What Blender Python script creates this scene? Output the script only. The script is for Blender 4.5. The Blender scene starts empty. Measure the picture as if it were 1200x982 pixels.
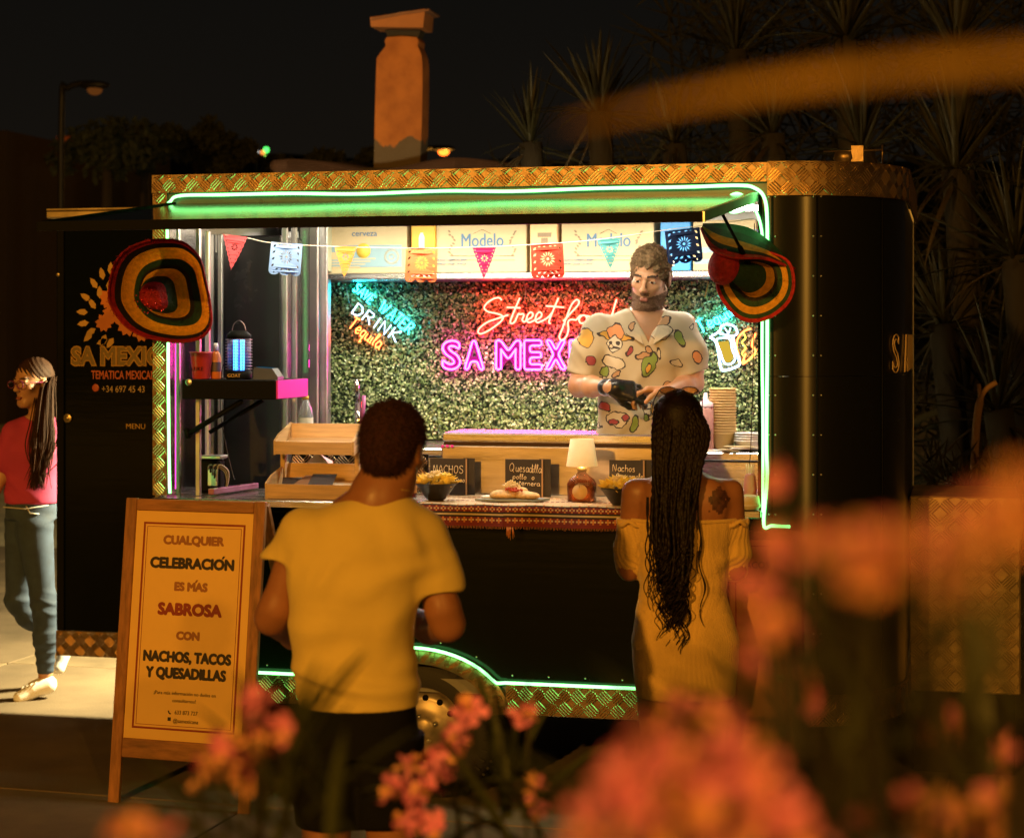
import bpy, bmesh, math, random
import numpy as np
from mathutils import Vector, Matrix, Euler
random.seed(7); np.random.seed(7)
PI = math.pi
sc = bpy.context.scene
COL = sc.collection
# ------------------------------------------------------------------ camera
# world frame = the trailer's frame: x along its serving side, y into it, z up
FPX, HY, EYE = 2200.0, 395.0, 1.85
YAW = math.atan(0.235); D0 = 7.33
CAM = Vector((D0*math.sin(YAW), -D0*math.cos(YAW), EYE))
cd = bpy.data.cameras.new('camera'); cam = bpy.data.objects.new('camera', cd); COL.objects.link(cam)
cd.sensor_fit = 'HORIZONTAL'; cd.sensor_width = 36; cd.lens = FPX/1200*36
cd.shift_y = -(491-HY)/1200; cd.clip_start = .05; cd.clip_end = 2000
cam.location = CAM; cam.rotation_euler = (PI/2, 0, YAW)
cd.dof.use_dof = True; cd.dof.focus_distance = 7.1; cd.dof.aperture_fstop = 4.3
sc.camera = cam
# ------------------------------------------------------------------ render + exposure
sc.render.engine = 'CYCLES'
sc.view_settings.view_transform = 'Standard'; sc.view_settings.look = 'None'
sc.view_settings.exposure = 0; sc.view_settings.gamma = 1
sc.cycles.use_denoising = True
sc.cycles.max_bounces = 7; sc.cycles.transparent_max_bounces = 12
sc.cycles.sample_clamp_indirect = 4; sc.cycles.caustics_reflective = False; sc.cycles.caustics_refractive = False
# ------------------------------------------------------------------ night sky with a warm town glow low down
w = bpy.data.worlds.new('World'); sc.world = w; w.use_nodes = True
nt = w.node_tree; bg = nt.nodes['Background']
tc = nt.nodes.new('ShaderNodeTexCoord'); sep = nt.nodes.new('ShaderNodeSeparateXYZ'); rp = nt.nodes.new('ShaderNodeValToRGB')
nt.links.new(tc.outputs['Generated'], sep.inputs[0]); nt.links.new(sep.outputs['Z'], rp.inputs[0])
rp.color_ramp.elements[0].color = (.0088, .0064, .0042, 1); rp.color_ramp.elements[0].position = 0
rp.color_ramp.elements[1].color = (.0040, .0038, .0032, 1); rp.color_ramp.elements[1].position = .22
nt.links.new(rp.outputs[0], bg.inputs[0]); bg.inputs[1].default_value = 1
# ------------------------------------------------------------------ lamps
def light(name, kind, loc, energy, col, size=.1, tgt=None, **k):
    d = bpy.data.lights.new(name, kind); d.energy = energy; d.color = col
    o = bpy.data.objects.new(name, d); COL.objects.link(o); o.location = loc
    if kind in ('POINT', 'SPOT'): d.shadow_soft_size = size
    if kind == 'AREA':
        d.shape = 'RECTANGLE'; d.size = size; d.size_y = k.get('sy', size)
    if kind == 'SPOT': d.spot_size = k.get('cone', 1); d.spot_blend = k.get('blend', .5)
    if tgt is not None: o.rotation_euler = (Vector(tgt)-Vector(loc)).to_track_quat('-Z', 'Y').to_euler()
    return o
SODIUM = (1, .44, .055)
light('street_light_behind_viewer', 'POINT', (-3.5, -26, 8.5), 15500, SODIUM, .22)
light('street_light_down_the_road', 'POINT', (13, -24, 9.0), 5200, SODIUM, .22)
# ------------------------------------------------------------------ helpers
C_, S_ = math.cos(YAW), math.sin(YAW)
RIGHT = Vector((C_, S_, 0)); FWD = Vector((-S_, C_, 0))
def ray(px, py): return FWD + RIGHT*((px-600)/FPX) + Vector((0, 0, 1))*((HY-py)/FPX)
def P(px, py, v):                    # the point seen at photo pixel px,py on the plane y=v
    r = ray(px, py); return CAM + r*((v-CAM.y)/r.y)
def W(px, py, d): return CAM + ray(px, py)*d      # ... at distance d from the camera
def G(px, py):
    r = ray(px, py); return CAM + r*(-CAM.z/r.z)
def U(px, v): return P(px, 395, v).x
def ZZ(px, py, v): return P(px, py, v).z
ORG = {}
def tag(o, label=None, cat=None, group=None, kind=None):
    if label: o['label'] = label
    if cat: o['category'] = cat
    if group: o['group'] = group
    if kind: o['kind'] = kind
    return o
def thing(name, loc, label, cat, group=None, rz=0):
    o = bpy.data.objects.new(name, None); o.empty_display_size = .05
    COL.objects.link(o); o.location = loc; o.rotation_euler = (0, 0, rz)
    ORG[o] = Vector(loc); return tag(o, label, cat, group)
def copy_tree(o, parent=None, loc=None, rot=None, scale=None, label=None):
    c = o.copy(); COL.objects.link(c)
    if parent: c.parent = parent
    if loc is not None: c.location = loc
    if rot is not None: c.rotation_euler = rot
    if scale is not None: c.scale = (scale,)*3 if not hasattr(scale, '__len__') else scale
    if label: c['label'] = label
    for ch in list(o.children): copy_tree(ch, c)
    return c
class MB:
    def __init__(s): s.v = []; s.f = []; s.m = []; s.sm = []
    def add(s, vs, fs, mi=0, smooth=False):
        n = len(s.v); s.v += [tuple(v) for v in vs]
        for f in fs: s.f.append(tuple(i+n for i in f)); s.m.append(mi); s.sm.append(smooth)
        return s
    def box(s, lo, hi, mi=0, b=0.0, R=None, c=None):
        lo = Vector(lo); hi = Vector(hi); mid = (lo+hi)/2; h = (hi-lo)/2
        h = Vector((abs(h.x), abs(h.y), abs(h.z)))
        b = min(b, h.x*.9, h.y*.9, h.z*.9)
        if b <= 0:
            vs = [Vector((x*h.x, y*h.y, z*h.z)) for x in (-1, 1) for y in (-1, 1) for z in (-1, 1)]
            fs = [(0, 1, 3, 2), (4, 6, 7, 5), (0, 4, 5, 1), (2, 3, 7, 6), (0, 2, 6, 4), (1, 5, 7, 3)]
        else:
            vs = []; 
            for x in (-1, 1):
                for y in (-1, 1):
                    for z in (-1, 1):
                        vs += [Vector((x*h.x, y*(h.y-b), z*(h.z-b))), Vector((x*(h.x-b), y*h.y, z*(h.z-b))), Vector((x*(h.x-b), y*(h.y-b), z*h.z))]
            def q(x, y, z, k): return ((x*2+y)*2+z)*3+k
            fs = []
            for k, (A, B) in enumerate(((1, 2), (2, 0), (0, 1))):
                for sgn in (0, 1):
                    def id_(a, bb):
                        t = [0, 0, 0]; t[k] = sgn; t[A] = a; t[B] = bb; return q(*t, k)
                    f = [id_(0, 0), id_(1, 0), id_(1, 1), id_(0, 1)]
                    fs.append(tuple(f if sgn else f[::-1]))
            for k, (A, B) in enumerate(((1, 2), (2, 0), (0, 1))):   # edge bevels along axis k
                for a in (0, 1):
                    for bb in (0, 1):
                        t0 = [0]*3; t1 = [0]*3; t1[k] = 1
                        t0[A] = t1[A] = a; t0[B] = t1[B] = bb
                        f = [q(*t0, A), q(*t1, A), q(*t1, B), q(*t0, B)]
                        fs.append(tuple(f if (a == bb) else f[::-1]))
            for x in (0, 1):
                for y in (0, 1):
                    for z in (0, 1):
                        f = [q(x, y, z, 0), q(x, y, z, 1), q(x, y, z, 2)]
                        fs.append(tuple(f if (x+y+z) % 2 else f[::-1]))
        if R is not None: vs = [R @ v for v in vs]
        cc = mid if c is None else Vector(c)
        return s.add([v+cc for v in vs], fs, mi)
    def tube(s, pts, r, seg=8, mi=0, closed=False, caps=True, smooth=True, flat=1):
        pts = [Vector(p) for p in pts]; n = len(pts)
        rs = r if hasattr(r, '__len__') else [r]*n
        T = []
        for i in range(n):
            a = pts[(i-1) % n] if (closed or i > 0) else pts[i]; b = pts[(i+1) % n] if (closed or i < n-1) else pts[i]
            t = b-a; T.append(t.normalized() if t.length > 1e-9 else Vector((0, 0, 1)))
        up = Vector((0, 0, 1)) if abs(T[0].z) < .9 else Vector((0, 1, 0))
        N = T[0].cross(up).normalized(); vs = []
        for i in range(n):
            N = (N - T[i]*N.dot(T[i])); N = N.normalized() if N.length > 1e-6 else T[i].orthogonal().normalized()
            B = T[i].cross(N)
            for k in range(seg):
                a = 2*PI*k/seg; vs.append(pts[i]+(N*math.cos(a)+B*math.sin(a)*flat)*rs[i])
        fs = []
        for i in range(n if closed else n-1):
            j = (i+1) % n
            for k in range(seg): fs.append((i*seg+k, i*seg+(k+1) % seg, j*seg+(k+1) % seg, j*seg+k))
        if caps and not closed: fs += [tuple(range(seg))[::-1], tuple((n-1)*seg+k for k in range(seg))]
        return s.add(vs, fs, mi, smooth)
    def lathe(s, prof, c=(0, 0, 0), seg=24, mi=0, axis='z', R=None, smooth=True, a0=0, a1=2*PI):
        full = abs(a1-a0-2*PI) < 1e-6; vs = []; nn = seg if full else seg+1; c = Vector(c)
        for (r, z) in prof:
            for k in range(nn):
                a = a0+(a1-a0)*k/seg; v = Vector((r*math.cos(a), r*math.sin(a), z))
                if axis == 'y': v = Vector((v.x, v.z, v.y))
                if R is not None: v = R @ v
                vs.append(c+v)
        fs = []
        for i in range(len(prof)-1):
            for k in range(seg):
                k2 = (k+1) % nn; fs.append((i*nn+k, i*nn+k2, (i+1)*nn+k2, (i+1)*nn+k))
        return s.add(vs, fs, mi, smooth)
    def ball(s, c, r, seg=12, rings=8, mi=0, R=None):
        r = r if hasattr(r, '__len__') else (r, r, r); c = Vector(c); vs = []; fs = []
        for i in range(rings+1):
            t = PI*i/rings
            for k in range(seg):
                a = 2*PI*k/seg; v = Vector((r[0]*math.sin(t)*math.cos(a), r[1]*math.sin(t)*math.sin(a), r[2]*math.cos(t)))
                vs.append(c+(R @ v if R is not None else v))
        for i in range(rings):
            for k in range(seg): fs.append((i*seg+k, (i+1)*seg+k, (i+1)*seg+(k+1) % seg, i*seg+(k+1) % seg))
        return s.add(vs, fs, mi, True)
    def prism(s, poly, d, mi=0, plane='xz', off=0):      # polygon (a,b) extruded from off to off+d along the third axis
        def V(a, b, t): return {'xz': (a, t, b), 'xy': (a, b, t), 'yz': (t, a, b)}[plane]
        n = len(poly); vs = [V(a, b, off) for a, b in poly]+[V(a, b, off+d) for a, b in poly]
        fs = [tuple(range(n)), tuple(range(n, 2*n))[::-1]]+[(i, i+n, (i+1) % n+n, (i+1) % n) for i in range(n)]
        return s.add(vs, fs, mi)
    def quad(s, a, b, c, d, mi=0): return s.add([a, b, c, d], [(0, 1, 2, 3)], mi)
    def build(s, name, mats, parent=None, at=None, fix=True, local=False, **tg):
        me = bpy.data.meshes.new(name)
        o = bpy.data.objects.new(name, me); COL.objects.link(o)
        if local: org = Vector((0, 0, 0))
        elif parent is not None: org = ORG[parent]
        elif at is not None: org = Vector(at); o.location = org
        else: org = Vector((0, 0, 0))
        ORG[o] = org
        me.from_pydata([(v[0]-org.x, v[1]-org.y, v[2]-org.z) for v in s.v], [], s.f)
        for m in (mats if isinstance(mats, (list, tuple)) else [mats]): me.materials.append(m)
        me.polygons.foreach_set('material_index', s.m); me.polygons.foreach_set('use_smooth', s.sm)
        if fix:
            bm = bmesh.new(); bm.from_mesh(me); bmesh.ops.recalc_face_normals(bm, faces=bm.faces); bm.to_mesh(me); bm.free()
        me.update()
        if parent is not None: o.parent = parent
        return tag(o, **tg)
# ------------------------------------------------------------------ materials
MC = {}
def mat(name, col, rough=.6, metal=0, var=.12, vscale=6, bump=.0, bscale=80, emit=None, es=0, trans=0, coat=0, spec=.5, alpha=1, col2=None, stretch=None, sheen=0, sss=0, ior=1.45):
    if name in MC: return MC[name]
    m = bpy.data.materials.new(name); m.use_nodes = True; n = m.node_tree; b = n.nodes['Principled BSDF']
    b.inputs['Base Color'].default_value = (*col, 1); b.inputs['Roughness'].default_value = rough
    b.inputs['Metallic'].default_value = metal; b.inputs['Specular IOR Level'].default_value = spec
    b.inputs['Transmission Weight'].default_value = trans; b.inputs['Coat Weight'].default_value = coat
    b.inputs['Coat Roughness'].default_value = .08; b.inputs['Alpha'].default_value = alpha; b.inputs['IOR'].default_value = ior
    if sheen: b.inputs['Sheen Weight'].default_value = sheen
    if sss: b.inputs['Subsurface Weight'].default_value = sss; b.inputs['Subsurface Scale'].default_value = .02; b.inputs['Subsurface Radius'].default_value = (1, .35, .2)
    if emit: b.inputs['Emission Color'].default_value = (*emit, 1); b.inputs['Emission Strength'].default_value = es
    tc = n.nodes.new('ShaderNodeTexCoord'); mp = n.nodes.new('ShaderNodeMapping')
    n.links.new(tc.outputs['Object'], mp.inputs[0])
    if stretch: mp.inputs['Scale'].default_value = stretch
    if var or col2:
        t = n.nodes.new('ShaderNodeTexNoise'); t.inputs['Scale'].default_value = vscale; t.inputs['Detail'].default_value = 6; t.inputs['Roughness'].default_value = .6
        n.links.new(mp.outputs[0], t.inputs[0])
        r = n.nodes.new('ShaderNodeValToRGB'); r.color_ramp.elements[0].position = .32; r.color_ramp.elements[1].position = .68
        c2 = col2 or tuple(min(1, c*(1+var)) for c in col); c1 = col if col2 else tuple(c*(1-var) for c in col)
        r.color_ramp.elements[0].color = (*c1, 1); r.color_ramp.elements[1].color = (*c2, 1)
        n.links.new(t.outputs['Fac'], r.inputs[0]); n.links.new(r.outputs[0], b.inputs['Base Color'])
        if not emit:
            mr = n.nodes.new('ShaderNodeMapRange'); mr.inputs['To Min'].default_value = max(0, rough-.1); mr.inputs['To Max'].default_value = min(1, rough+.1)
            n.links.new(t.outputs['Fac'], mr.inputs['Value']); n.links.new(mr.outputs[0], b.inputs['Roughness'])
    if bump:
        t2 = n.nodes.new('ShaderNodeTexNoise'); t2.inputs['Scale'].default_value = bscale; t2.inputs['Detail'].default_value = 4
        n.links.new(mp.outputs[0], t2.inputs[0]); bp = n.nodes.new('ShaderNodeBump'); bp.inputs['Strength'].default_value = bump; bp.inputs['Distance'].default_value = .004
        n.links.new(t2.outputs['Fac'], bp.inputs['Height']); n.links.new(bp.outputs[0], b.inputs['Normal'])
    MC[name] = m; return m
def glow(name, col, s): 
    if name in MC: return MC[name]
    m = bpy.data.materials.new(name); m.use_nodes = True; n = m.node_tree; n.nodes.remove(n.nodes['Principled BSDF'])
    e = n.nodes.new('ShaderNodeEmission'); e.inputs[0].default_value = (*col, 1); e.inputs[1].default_value = s
    n.links.new(e.outputs[0], n.nodes['Material Output'].inputs[0]); MC[name] = m; return m
BLACKP = mat('black_paint', (.003, .0045, .004), .14, var=0, spec=.25, bump=.10, bscale=3, stretch=(.6, .6, 9))
BLACKM = mat('black_matt', (.005, .0055, .005), .6, var=0, spec=.08)
PLATE = mat('tread_aluminium', (.24, .17, .10), .38, .9, var=.35, vscale=9, bump=.2, bscale=120)
PBAR = mat('tread_bar_polished', (.62, .47, .30), .22, .95, var=.3, vscale=30)
STEEL = mat('brushed_steel', (.62, .60, .57), .26, 1, var=.1, vscale=5, bump=.06, bscale=60, stretch=(1, 30, 30))
ALU = mat('aluminium', (.6, .6, .58), .35, 1, var=.15, bump=.05)
WHITE = mat('white_panel', (.72, .70, .66), .4, bump=.05, bscale=20)
NOSEP = mat('black_gloss', (.003, .004, .0035), .30, var=0, spec=1.0)
_n = NOSEP.node_tree; _t = _n.nodes.new('ShaderNodeTangent'); _t.direction_type = 'RADIAL'; _t.axis = 'Z'; _b = _n.nodes['Principled BSDF']; _b.inputs['Anisotropic'].default_value = .96; _b.inputs['Anisotropic Rotation'].default_value = .25; _n.links.new(_t.outputs[0], _b.inputs['Tangent'])
GREEN = glow('green_led', (.20, 1, .23), 5.5)
PINKN = glow('pink_neon', (1, .016, .44), 50.0)
REDN = glow('red_neon', (1, .022, .013), 62.0)
CYANN = glow('cyan_neon', (.014, .75, 1), 42.0)
ICE = glow('ice_neon', (.50, .72, 1), 6)
AMBN = glow('amber_neon', (1, .10, .02), 18.0)
YELN = glow('yellow_neon', (1, .75, .1), 3.0)
def gm(name, col, **k): return mat(name, col, **k)

def tread(fn, s0, s1, t0, t1, p=.052, L=.05, wd=.0058, hgt=.0035):
    """raised five-bar tread on a surface fn(s,t,h)"""
    mb = MB(); ni = int((s1-s0)/p)+1; nj = int((t1-t0)/p)+1
    for i in range(ni):
        for j in range(nj):
            cs = s0+(i+.5)*p; ct = t0+(j+.5)*p
            a = PI/4 if (i+j) % 2 else -PI/4
            ca, sa = math.cos(a), math.sin(a)
            for q in range(-2, 3):
                o = q*.0102; l = L*(.5-.03*abs(q)); ends = []
                for (x, y, h) in ((-l, -wd/2, 0), (l, -wd/2, 0), (l, wd/2, 0), (-l, wd/2, 0), (-l*.86, 0, hgt), (l*.86, 0, hgt)):
                    S = cs+x*ca-(y+o)*sa; T = ct+x*sa+(y+o)*ca
                    ends.append((S, T, h))
                if any(S < s0+.001 or S > s1-.001 or T < t0+.001 or T > t1-.001 for S, T, h in ends[:4]):
                    sS = [min(max(S, s0+.001), s1-.001) for S, T, h in ends]; sT = [min(max(T, t0+.001), t1-.001) for S, T, h in ends]
                    if max(sS)-min(sS) < .006 or max(sT)-min(sT) < .006: continue
                    if abs(sS[0]-ends[0][0])+abs(sS[1]-ends[1][0])+abs(sT[0]-ends[0][1])+abs(sT[1]-ends[1][1]) > .03: continue
                    ends = [(sS[k], sT[k], ends[k][2]) for k in range(6)]
                mb.add([fn(*e) for e in ends], [(0, 1, 5, 4), (2, 3, 4, 5), (0, 4, 3), (1, 2, 5)])
    return mb
def smooth_path(pts, n=6, closed=False):
    pts = [Vector(p) for p in pts]; out = []; N = len(pts)
    for i in range(N if closed else N-1):
        p0 = pts[(i-1) % N] if (closed or i) else pts[0]; p1 = pts[i]; p2 = pts[(i+1) % N]; p3 = pts[(i+2) % N] if (closed or i < N-2) else pts[-1]
        for k in range(n):
            t = k/n; out.append(.5*((2*p1)+(p2-p0)*t+(2*p0-5*p1+4*p2-p3)*t*t+(3*p1-p0-3*p2+p3)*t**3))
    if not closed: out.append(pts[-1])
    return out
def text_mesh(txt, size, mode='flat', depth=.001, offset=0, align='CENTER', sx=1, bevel=.004, space=1):
    """returns (verts, faces) of lettering in the xz plane facing -y, baseline z=0"""
    c = bpy.data.curves.new('t', 'FONT'); c.body = txt; c.size = size; c.align_x = align; c.offset = offset; c.space_character = space
    c.resolution_u = 3; S0 = size; c.size = 1; c.offset = offset/S0; depth = depth/S0; bevel = bevel/S0
    if mode == 'flat': c.extrude = depth
    else: c.fill_mode = 'NONE'; c.bevel_depth = bevel; c.bevel_resolution = 1
    o = bpy.data.objects.new('t', c); COL.objects.link(o); bpy.context.view_layer.update()
    me = bpy.data.meshes.new_from_object(o.evaluated_get(bpy.context.evaluated_depsgraph_get()))
    vs = [(v.co.x*sx*S0, -v.co.z*S0, v.co.y*S0) for v in me.vertices]; fs = [tuple(p.vertices) for p in me.polygons]
    bpy.data.objects.remove(o); bpy.data.curves.remove(c); bpy.data.meshes.remove(me)
    return vs, fs
def lettering(mb, txt, c, size, M=None, mi=0, **k):
    c = Vector(c); o = k.get('offset', 0); sh = [(0, 0)]
    if o and k.get('mode', 'flat') == 'flat': k['offset'] = 0; o *= .8; sh = [(0, 0), (o, 0), (-o, 0), (0, o), (0, -o), (o*.7, o*.7), (-o*.7, -o*.7), (o*.7, -o*.7), (-o*.7, o*.7)]
    vs, fs = text_mesh(txt, size, **k)
    for i, (a, b) in enumerate(sh):          # weight is built up from slightly shifted copies, each a hair deeper
        vv = [Vector((v[0]+a, v[1]+i*.00007, v[2]+b)) for v in vs]; mb.add([c+(M @ v if M is not None else v) for v in vv], fs, mi)
    return mb
def shape2d(outline, holes=(), depth=.0006):
    """flat sheet (a,b) with real holes -> verts, faces in the xz plane"""
    c = bpy.data.curves.new('s', 'CURVE'); c.dimensions = '2D'; c.fill_mode = 'BOTH'; c.extrude = depth
    for L in [outline]+list(holes):
        sp = c.splines.new('POLY'); sp.points.add(len(L)-1); sp.use_cyclic_u = True
        for i, (a, b) in enumerate(L): sp.points[i].co = (a, b, 0, 1)
    o = bpy.data.objects.new('s', c); COL.objects.link(o); bpy.context.view_layer.update()
    me = bpy.data.meshes.new_from_object(o.evaluated_get(bpy.context.evaluated_depsgraph_get()))
    vs = [(v.co.x, -v.co.z, v.co.y) for v in me.vertices]; fs = [tuple(p.vertices) for p in me.polygons]
    bpy.data.objects.remove(o); bpy.data.curves.remove(c); bpy.data.meshes.remove(me)
    return vs, fs
def rotz(a): return Matrix.Rotation(a, 3, 'Z')
def rotx(a): return Matrix.Rotation(a, 3, 'X')
def roty(a): return Matrix.Rotation(a, 3, 'Y')
# ================================================================== GROUND
def tex_ground():
    m = mat('concrete_paving', (.13, .095, .06), .85, var=.3, vscale=1.6, bump=.5, bscale=90); return m
g = MB(); g.quad((-400, -60, 0), (400, -60, 0), (400, 600, 0), (-400, 600, 0)); g.build('ground', mat('pale_ground', (.46, .42, .30), .9, var=.3, vscale=1.2, bump=.5, bscale=60), kind='structure')
# cast concrete slabs with open joints, the joint runs obliquely past the board
pav = MB()
jd = (G(240, 982)-G(470, 845)); jd.normalize(); jn = Vector((-jd.y, jd.x, 0)); j0 = G(240, 982)
pv = thing('pavement', (0, 0, 0), None, None); pv['kind'] = 'structure'
slabm = [tex_ground(), mat('concrete_paving_worn', (.155, .115, .07), .85, var=.3, vscale=2.1, bump=.5, bscale=90)]
for i in range(-4, 5):
    for j in range(-3, 4):
        s = 2.6; c = j0+jd*(j+.35)*s+jn*(i+.5)*s; h = s/2-.007
        if (j > 0 and c.x < 0) and c.y > .4: continue
        R = Matrix((jd, jn, Vector((0, 0, 1)))).transposed()
        mb = MB(); mb.box((-h, -h, -.03), (h, h, .03), b=.004, R=R, c=(c.x, c.y, -.005)); mb.build('paving_slab', slabm[(i*3+j) % 2], pv)
# ================================================================== TRAILER
XL = U(179, 0); XR = U(905, 0); ZT = 2.51; ZB = 2.437; ZC = 1.20; SK1, SK0 = .50, .38; DEP = 1.9
XE = U(1063, .6); RC = XE-XR
tr = thing('food_trailer', (0, .9, 0), 'black street food trailer with tread plate trim, green LED edging and a raised hatch', 'food trailer')
# --- outer black skin: front below the window, pier at right, rounded nose
AX, AZ, AA, AB = U(487, 0), .38, .38, .245
def zarch(x, a=AA, b=AB, base=SK1):
    t = (x-AX)/a
    return max(base, AZ+b*math.sqrt(1-t*t)) if abs(t) < 1 else base
mb = MB(); xs = sorted(set([XL+.02, XR]+[AX+AA*math.sin(k*PI/48) for k in range(-24, 25)]+[XL+i*.2 for i in range(1, 13)])); xs = [x for x in xs if XL+.02 <= x <= XR]
for a, b in zip(xs, xs[1:]):
    mb.quad((a, .004, zarch(a)), (b, .004, zarch(b)), (b, .004, 1.165), (a, .004, 1.165))
mb.build('front_panel', BLACKP, tr)
def nose(s):                                   # arc length from XR -> xy + outward normal
    L = RC*PI/2
    if s < 0: return Vector((XR+s, 0, 0)), Vector((0, -1, 0))
    if s < L: a = s/RC; return Vector((XR+RC*math.sin(a), RC-RC*math.cos(a), 0)), Vector((math.sin(a), -math.cos(a), 0))
    return Vector((XE, RC+s-L, 0)), Vector((1, 0, 0))
XW = U(893, 0)
mb = MB(); SS = [XW-XR]+[RC*PI/2*k/28 for k in range(0, 29)]+[RC*PI/2+.5, RC*PI/2+DEP-RC]
for (z0, z1) in ((SK1, 1.7), (1.702, 2.39)):
    vs = []; n = len(SS)
    for s in SS:
        p, nn = nose(s); p = p+nn*-.003
        vs += [(p.x, p.y, z0), (p.x, p.y, z1)]
    mb.add(vs, [(2*i, 2*i+2, 2*i+3, 2*i+1) for i in range(n-1)], 0, True)
mb.build('rounded_nose', NOSEP, tr)
mb = MB()
for x in (XR-.004,):
    mb.box((x, -.004, 1.166), (x+.008, .0, 2.384))
for s in (.17, RC*PI/2*.62):
    p, nn = nose(s); t = Vector((-nn.y, nn.x, 0))
    mb.tube([(p.x, p.y, .52), (p.x, p.y, 2.38)], .0035, 6)
mb.build('panel_seam', BLACKM, tr)
mb = MB()
for x in [XL+.06+.145*k for k in range(20)]:
    if x < XR-.02: mb.ball((x, .002, 1.145), (.0045, .003, .0045), 8, 4); mb.ball((x, .002, zarch(x)+.03), (.0045, .003, .0045), 8, 4)
for z in [.58+.15*k for k in range(13)]:
    for s in (-.012, .012, .155, .185):
        p, nn = nose(s); mb.ball((p.x, p.y, z), .0042, 8, 4)
mb.build('rivets', ALU, tr, kind='stuff')
# --- tread plate: top band, corner cap, window post, skirt
def plate(name, fn, s0, s1, t0, t1, ns=24, th=.006, pp=.052):
    mb = MB(); ss = [s0+(s1-s0)*i/ns for i in range(ns+1)]; vs = []
    for s in ss: vs += [fn(s, t0, 0), fn(s, t1, 0), fn(s, t1, -th), fn(s, t0, -th)]
    fs = []
    for i in range(ns):
        for k in range(4): fs.append((4*i+k, 4*i+4+k, 4*i+4+(k+1) % 4, 4*i+(k+1) % 4))
    fs += [(0, 1, 2, 3), (4*ns, 4*ns+3, 4*ns+2, 4*ns+1)]
    mb.add(vs, fs); p = mb.build(name, PLATE, tr)
    tread(fn, s0, s1, t0, t1, p=pp).build('tread_bars', PBAR, p, kind='stuff')
    return p
def nf(off): 
    def f(s, t, h):
        p, nn = nose(s); p = p+nn*(off+h); return (p.x, p.y, t)
    return f
plate('roof_band', lambda s, t, h: (s, -.010-h, t), XL, XR-.02, ZB, ZT)
plate('nose_band', nf(.012), -.018, RC*PI/2+DEP-RC, 2.384, ZT+.003, 60)
plate('window_post_plate', lambda s, t, h: (s, -.006-h, t), XL+.002, U(196, 0), 1.205, ZB-.003, 2)
plate('skirt_plate', lambda s, t, h: (s, -.008-h, t), XL, AX-AA*.93, SK0, SK1-.002, 2)
plate('skirt_plate', lambda s, t, h: (s, -.008-h, t), AX+AA*.97, XR-.02, SK0, SK1-.002, 4)
plate('skirt_plate', nf(.008), -.018, RC*PI/2+DEP-RC, SK0, SK1-.002, 50)
# wheel arch trim of bent tread plate
vs = []; fs = []; N = 40
for k in range(N+1):
    a = PI*k/N; ca, sa = math.cos(a), math.sin(a)
    for (A, B, y) in ((AA, AB, -.012), (AA-.07, AB-.055, -.05), (AA-.075, AB-.06, .02), (AA, AB, .02)):
        vs.append((AX+A*ca, y, AZ+B*sa))
for k in range(N):
    for q in range(4): fs.append((4*k+q, 4*k+4+q, 4*k+4+(q+1) % 4, 4*k+(q+1) % 4))
mb = MB(); mb.add(vs, fs, 0, False); arch = mb.build('wheel_arch', PLATE, tr)
def archf(s, t, h):
    a = PI*s; return (AX+(AA-.07*t)*math.cos(a), -.012-.038*t-h*.8, AZ+(AB-.055*t)*math.sin(a))
mb = MB()
for i in range(34):
    for q in range(-2, 3):
        s = (i+.5)/34; t = .5; sg = 1 if i % 2 else -1
        pts = [(s+sg*(-.010)+q*.0045, .15), (s+sg*.010+q*.0045, .85)]
        a, b = pts
        mb.add([archf(a[0]-.0012, a[1], 0), archf(b[0]-.0012, b[1], 0), archf(b[0]+.0012, b[1], 0), archf(a[0]+.0012, a[1], 0), archf(a[0], a[1], .004), archf(b[0], b[1], .004)], [(0, 1, 5, 4), (2, 3, 4, 5), (0, 4, 3), (1, 2, 5)])
mb.build('tread_bars', PBAR, arch, kind='stuff')
# wheel
WX, WZ = AX+.02, .295
wh = MB(); prof = [(.165, .0), (.20, -.004), (.235, .004), (.268, .012), (.288, .026), (.296, .05), (.296, .15), (.285, .175), (.2, .19), (.16, .18)]
wh.lathe(prof, (WX, .03, WZ), 48, axis='y')
for k in range(60):
    a = 2*PI*k/60; 
    R = Matrix.Rotation(-a, 3, 'Y'); wh.box((-.005, -.045, -.006), (.005, .012, .004), R=R, c=Vector((WX, .095, WZ))+R @ Vector((.296, 0, 0)))
for k in range(44):                       # sidewall ribs
    a = 2*PI*k/44; R = Matrix.Rotation(-a, 3, 'Y'); wh.box((-.014, -.003, -.004), (.014, .004, .004), R=R, c=Vector((WX, .038, WZ))+R @ Vector((.262, 0, 0)))
wheel = thing('wheel', (0, 0, 0), None, None); wheel.parent = tr; wheel.location = -ORG[tr]; ORG[wheel] = Vector((0, 0, 0))
wh.build('tyre', mat('rubber', (.018, .017, .016), .7, bump=.3), wheel)
rm = MB(); RIMM = mat('rim_paint', (.34, .28, .2), .4, .6, var=.3, vscale=12)
rm.lathe([(.168, -.002), (.160, .004), (.155, .02), (.146, .035), (.128, .05), (.11, .042), (.085, .034), (.06, .03), (.045, .012), (.03, .006), (.0, .004)], (WX, .03, WZ), 48, axis='y')
rm.build('rim', RIMM, wheel)
hm = MB()
for k in range(12):
    a = 2*PI*k/12; hm.lathe([(0, 0), (.0125, 0), (.0125, -.004), (0, -.004)], (WX+.118*math.cos(a), .074, WZ+.118*math.sin(a)), 10, axis='y')
hm.build('rim_holes', BLACKM, wheel)
hm = MB()
for k in range(4):
    a = 2*PI*k/4+.4; hm.lathe([(0, -.014), (.009, -.012), (.011, 0)], (WX+.05*math.cos(a), .055, WZ+.05*math.sin(a)), 8, axis='y')
hm.build('wheel_bolts', ALU, wheel)
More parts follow.
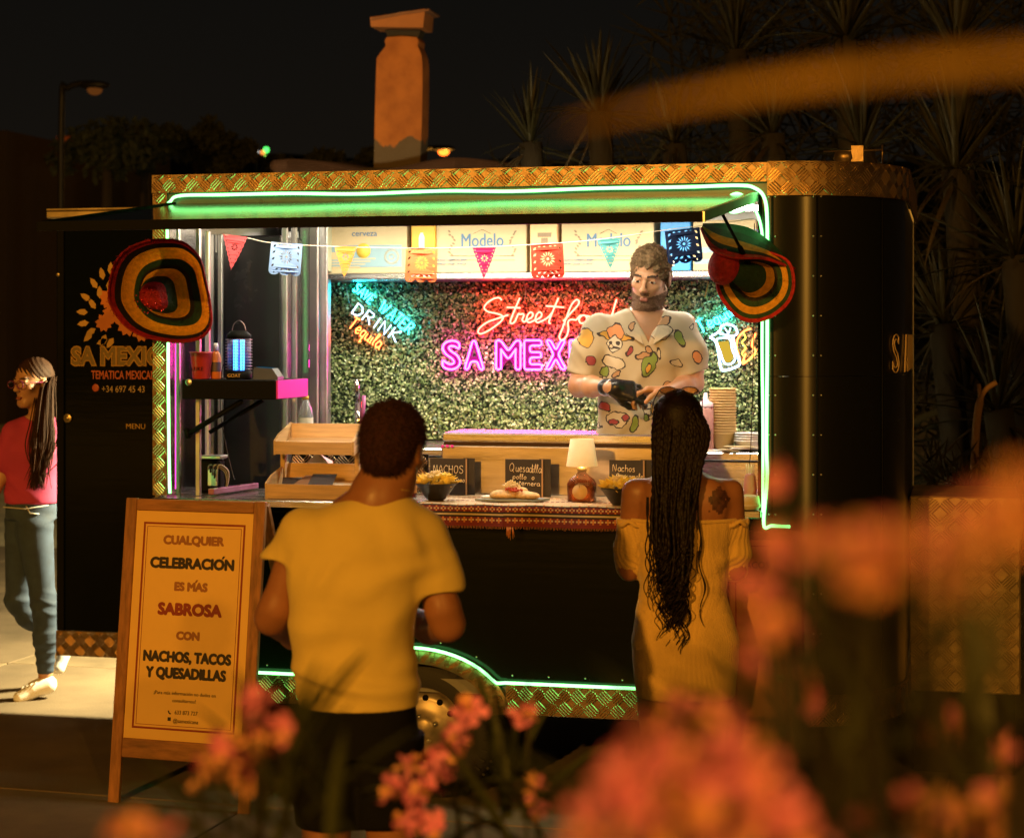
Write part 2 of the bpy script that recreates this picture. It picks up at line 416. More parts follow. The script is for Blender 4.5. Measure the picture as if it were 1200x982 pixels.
# chassis and dark wheel well, floor, ceiling, roof, end walls
mb = MB(); mb.box((XL+.05, .3, .34), (XE-.1, DEP-.05, .44)); mb.box((XL+.03, .05, .36), (AX-AA-.01, DEP, .378))
mb.box((AX-AA-.02, .28, .3), (AX+AA+.02, .3, .75)); mb.box((AX-AA-.02, .03, .66), (AX+AA+.02, .3, .68))
mb.box((-.3, -.02, .0), (-.26, .3, .0001)); mb.build('chassis', BLACKM, tr)
mb = MB(); mb.box((XL+.02, .03, .445), (XE-.35, DEP, .50)); mb.build('cabin_floor', mat('vinyl_floor', (.2, .2, .2), .5), tr)
mb = MB(); mb.box((XL+.01, .0, 2.455), (XR, DEP+.03, 2.50)); mb.build('roof', WHITE, tr)
mb = MB(); mb.box((XL+.02, DEP, .5), (XE, DEP+.03, 2.45)); mb.build('back_wall', WHITE, tr)
mb = MB(); mb.box((XR+.005, .45, .5), (XR+.025, DEP, 2.45)); mb.build('end_wall', WHITE, tr)
mb = MB(); mb.box((XL+.005, .012, .5), (XL+.03, .1, 2.45)); mb.box((XL+.005, .1, .5), (XL+.03, DEP, 2.45), 0); mb.build('end_wall', mat('mirror_steel_wall', (.40, .39, .40), .16, 1, var=.15, vscale=2, bump=.1, bscale=4), tr)
# header over the window, right pier lining, hinge rail
mb = MB(); mb.box((XL+.02, .012, 2.392), (XR, .045, 2.45), 0); mb.build('header', mat('header_paint', (.10, .095, .085), .3), tr)
mb = MB(); mb.box((U(888, .0), .006, 1.205), (XR+.02, .06, 2.39), 0); mb.box((U(888, 0), .05, 1.2), (U(888, 0)+.02, .4, 2.39)); mb.build('window_pier', BLACKP, tr)
mb = MB(); mb.box((U(200, 0), -.012, 2.376), (U(886, 0), .02, 2.392), b=.003)
for px in (315, 545, 838): mb.box((U(px, 0)-.035, -.03, 2.362), (U(px, 0)+.035, -.01, 2.378), b=.003)
mb.build('hinge_rail', ALU, tr)
# counter and sill
mb = MB(); mb.box((XL+.02, -.06, 1.168), (U(893, 0), .50, 1.198), b=.004); mb.build('counter', STEEL, tr)
mb = MB(); mb.box((XL+.02, .47, .5), (XR, .5, 1.165)); mb.build('counter_front', ALU, tr)
# green LED strip round the window
zl = 2.413
pa = [P(199, 578, -.02), P(198, 520, -.02), P(197, 430, -.02), P(197, 330, -.02), P(196, 250, -.02), P(200, 236, -.02), P(212, 229.5, -.02), P(260, 228.5, -.02)]
pb = [P(340, 227, -.02), P(420, 227.5, -.02), P(520, 224, -.02), P(600, 224.5, -.02), P(700, 221, -.02), P(800, 219.5, -.02), P(865, 217.5, -.02), P(885, 221, -.02), P(896, 233, -.02), P(899, 262, -.02), P(899, 330, -.02), P(899, 420, -.02), P(898, 520, -.02), P(899, 560, -.02), P(895, 614, -.02), P(905, 616, -.02), P(926, 617, -.02)]
mb = MB(); mb.tube(smooth_path(pa+pb, 6), .0062, 8); mb.build('led_strip', GREEN, tr)
loop = [P(894, 600, -.035), P(894, 500, -.035), P(893, 400, -.035), P(894, 300, -.035), P(891, 262, -.035), P(881, 240, -.035), P(868, 228, -.04), P(857, 229, -.045), P(851, 239, -.05), P(857, 249, -.055), P(872, 246, -.06), P(884, 240, -.07)]
mb = MB(); mb.tube(smooth_path(loop, 6), .0052, 8); mb.build('led_strip', GREEN, tr)
lp = [(x, -.02, zarch(x)+.004) for x in [XL+.0]+[AX-AA*.9]+[AX+AA*math.sin(k*PI/26)*.95 for k in range(-11, 12)]+[AX+AA*.97, AX+.6, U(745, 0), XR-.05]]
lp = sorted(lp); lp = [(x, -.022 if abs(x-AX) > AA*.95 else -.035, z) for x, _, z in lp]
mb = MB(); mb.tube(lp, .0062, 8); mb.build('led_strip', GREEN, tr)
# raised hatch: black outside, bright aluminium underside
h0, h1 = P(203, 236, -.01), P(886, 236, -.01); HV = -1.02
f0, f1 = P(46, 263, HV), P(842, 263, HV)
f0.z = f1.z = (f0.z+f1.z)/2; h0.z = h1.z = 2.372
hatch = MB(); th = .022
def hp(a, b, up): p = h0.lerp(h1, a).lerp(f0.lerp(f1, a), b); return (p.x, p.y, p.z+up)
f1.x = f0.x+(h1.x-h0.x)*1.0
NH = 14
vs = [hp(i/NH, j/6, .006*math.sin(i*1.7+j)*(0 < j < 6)) for j in range(7) for i in range(NH+1)]
fs = [(j*(NH+1)+i, j*(NH+1)+i+1, (j+1)*(NH+1)+i+1, (j+1)*(NH+1)+i) for j in range(6) for i in range(NH)]
ht = thing('hatch', (0, 0, 0), None, None); ht.parent = tr; ht.location = -ORG[tr]
hatch.add(vs, fs, 0, True); hatch.build('underside', mat('hatch_lining', (.34, .34, .30), .28, .9, var=.15, vscale=3, bump=.15, bscale=3), ht)
mb = MB(); mb.add([hp(0, 0, .02), hp(1, 0, .02), hp(1, 1, .02), hp(0, 1, .02)], [(0, 1, 2, 3)])
mb.build('outer_skin', BLACKP, ht)
mb = MB()
def rail(a, b, w=.012, up=.004):
    a, b = Vector(a), Vector(b); d = (b-a).normalized(); n = d.cross(Vector((0, 0, 1))).normalized()
    vs = []
    for p in (a, b):
        for (s, t) in ((-w, -.012), (w, -.012), (w, .022), (-w, .022)): vs.append(p+n*s+Vector((0, 0, t+up)))
    mb.add(vs, [(0, 1, 2, 3), (7, 6, 5, 4), (0, 4, 5, 1), (1, 5, 6, 2), (2, 6, 7, 3), (3, 7, 4, 0)])
rail(hp(0, 0, 0), hp(0, 1, 0)); mb.build('frame_edge', BLACKM, ht); mb = MB(); rail(hp(0, 1, 0), hp(1, 1, 0), .014); mb.build('frame_edge', BLACKM, ht)
mb = MB(); rail(hp(1, 0, 0), hp(1, 1, 0), .009); mb.build('frame_edge', ALU, ht)
mb = MB()
for a, px in ((.985, 888),):
    p0 = Vector(hp(a, .5, -.01)); p1 = P(px, 330, -.01); mb.tube([p0, p0.lerp(p1, .5)], .006, 8); mb.tube([p0.lerp(p1, .5), p1], .010, 8)
mb.build('gas_strut', BLACKM, ht)
# roof vent bits at right
mb = MB(); c = P(990, 187, .5); mb.lathe([(0, .03), (.04, .03), (.045, .0), (.03, -.02), (.03, -.06)], c, 16); mb.box(P(998, 172, .5)-Vector((0, .03, 0)), P(1012, 190, .5)+Vector((0, .03, 0)))
mb.tube([P(965, 178, .6), P(1035, 176, .6)], .004, 6); mb.tube([P(1034, 170, .6), P(1034, 192, .6)], .004, 6); mb.build('roof_vent', PLATE, tr)
# interior: back shelf
shelf_z = ZZ(600, 322, 1.45)
mb = MB(); mb.box((U(383, 1.45), 1.45, shelf_z-.018), (XR+.003, DEP-.002, shelf_z+.012), b=.004); mb.build('wall_shelf', STEEL, tr)
mb = MB(); mb.box((U(383, 1.3), 1.22, 1.30), (XR+.003, DEP-.045, 1.335), b=.004); mb.box((U(383, 1.3), 1.25, .5), (XR+.003, 1.27, 1.29)); mb.build('worktop', STEEL, tr)
# tubes of light under the cabin roof
for i, x in enumerate((-.75, .55)):
    mb = MB(); mb.tube([(x-.5, 1.12, 2.415), (x+.5, 1.12, 2.415)], .013, 10); mb.build('light_tube', glow('white_tube', (1, .93, .76), 20), tr)
light('cabin_light', 'AREA', (-.1, 1.12, 2.39), 58, (1, .92, .74), 2.2, (-.1, 1.3, 0), sy=.08)
light('hatch_fill', 'AREA', (-.35, -.07, 2.34), 20, (1, .86, .60), 1.7, (-.35, .8, 1.45), sy=.04)  # added fill under the hatch for server, flags and counter; no fixture there
# left side inside: dark fridge, aluminium door frames with glass, back light panel
fr = MB(); fr.box((U(263, .75), .72, .5), (U(329, .72), 1.25, 2.30), b=.006); fr.build('fridge_cabinet', mat('fridge_black', (.016, .016, .018), .25), tr)
mb = MB()
for (a, b, v) in ((330, 336, .74), (341, 347, .8), (352, 372, 1.0), (374, 383, 1.05)):
    x0, x1 = U(a, v), U(b, v); mb.box((x0, v, 1.2), (x1, v+.02, 2.45), b=.003)
mb.build('door_frame', ALU, tr)
mb = MB()
for (a, b, v) in ((206, 210, .12), (229, 234, .05), (240, 245, .35), (255, 260, .6)):
    x0, x1 = U(a, v), U(b, v); mb.box((x0, v, 1.2), (x1, v+.02, 2.3), b=.002)
mb.build('upright_profile', ALU, tr)
GLASS = mat('pane_glass', (.9, .95, .95), .05, trans=1, var=0)
mb = MB(); mb.box((U(347, .81), .81, 1.25), (U(362, .81), .816, 2.4)); mb.build('glass_panel', GLASS, tr)
mb = MB(); mb.box((U(210, .6), .62, 1.25), (U(258, .6), .626, 2.2)); mb.build('glass_panel', GLASS, tr)
PINKL = glow('pink_led', (1, .05, .5), 3)
mb = MB(); mb.tube([(XL+.045, .13, 1.22), (XL+.045, .13, 2.1)], .0035, 8); mb.build('led_strip', PINKL, tr, label='pink LED strip')
mb = MB(); mb.box((U(330, 1.5), 1.5, 1.22), (U(383, 1.5), 1.56, 2.2)); mb.box((U(206, 1.1), 1.1, 1.2), (U(262, 1.1), 1.12, 2.3)); mb.build('inner_partition', mat('steel_partition', (.45, .46, .45), .3, .85, var=.2), tr)
# folding side shelf
sh = thing('side_shelf', (0, 0, 0), None, None); sh.parent = tr; sh.location = -ORG[tr]
x0, x1 = U(213, -.01), U(323, -.01); z0, z1 = ZZ(260, 468, 0), ZZ(260, 445, 0)
PINKP = mat('pink_lit_side_and_clip', (.75, .03, .38), .35, var=.04)  # pink light falling on the shelf side is put into its base colour
mb = MB(); mb.box((x0, -.01, z0), (x1, .36, z1), b=.004); mb.build('drawer_box', BLACKM, sh)
mb = MB(); mb.box((x1+.001, -.006, z0+.004), (x1+.008, .355, z1-.002)); mb.build('pink_lit_side', PINKP, sh)
mb = MB(); c = P(221, 448, -.014); mb.lathe([(0, -.002), (.011, -.002), (.014, 0)], c, 16, axis='y'); mb.build('lock', ALU, sh)
mb = MB(); A = P(221, 508, .03); B = P(284, 470, .03)
mb.tube([A, B], .011, 4); mb.tube([A+Vector((.05, .1, 0)), B+Vector((.05, .1, 0))], .009, 4)
mb.tube([A+Vector((-.01, 0, .02)), A+Vector((.0, 0, -.02))], .013, 6); mb.build('bracket', BLACKM, sh)
# rear door swung out at the left end, facing the square
DV = 1.32
dr = thing('open_end_door', (U(60, DV), DV, .38), 'black trailer end door standing open, with gold lettering and flower emblem', 'door')
x0, x1 = U(66, DV), U(262, DV); zt, zb = ZZ(120, 244, DV), ZZ(100, 769, DV); zk = ZZ(100, 739, DV)
mb = MB(); mb.box((x0, DV, zk), (x1, DV+.035, zt-.05), b=.004); mb.build('door_leaf', BLACKP, dr)
def dplate(s, t, h): return (s, DV-.004-h, t)
mb = MB(); mb.box((x0, DV-.004, zb), (x1, DV+.03, zk-.003)); kp = mb.build('kick_plate', PLATE, dr); tread(dplate, x0, x1, zb, zk-.003).build('tread_bars', PBAR, kp, kind='stuff')
TRIM = mat('trim_gold_paint', (.45, .36, .2), .35, .8, var=.3)
mb = MB(); mb.box((U(57, DV), DV-.03, zt-.048), (x1, DV+.05, zt-.012), b=.006); mb.box((U(57, DV), DV-.025, zt-.01), (x1, DV+.05, zt), b=.002); mb.build('top_rail', TRIM, dr)
mb = MB(); mb.box((x0+.012, DV-.012, zk), (x0+.045, DV-.001, zt-.05)); mb.build('edge_strip', BLACKM, dr)
for py in (322, 490):
    mb = MB(); c = P(79 if py == 490 else 68, py, DV-.01); r = .022 if py == 490 else .01
    mb.lathe([(0, -.006), (r*.4, -.006), (r*.5, -.002), (r*.8, -.004), (r, 0)], c, 20, axis='y'); mb.build('lock', TRIM, dr)
GOLD = mat('gold_film', (.50, .30, .07), .5, var=.15); GOLDD = mat('dull_gold_film', (.20, .14, .04), .5); REDF = mat('red_film', (.50, .11, .05), .5)
c = P(84, 427, DV-.002); mb = MB(); lettering(mb, 'SA MEXICANA', c+Vector((0, -.0016, .0)), .118, mode='out', bevel=.0035, offset=.006, align='LEFT', sx=.92); lt = mb.build('lettering', GOLD, dr)
mb = MB(); lettering(mb, 'SA MEXICANA', c, .118, offset=.006, align='LEFT', sx=.92); mb.build('letter_fill', GOLDD, lt)
mb = MB(); lettering(mb, 'TEMATICA MEXICANA', P(107, 444, DV-.002), .058, offset=.0012, align='LEFT', sx=.62); 
mb.ball(P(112, 454.5, DV-.002), (.019, .002, .019)); mb.build('lettering', REDF, dr)
mb = MB(); lettering(mb, '+34 697 45 43', P(119, 459.5, DV-.002), .045, align='LEFT', sx=.86); mb.build('lettering', mat('pale_gold_film', (.5, .36, .2), .5), dr)
mb = MB(); lettering(mb, 'MENU', P(159, 502.5, DV-.002), .036, sx=1.05); mb.build('lettering', GOLD, dr)
# flower emblem
mb = MB(); random.seed(3)
def leaf2(mb, c, ang, L, wd, mi):
    R = roty(-ang); pts = [(0, 0, 0), (L*.3, 0, wd), (L*.7, 0, wd*.8), (L, 0, 0), (L*.7, 0, -wd*.8), (L*.3, 0, -wd)]
    mb.add([Vector(c)+R @ Vector(p) for p in pts], [(0, 1, 2, 3, 4, 5)], mi)
for (px, py, r) in ((135, 367, .05), (128, 350, .04), (150, 380, .045), (166, 388, .04), (122, 378, .035)):
    c = P(px, py, DV-.003)
    for k in range(9): leaf2(mb, c+Vector((0, -.0004*k, 0)), k*2*PI/9+random.random()*.3, r*1.35, r*.42, 0)
for (px, py, an) in ((121, 328, 1.8), (114, 338, 2.2), (126, 340, 1.2), (106, 352, 2.6), (112, 362, 2.2), (103, 366, 3.1), (104, 378, 3.3), (112, 385, 3.7), (108, 390, 3.9), (124, 392, 4.3), (133, 396, 4.1), (126, 398, 3.5), (117, 350, 1.6), (129, 322, 1.5)):
    leaf2(mb, P(px, py, DV-.002), an, .062, .015, 1)
mb.build('flower_emblem', [mat('orange_film', (.55, .17, .03), .5), GOLD], dr)
# writing on the nose
mb = MB()
for ch_, an__ in (('S', 1.17), ('A', 1.47)):
    p, nn = nose(RC*an__); lettering(mb, ch_, Vector((p.x, p.y, ZZ(1055, 436, .3)))+nn*.003, .21, M=rotz(an__), mode='out', bevel=.0025, sx=.7)
lettering(mb, 'MEXICANA', (XE+.003, RC+.15, ZZ(1055, 436, .3)), .21, M=rotz(PI/2), mode='out', bevel=.0025, sx=.8, align='LEFT'); mb.build('lettering', mat('pale_gold_film', (.5, .36, .2), .5), tr)
# gold-lit tread plate box standing behind at right
PLATE2 = mat('dull_tread_plate', (.42, .30, .14), .42, .55, var=.35, vscale=7, bump=.2, bscale=80)
bx = thing('plate_box', W(1130, 812, 8.2)*1, 'large tread plate box standing right of the trailer nose', 'box')
X0, X1 = U(1066, .9), U(1196, .9); Z1, Z0 = ZZ(1130, 582, .9), ZZ(1130, 812, .9)
mb = MB(); mb.box((X0, .9, Z0), (X1, 1.5, Z1), b=.006); mb.build('panel', PLATE2, bx)
tread(lambda s, t, h: (s, .898-h, t), X0, X1, Z0, Z1, p=.062, L=.058).build('tread_bars', mat('dull_tread_bar', (.50, .38, .20), .35, .6, var=.3), bx, kind='stuff')
mb = MB(); mb.box((X0+.02, .95, 0), (X1-.02, 1.45, Z0-.002)); mb.build('plinth', BLACKM, bx)
# ================================================================== PEOPLE: bodies grown as one smooth surface from a distance field
class Field:
    def __init__(s, lo, hi, h):
        s.lo = np.array(lo, float); s.h = h; s.n = np.maximum(2, np.ceil((np.array(hi)-s.lo)/h).astype(int)+1)
        s.F = np.full(s.n, .3, np.float32); s.R = np.eye(3); s.c = np.zeros(3); s.s = 1.0
    def frame(s, c=(0, 0, 0), R=None, sc_=1.0):
        s.c = np.array(c, float); s.R = np.array(R, float) if R is not None else np.eye(3); s.s = sc_; return s
    def ev(s, fn, lo, hi, k, op='add'):
        cs = np.array([(x, y, z) for x in (lo[0], hi[0]) for y in (lo[1], hi[1]) for z in (lo[2], hi[2])], float)
        wc = s.c+s.s*cs @ s.R.T; pad = k+3*s.h
        i0 = np.clip(np.floor((wc.min(0)-pad-s.lo)/s.h).astype(int), 0, s.n-1); i1 = np.clip(np.ceil((wc.max(0)+pad-s.lo)/s.h).astype(int)+1, 1, s.n)
        if (i1 <= i0).any(): return s
        ax = [s.lo[a]+s.h*np.arange(i0[a], i1[a])-s.c[a] for a in range(3)]
        X, Y, Z = np.meshgrid(*ax, indexing='ij'); R = s.R/s.s
        x = X*R[0, 0]+Y*R[1, 0]+Z*R[2, 0]; y = X*R[0, 1]+Y*R[1, 1]+Z*R[2, 1]; z = X*R[0, 2]+Y*R[1, 2]+Z*R[2, 2]
        d = (fn(x, y, z)*s.s).astype(np.float32); sl = tuple(slice(i0[a], i1[a]) for a in range(3)); f = s.F[sl]
        if op == 'add': h_ = np.maximum(k-np.abs(f-d), 0)/max(k, 1e-6); s.F[sl] = np.minimum(f, d)-h_*h_*k*.25
        else: d = -d; h_ = np.maximum(k-np.abs(f-d), 0)/max(k, 1e-6); s.F[sl] = np.maximum(f, d)+h_*h_*k*.25
        return s
    def cone(s, a, b, ra, rb, k=.02, op='add', sy=1.0):
        a = np.array(a, float); b = np.array(b, float); ab = b-a; L = float(ab @ ab)+1e-12; r = max(ra, rb)
        def fn(x, y, z):
            px, py, pz = x-a[0], y-a[1], z-a[2]; t = np.clip((px*ab[0]+py*ab[1]+pz*ab[2])/L, 0, 1)
            return np.sqrt((px-t*ab[0])**2+((py-t*ab[1])/sy)**2+(pz-t*ab[2])**2)*min(1, sy)-(ra+(rb-ra)*t)*min(1, sy)
        return s.ev(fn, np.minimum(a, b)-r*max(1, sy), np.maximum(a, b)+r*max(1, sy), k, op)
    def chain(s, pts, rs, k=.02, **kw):
        for i in range(len(pts)-1): s.cone(pts[i], pts[i+1], rs[i], rs[i+1], k, **kw)
        return s
    def ell(s, c, r, k=.02, op='add'):
        c = np.array(c, float); r = np.array(r, float)
        def fn(x, y, z):
            X, Y, Z = (x-c[0])/r[0], (y-c[1])/r[1], (z-c[2])/r[2]; k0 = np.sqrt(X*X+Y*Y+Z*Z); k1 = np.sqrt((X/r[0])**2+(Y/r[1])**2+(Z/r[2])**2)+1e-9
            return k0*(k0-1)/k1
        return s.ev(fn, c-r, c+r, k, op)
    def loft(s, rows, k=.02, n=2.3, op='add'):      # rows (z, cx, cy, a, b)
        rows = sorted(rows); A = np.array(rows, float); zz = A[:, 0]; r = np.array((A[:, 3].max(), A[:, 4].max()))
        zf = np.linspace(zz[0], zz[-1], 80); C = []
        for q in range(1, 5):
            v = np.interp(zf, zz, A[:, q]); 
            for _ in range(3): v[1:-1] = (v[:-2]+v[1:-1]*2+v[2:])/4
            C.append(v)
        def fn(x, y, z):
            cx, cy, a, b = [np.interp(z, zf, v) for v in C]
            d = ((np.abs(x-cx)/a)**n+(np.abs(y-cy)/b)**n)**(1/n)-1
            return np.maximum(d*np.minimum(a, b), np.maximum(z-zz[-1], zz[0]-z))
        return s.ev(fn, (A[:, 1].min()-r[0], A[:, 2].min()-r[1], zz[0]), (A[:, 1].max()+r[0], A[:, 2].max()+r[1], zz[-1]), k, op)
    def mesh(s):
        F = s.F; S = F < 0; n = S.shape
        c = [S[i:n[0]-1+i, j:n[1]-1+j, k:n[2]-1+k] for i in (0, 1) for j in (0, 1) for k in (0, 1)]
        cnt = sum(x.astype(np.int8) for x in c); act = (cnt > 0) & (cnt < 8); idx = np.argwhere(act); vid = -np.ones(act.shape, np.int64); vid[act] = np.arange(len(idx))
        off = np.array([(i, j, k) for i in (0, 1) for j in (0, 1) for k in (0, 1)])
        val = np.stack([F[idx[:, 0]+o[0], idx[:, 1]+o[1], idx[:, 2]+o[2]] for o in off], 1)
        pos = np.zeros((len(idx), 3)); ct = np.zeros(len(idx))
        for a in range(8):
            for b in range(a+1, 8):
                if np.abs(off[a]-off[b]).sum() != 1: continue
                m = (val[:, a] < 0) != (val[:, b] < 0); t = val[:, a]/(val[:, a]-val[:, b]+1e-12)
                p = off[a]+np.clip(t, 0, 1)[:, None]*(off[b]-off[a]); pos[m] += p[m]; ct[m] += 1
        V = s.lo+s.h*(idx+pos/np.maximum(ct, 1)[:, None]); Q = []
        for a in range(3):
            b, c2 = (a+1) % 3, (a+2) % 3
            sl0 = [slice(1, -1)]*3; sl0[a] = slice(0, -1); sl1 = [slice(1, -1)]*3; sl1[a] = slice(1, None)
            A0, A1 = S[tuple(sl0)], S[tuple(sl1)]; e = np.argwhere(A0 != A1); fl = A0[tuple(e.T)]
            o = np.zeros(3, int); o[b] = 1; o[c2] = 1; e = e+o
            q = []
            for (db, dc) in ((1, 1), (0, 1), (0, 0), (1, 0)):
                g_ = e.copy(); g_[:, b] -= db; g_[:, c2] -= dc
                for ax in range(3): g_[:, ax] = np.clip(g_[:, ax], 0, vid.shape[ax]-1)
                q.append(vid[tuple(g_.T)])
            q = np.stack(q, 1); q[~fl] = q[~fl][:, ::-1]; Q.append(q)
        Q = np.concatenate(Q); Q = Q[(Q >= 0).all(1)]
        return V, Q
def vnormals(V, Q):
    n = np.cross(V[Q[:, 2]]-V[Q[:, 0]], V[Q[:, 3]]-V[Q[:, 1]]); N = np.zeros_like(V)
    for k in range(4): np.add.at(N, Q[:, k], n)
    return N/(np.linalg.norm(N, axis=1)[:, None]+1e-12)
def relax(V, Q, it=1, lam=.5):
    for _ in range(it):
        A = np.zeros_like(V); c = np.zeros(len(V))
        for k in range(4):
            for j in (1, 3): np.add.at(A, Q[:, k], V[Q[:, (k+j) % 4]]); np.add.at(c, Q[:, k], 1)
        V = V+(A/np.maximum(c, 1)[:, None]-V)*lam
    return V
def npmesh(name, V, Q, mats, parent, mi=None, **tg):
    me = bpy.data.meshes.new(name); me.vertices.add(len(V)); me.vertices.foreach_set('co', V.astype(np.float32).ravel())
    me.loops.add(len(Q)*4); me.loops.foreach_set('vertex_index', Q.astype(np.int32).ravel())
    me.polygons.add(len(Q)); me.polygons.foreach_set('loop_start', np.arange(len(Q), dtype=np.int32)*4)
    me.polygons.foreach_set('use_smooth', np.ones(len(Q), bool))
    for m in (mats if isinstance(mats, (list, tuple)) else [mats]): me.materials.append(m)
    if mi is not None: me.polygons.foreach_set('material_index', mi.astype(np.int32))
    me.update(calc_edges=True); me.validate()
    o = bpy.data.objects.new(name, me); COL.objects.link(o); ORG[o] = Vector((0, 0, 0))
    if parent is not None: o.parent = parent
    return tag(o, **tg)
def folds(V, N, amp, terms):
    d = np.zeros(len(V))
    for (fx, fy, fz, ph, a, zc, zw) in terms:
        wz = np.exp(-((V[:, 2]-zc)/zw)**2); u = V[:, 0]*fx+V[:, 1]*fy+V[:, 2]*fz+ph+1.3*np.sin(V[:, 0]*11+V[:, 2]*7+ph)
        d += a*wz*((1+np.cos(2*u))*.5)**1.8-.25*a*wz; u2 = u*1.9+1+np.sin(V[:, 2]*19+V[:, 0]*13); d += .12*a*wz*((1+np.cos(2*u2))*.5)**2
    return V+N*(amp*d)[:, None]
def mrot(yaw=0, pitch=0, roll=0): return np.array((rotz(yaw) @ roty(roll) @ rotx(pitch)))
def fibres(name, V, Q, N, keep, n, L, wd, m, parent, lean=(0, 0, 0), seed=1, jit=.35):
    r = np.random.RandomState(seed); ctr = V[Q].mean(1); nn = N[Q].mean(1); ok = np.where(keep(ctr))[0]; idx = r.choice(ok, n); p = ctr[idx]+r.uniform(-.002, .002, (n, 3))
    d = nn[idx]+np.array(lean)+r.normal(0, jit, (n, 3)); d /= np.linalg.norm(d, axis=1)[:, None]; a = np.cross(d, r.normal(0, 1, (n, 3))); a /= np.linalg.norm(a, axis=1)[:, None]; ln = L*r.uniform(.5, 1.2, (n, 1))
    dn = np.array((0, 0, -1.))*ln*.15; vs = np.stack([p-a*wd, p+a*wd, p+d*ln*.6+a*wd*.7, p+d*ln*.6-a*wd*.7, p+d*ln+dn+a*wd*.2, p+d*ln+dn-a*wd*.2], 1).reshape(-1, 3)
    b = np.arange(n)[:, None]*6; Qs = np.concatenate([b+np.array((0, 1, 2, 3)), b+np.array((3, 2, 4, 5))]); npmesh(name, vs, Qs, m, parent, kind='stuff')
def head(F, c, R, s=1.0, fem=False):
    F.frame(c, R, s); w = .93 if fem else 1
    F.ell((0, .014, .042), (.076, .097, .084), .02); F.ell((0, -.03, -.035), (.056*w, .060, .078), .03)
    F.ell((0, -.066, -.100), (.024*w, .02, .018), .025)
    for x in (-1, 1):
        F.cone((x*.052*w, .015, -.06), (x*.022, -.06, -.1), .017, .014, .03); F.ell((x*.041, -.058, -.018), (.02, .02, .017), .02)
        F.cone((x*.012, -.088, .024), (x*.04, -.078, .026), .008, .007, .014)
        F.ell((x*.031, -.094, .004), (.016, .013, .011), .012, 'sub'); F.ell((x*.031, -.0745, .004), (.0155, .0135, .0125), .004)
        F.cone((x*.018, -.0885, .0125), (x*.044, -.082, .0115), .0032, .003, .003)
        F.ell((x*.0105, -.101, -.031), (.0085, .009, .0075), .006)
        F.ell((x*.079, .012, -.008), (.008, .021, .033), .008); F.ell((x*.087, .006, -.006), (.006, .011, .02), .006, 'sub')
        F.cone((x*.005, -.0955, -.0655), (x*.021, -.087, -.0635), .0042, .002, .005)
    F.cone((0, -.085, .012), (0, -.111, -.026), .007, .0105, .012); F.cone((-.013, -.0945, -.0745), (.013, -.0945, -.0745), .0055, .0055, .007)
    F.cone((-.015, -.1, -.0695), (.015, -.1, -.0695), .0016, .0016, .003, 'sub')
    F.frame()
def headzones(V, Q, c, R, s, beard=False, lips=True):
    ctr = V[Q].mean(1); L = ((ctr-np.array(c))/s) @ np.array(R); x, y, z = L[:, 0], L[:, 1], L[:, 2]; mi = np.zeros(len(Q), int); ax = np.abs(x)
    near = (ax < .1) & (np.abs(y) < .13) & (z > -.14) & (z < .14)
    if lips: mi[near & (ax < .021-(np.abs(z+.070)*.7)) & (z > -.0775) & (z < -.0635) & (y < -.083)] = 1
    mi[near & (ax > .013) & (ax < .05) & (np.abs(z-(.0245+.004*np.sin((ax-.01)*70))) < .0045) & (y < -.06)] = 2
    if beard:
        line = -.054-.010*np.clip((.07-ax)/.06, 0, 1); b = near & (z < line) & (y < .02-(z+.05)*.2) & (mi != 1) & (z > -.125)
        b |= near & (z < -.045) & (z > -.058) & (ax < .03) & (y < -.085) & (mi != 1); b |= near & (ax > .062) & (y < .005) & (y > -.03) & (z < .03) & (z > -.05); mi[b & (mi == 0)] = 3
    e = near & ((ax-.031)**2+((z-.002)*2.4)**2 < .0125**2) & (y < -.075); mi[e] = 4
    e2 = e & ((ax-.031)**2 < .0058**2); mi[e2] = 5
    return mi
def hand(F, c, R, s, side, curl=(.5, .6, .7, .8), grow=0, k=.008, spread=.06):
    F.frame(c, R, s); kx = [.027, .009, -.009, -.026]; L = [(.044, .026, .021), (.049, .029, .022), (.046, .027, .021), (.036, .021, .019)]
    for i in range(4):
        x = kx[i]*side; F.cone((x*.6, 0, .005), (x, 0, .085-.004*i), .0165+grow, .0125+grow, .012)
        p = np.array((x, 0, .086-.005*i-(.004 if i == 0 else 0))); a = 0; r = .0088-.0006*i+grow
        for j in range(3):
            a += curl[i]*(.8 if j == 0 else 1.0); d = np.array((side*spread*(1.5-i), -math.sin(a), math.cos(a))); q = p+d*L[i][j]
            F.cone(p, q, r, r-.0009, k*.6); p = q; r -= .0009
    F.cone((side*.02, -.004, .02), (side*.044, -.016, .052), .015+grow, .0115+grow, .012); F.cone((side*.044, -.016, .052), (side*.05, -.034, .078), .0112+grow, .0098+grow, .006); F.cone((side*.05, -.034, .078), (side*.045, -.054, .097), .0098+grow, .0082+grow, .006)
    F.frame()
def basis(zdir, ydir):       # columns: x, y, z of a limb frame
    z = Vector(zdir).normalized(); y = Vector(ydir); y = (y-z*y.dot(z)).normalized(); x = y.cross(z)
    return np.array([[x[i], y[i], z[i]] for i in range(3)])
def person(px, dist, sx, label, pz=0):
    p = W(px, 395, dist); o = thing('person', (p.x, p.y, pz), label, 'person', rz=YAW); ORG[o] = Vector((0, 0, 0)); return o
SK1m = mat('skin_tanned', (.42, .21, .12), .45, var=.1, vscale=14, bump=.08, bscale=180, sss=.08)
SK2m = mat('skin_brown', (.30, .13, .07), .42, var=.12, vscale=12, bump=.08, bscale=180, sss=.06)
LIP = mat('lips', (.30, .10, .07), .4, var=.05); BROW = mat('eyebrow_hair', (.05, .03, .02), .8, bump=.4, bscale=300)
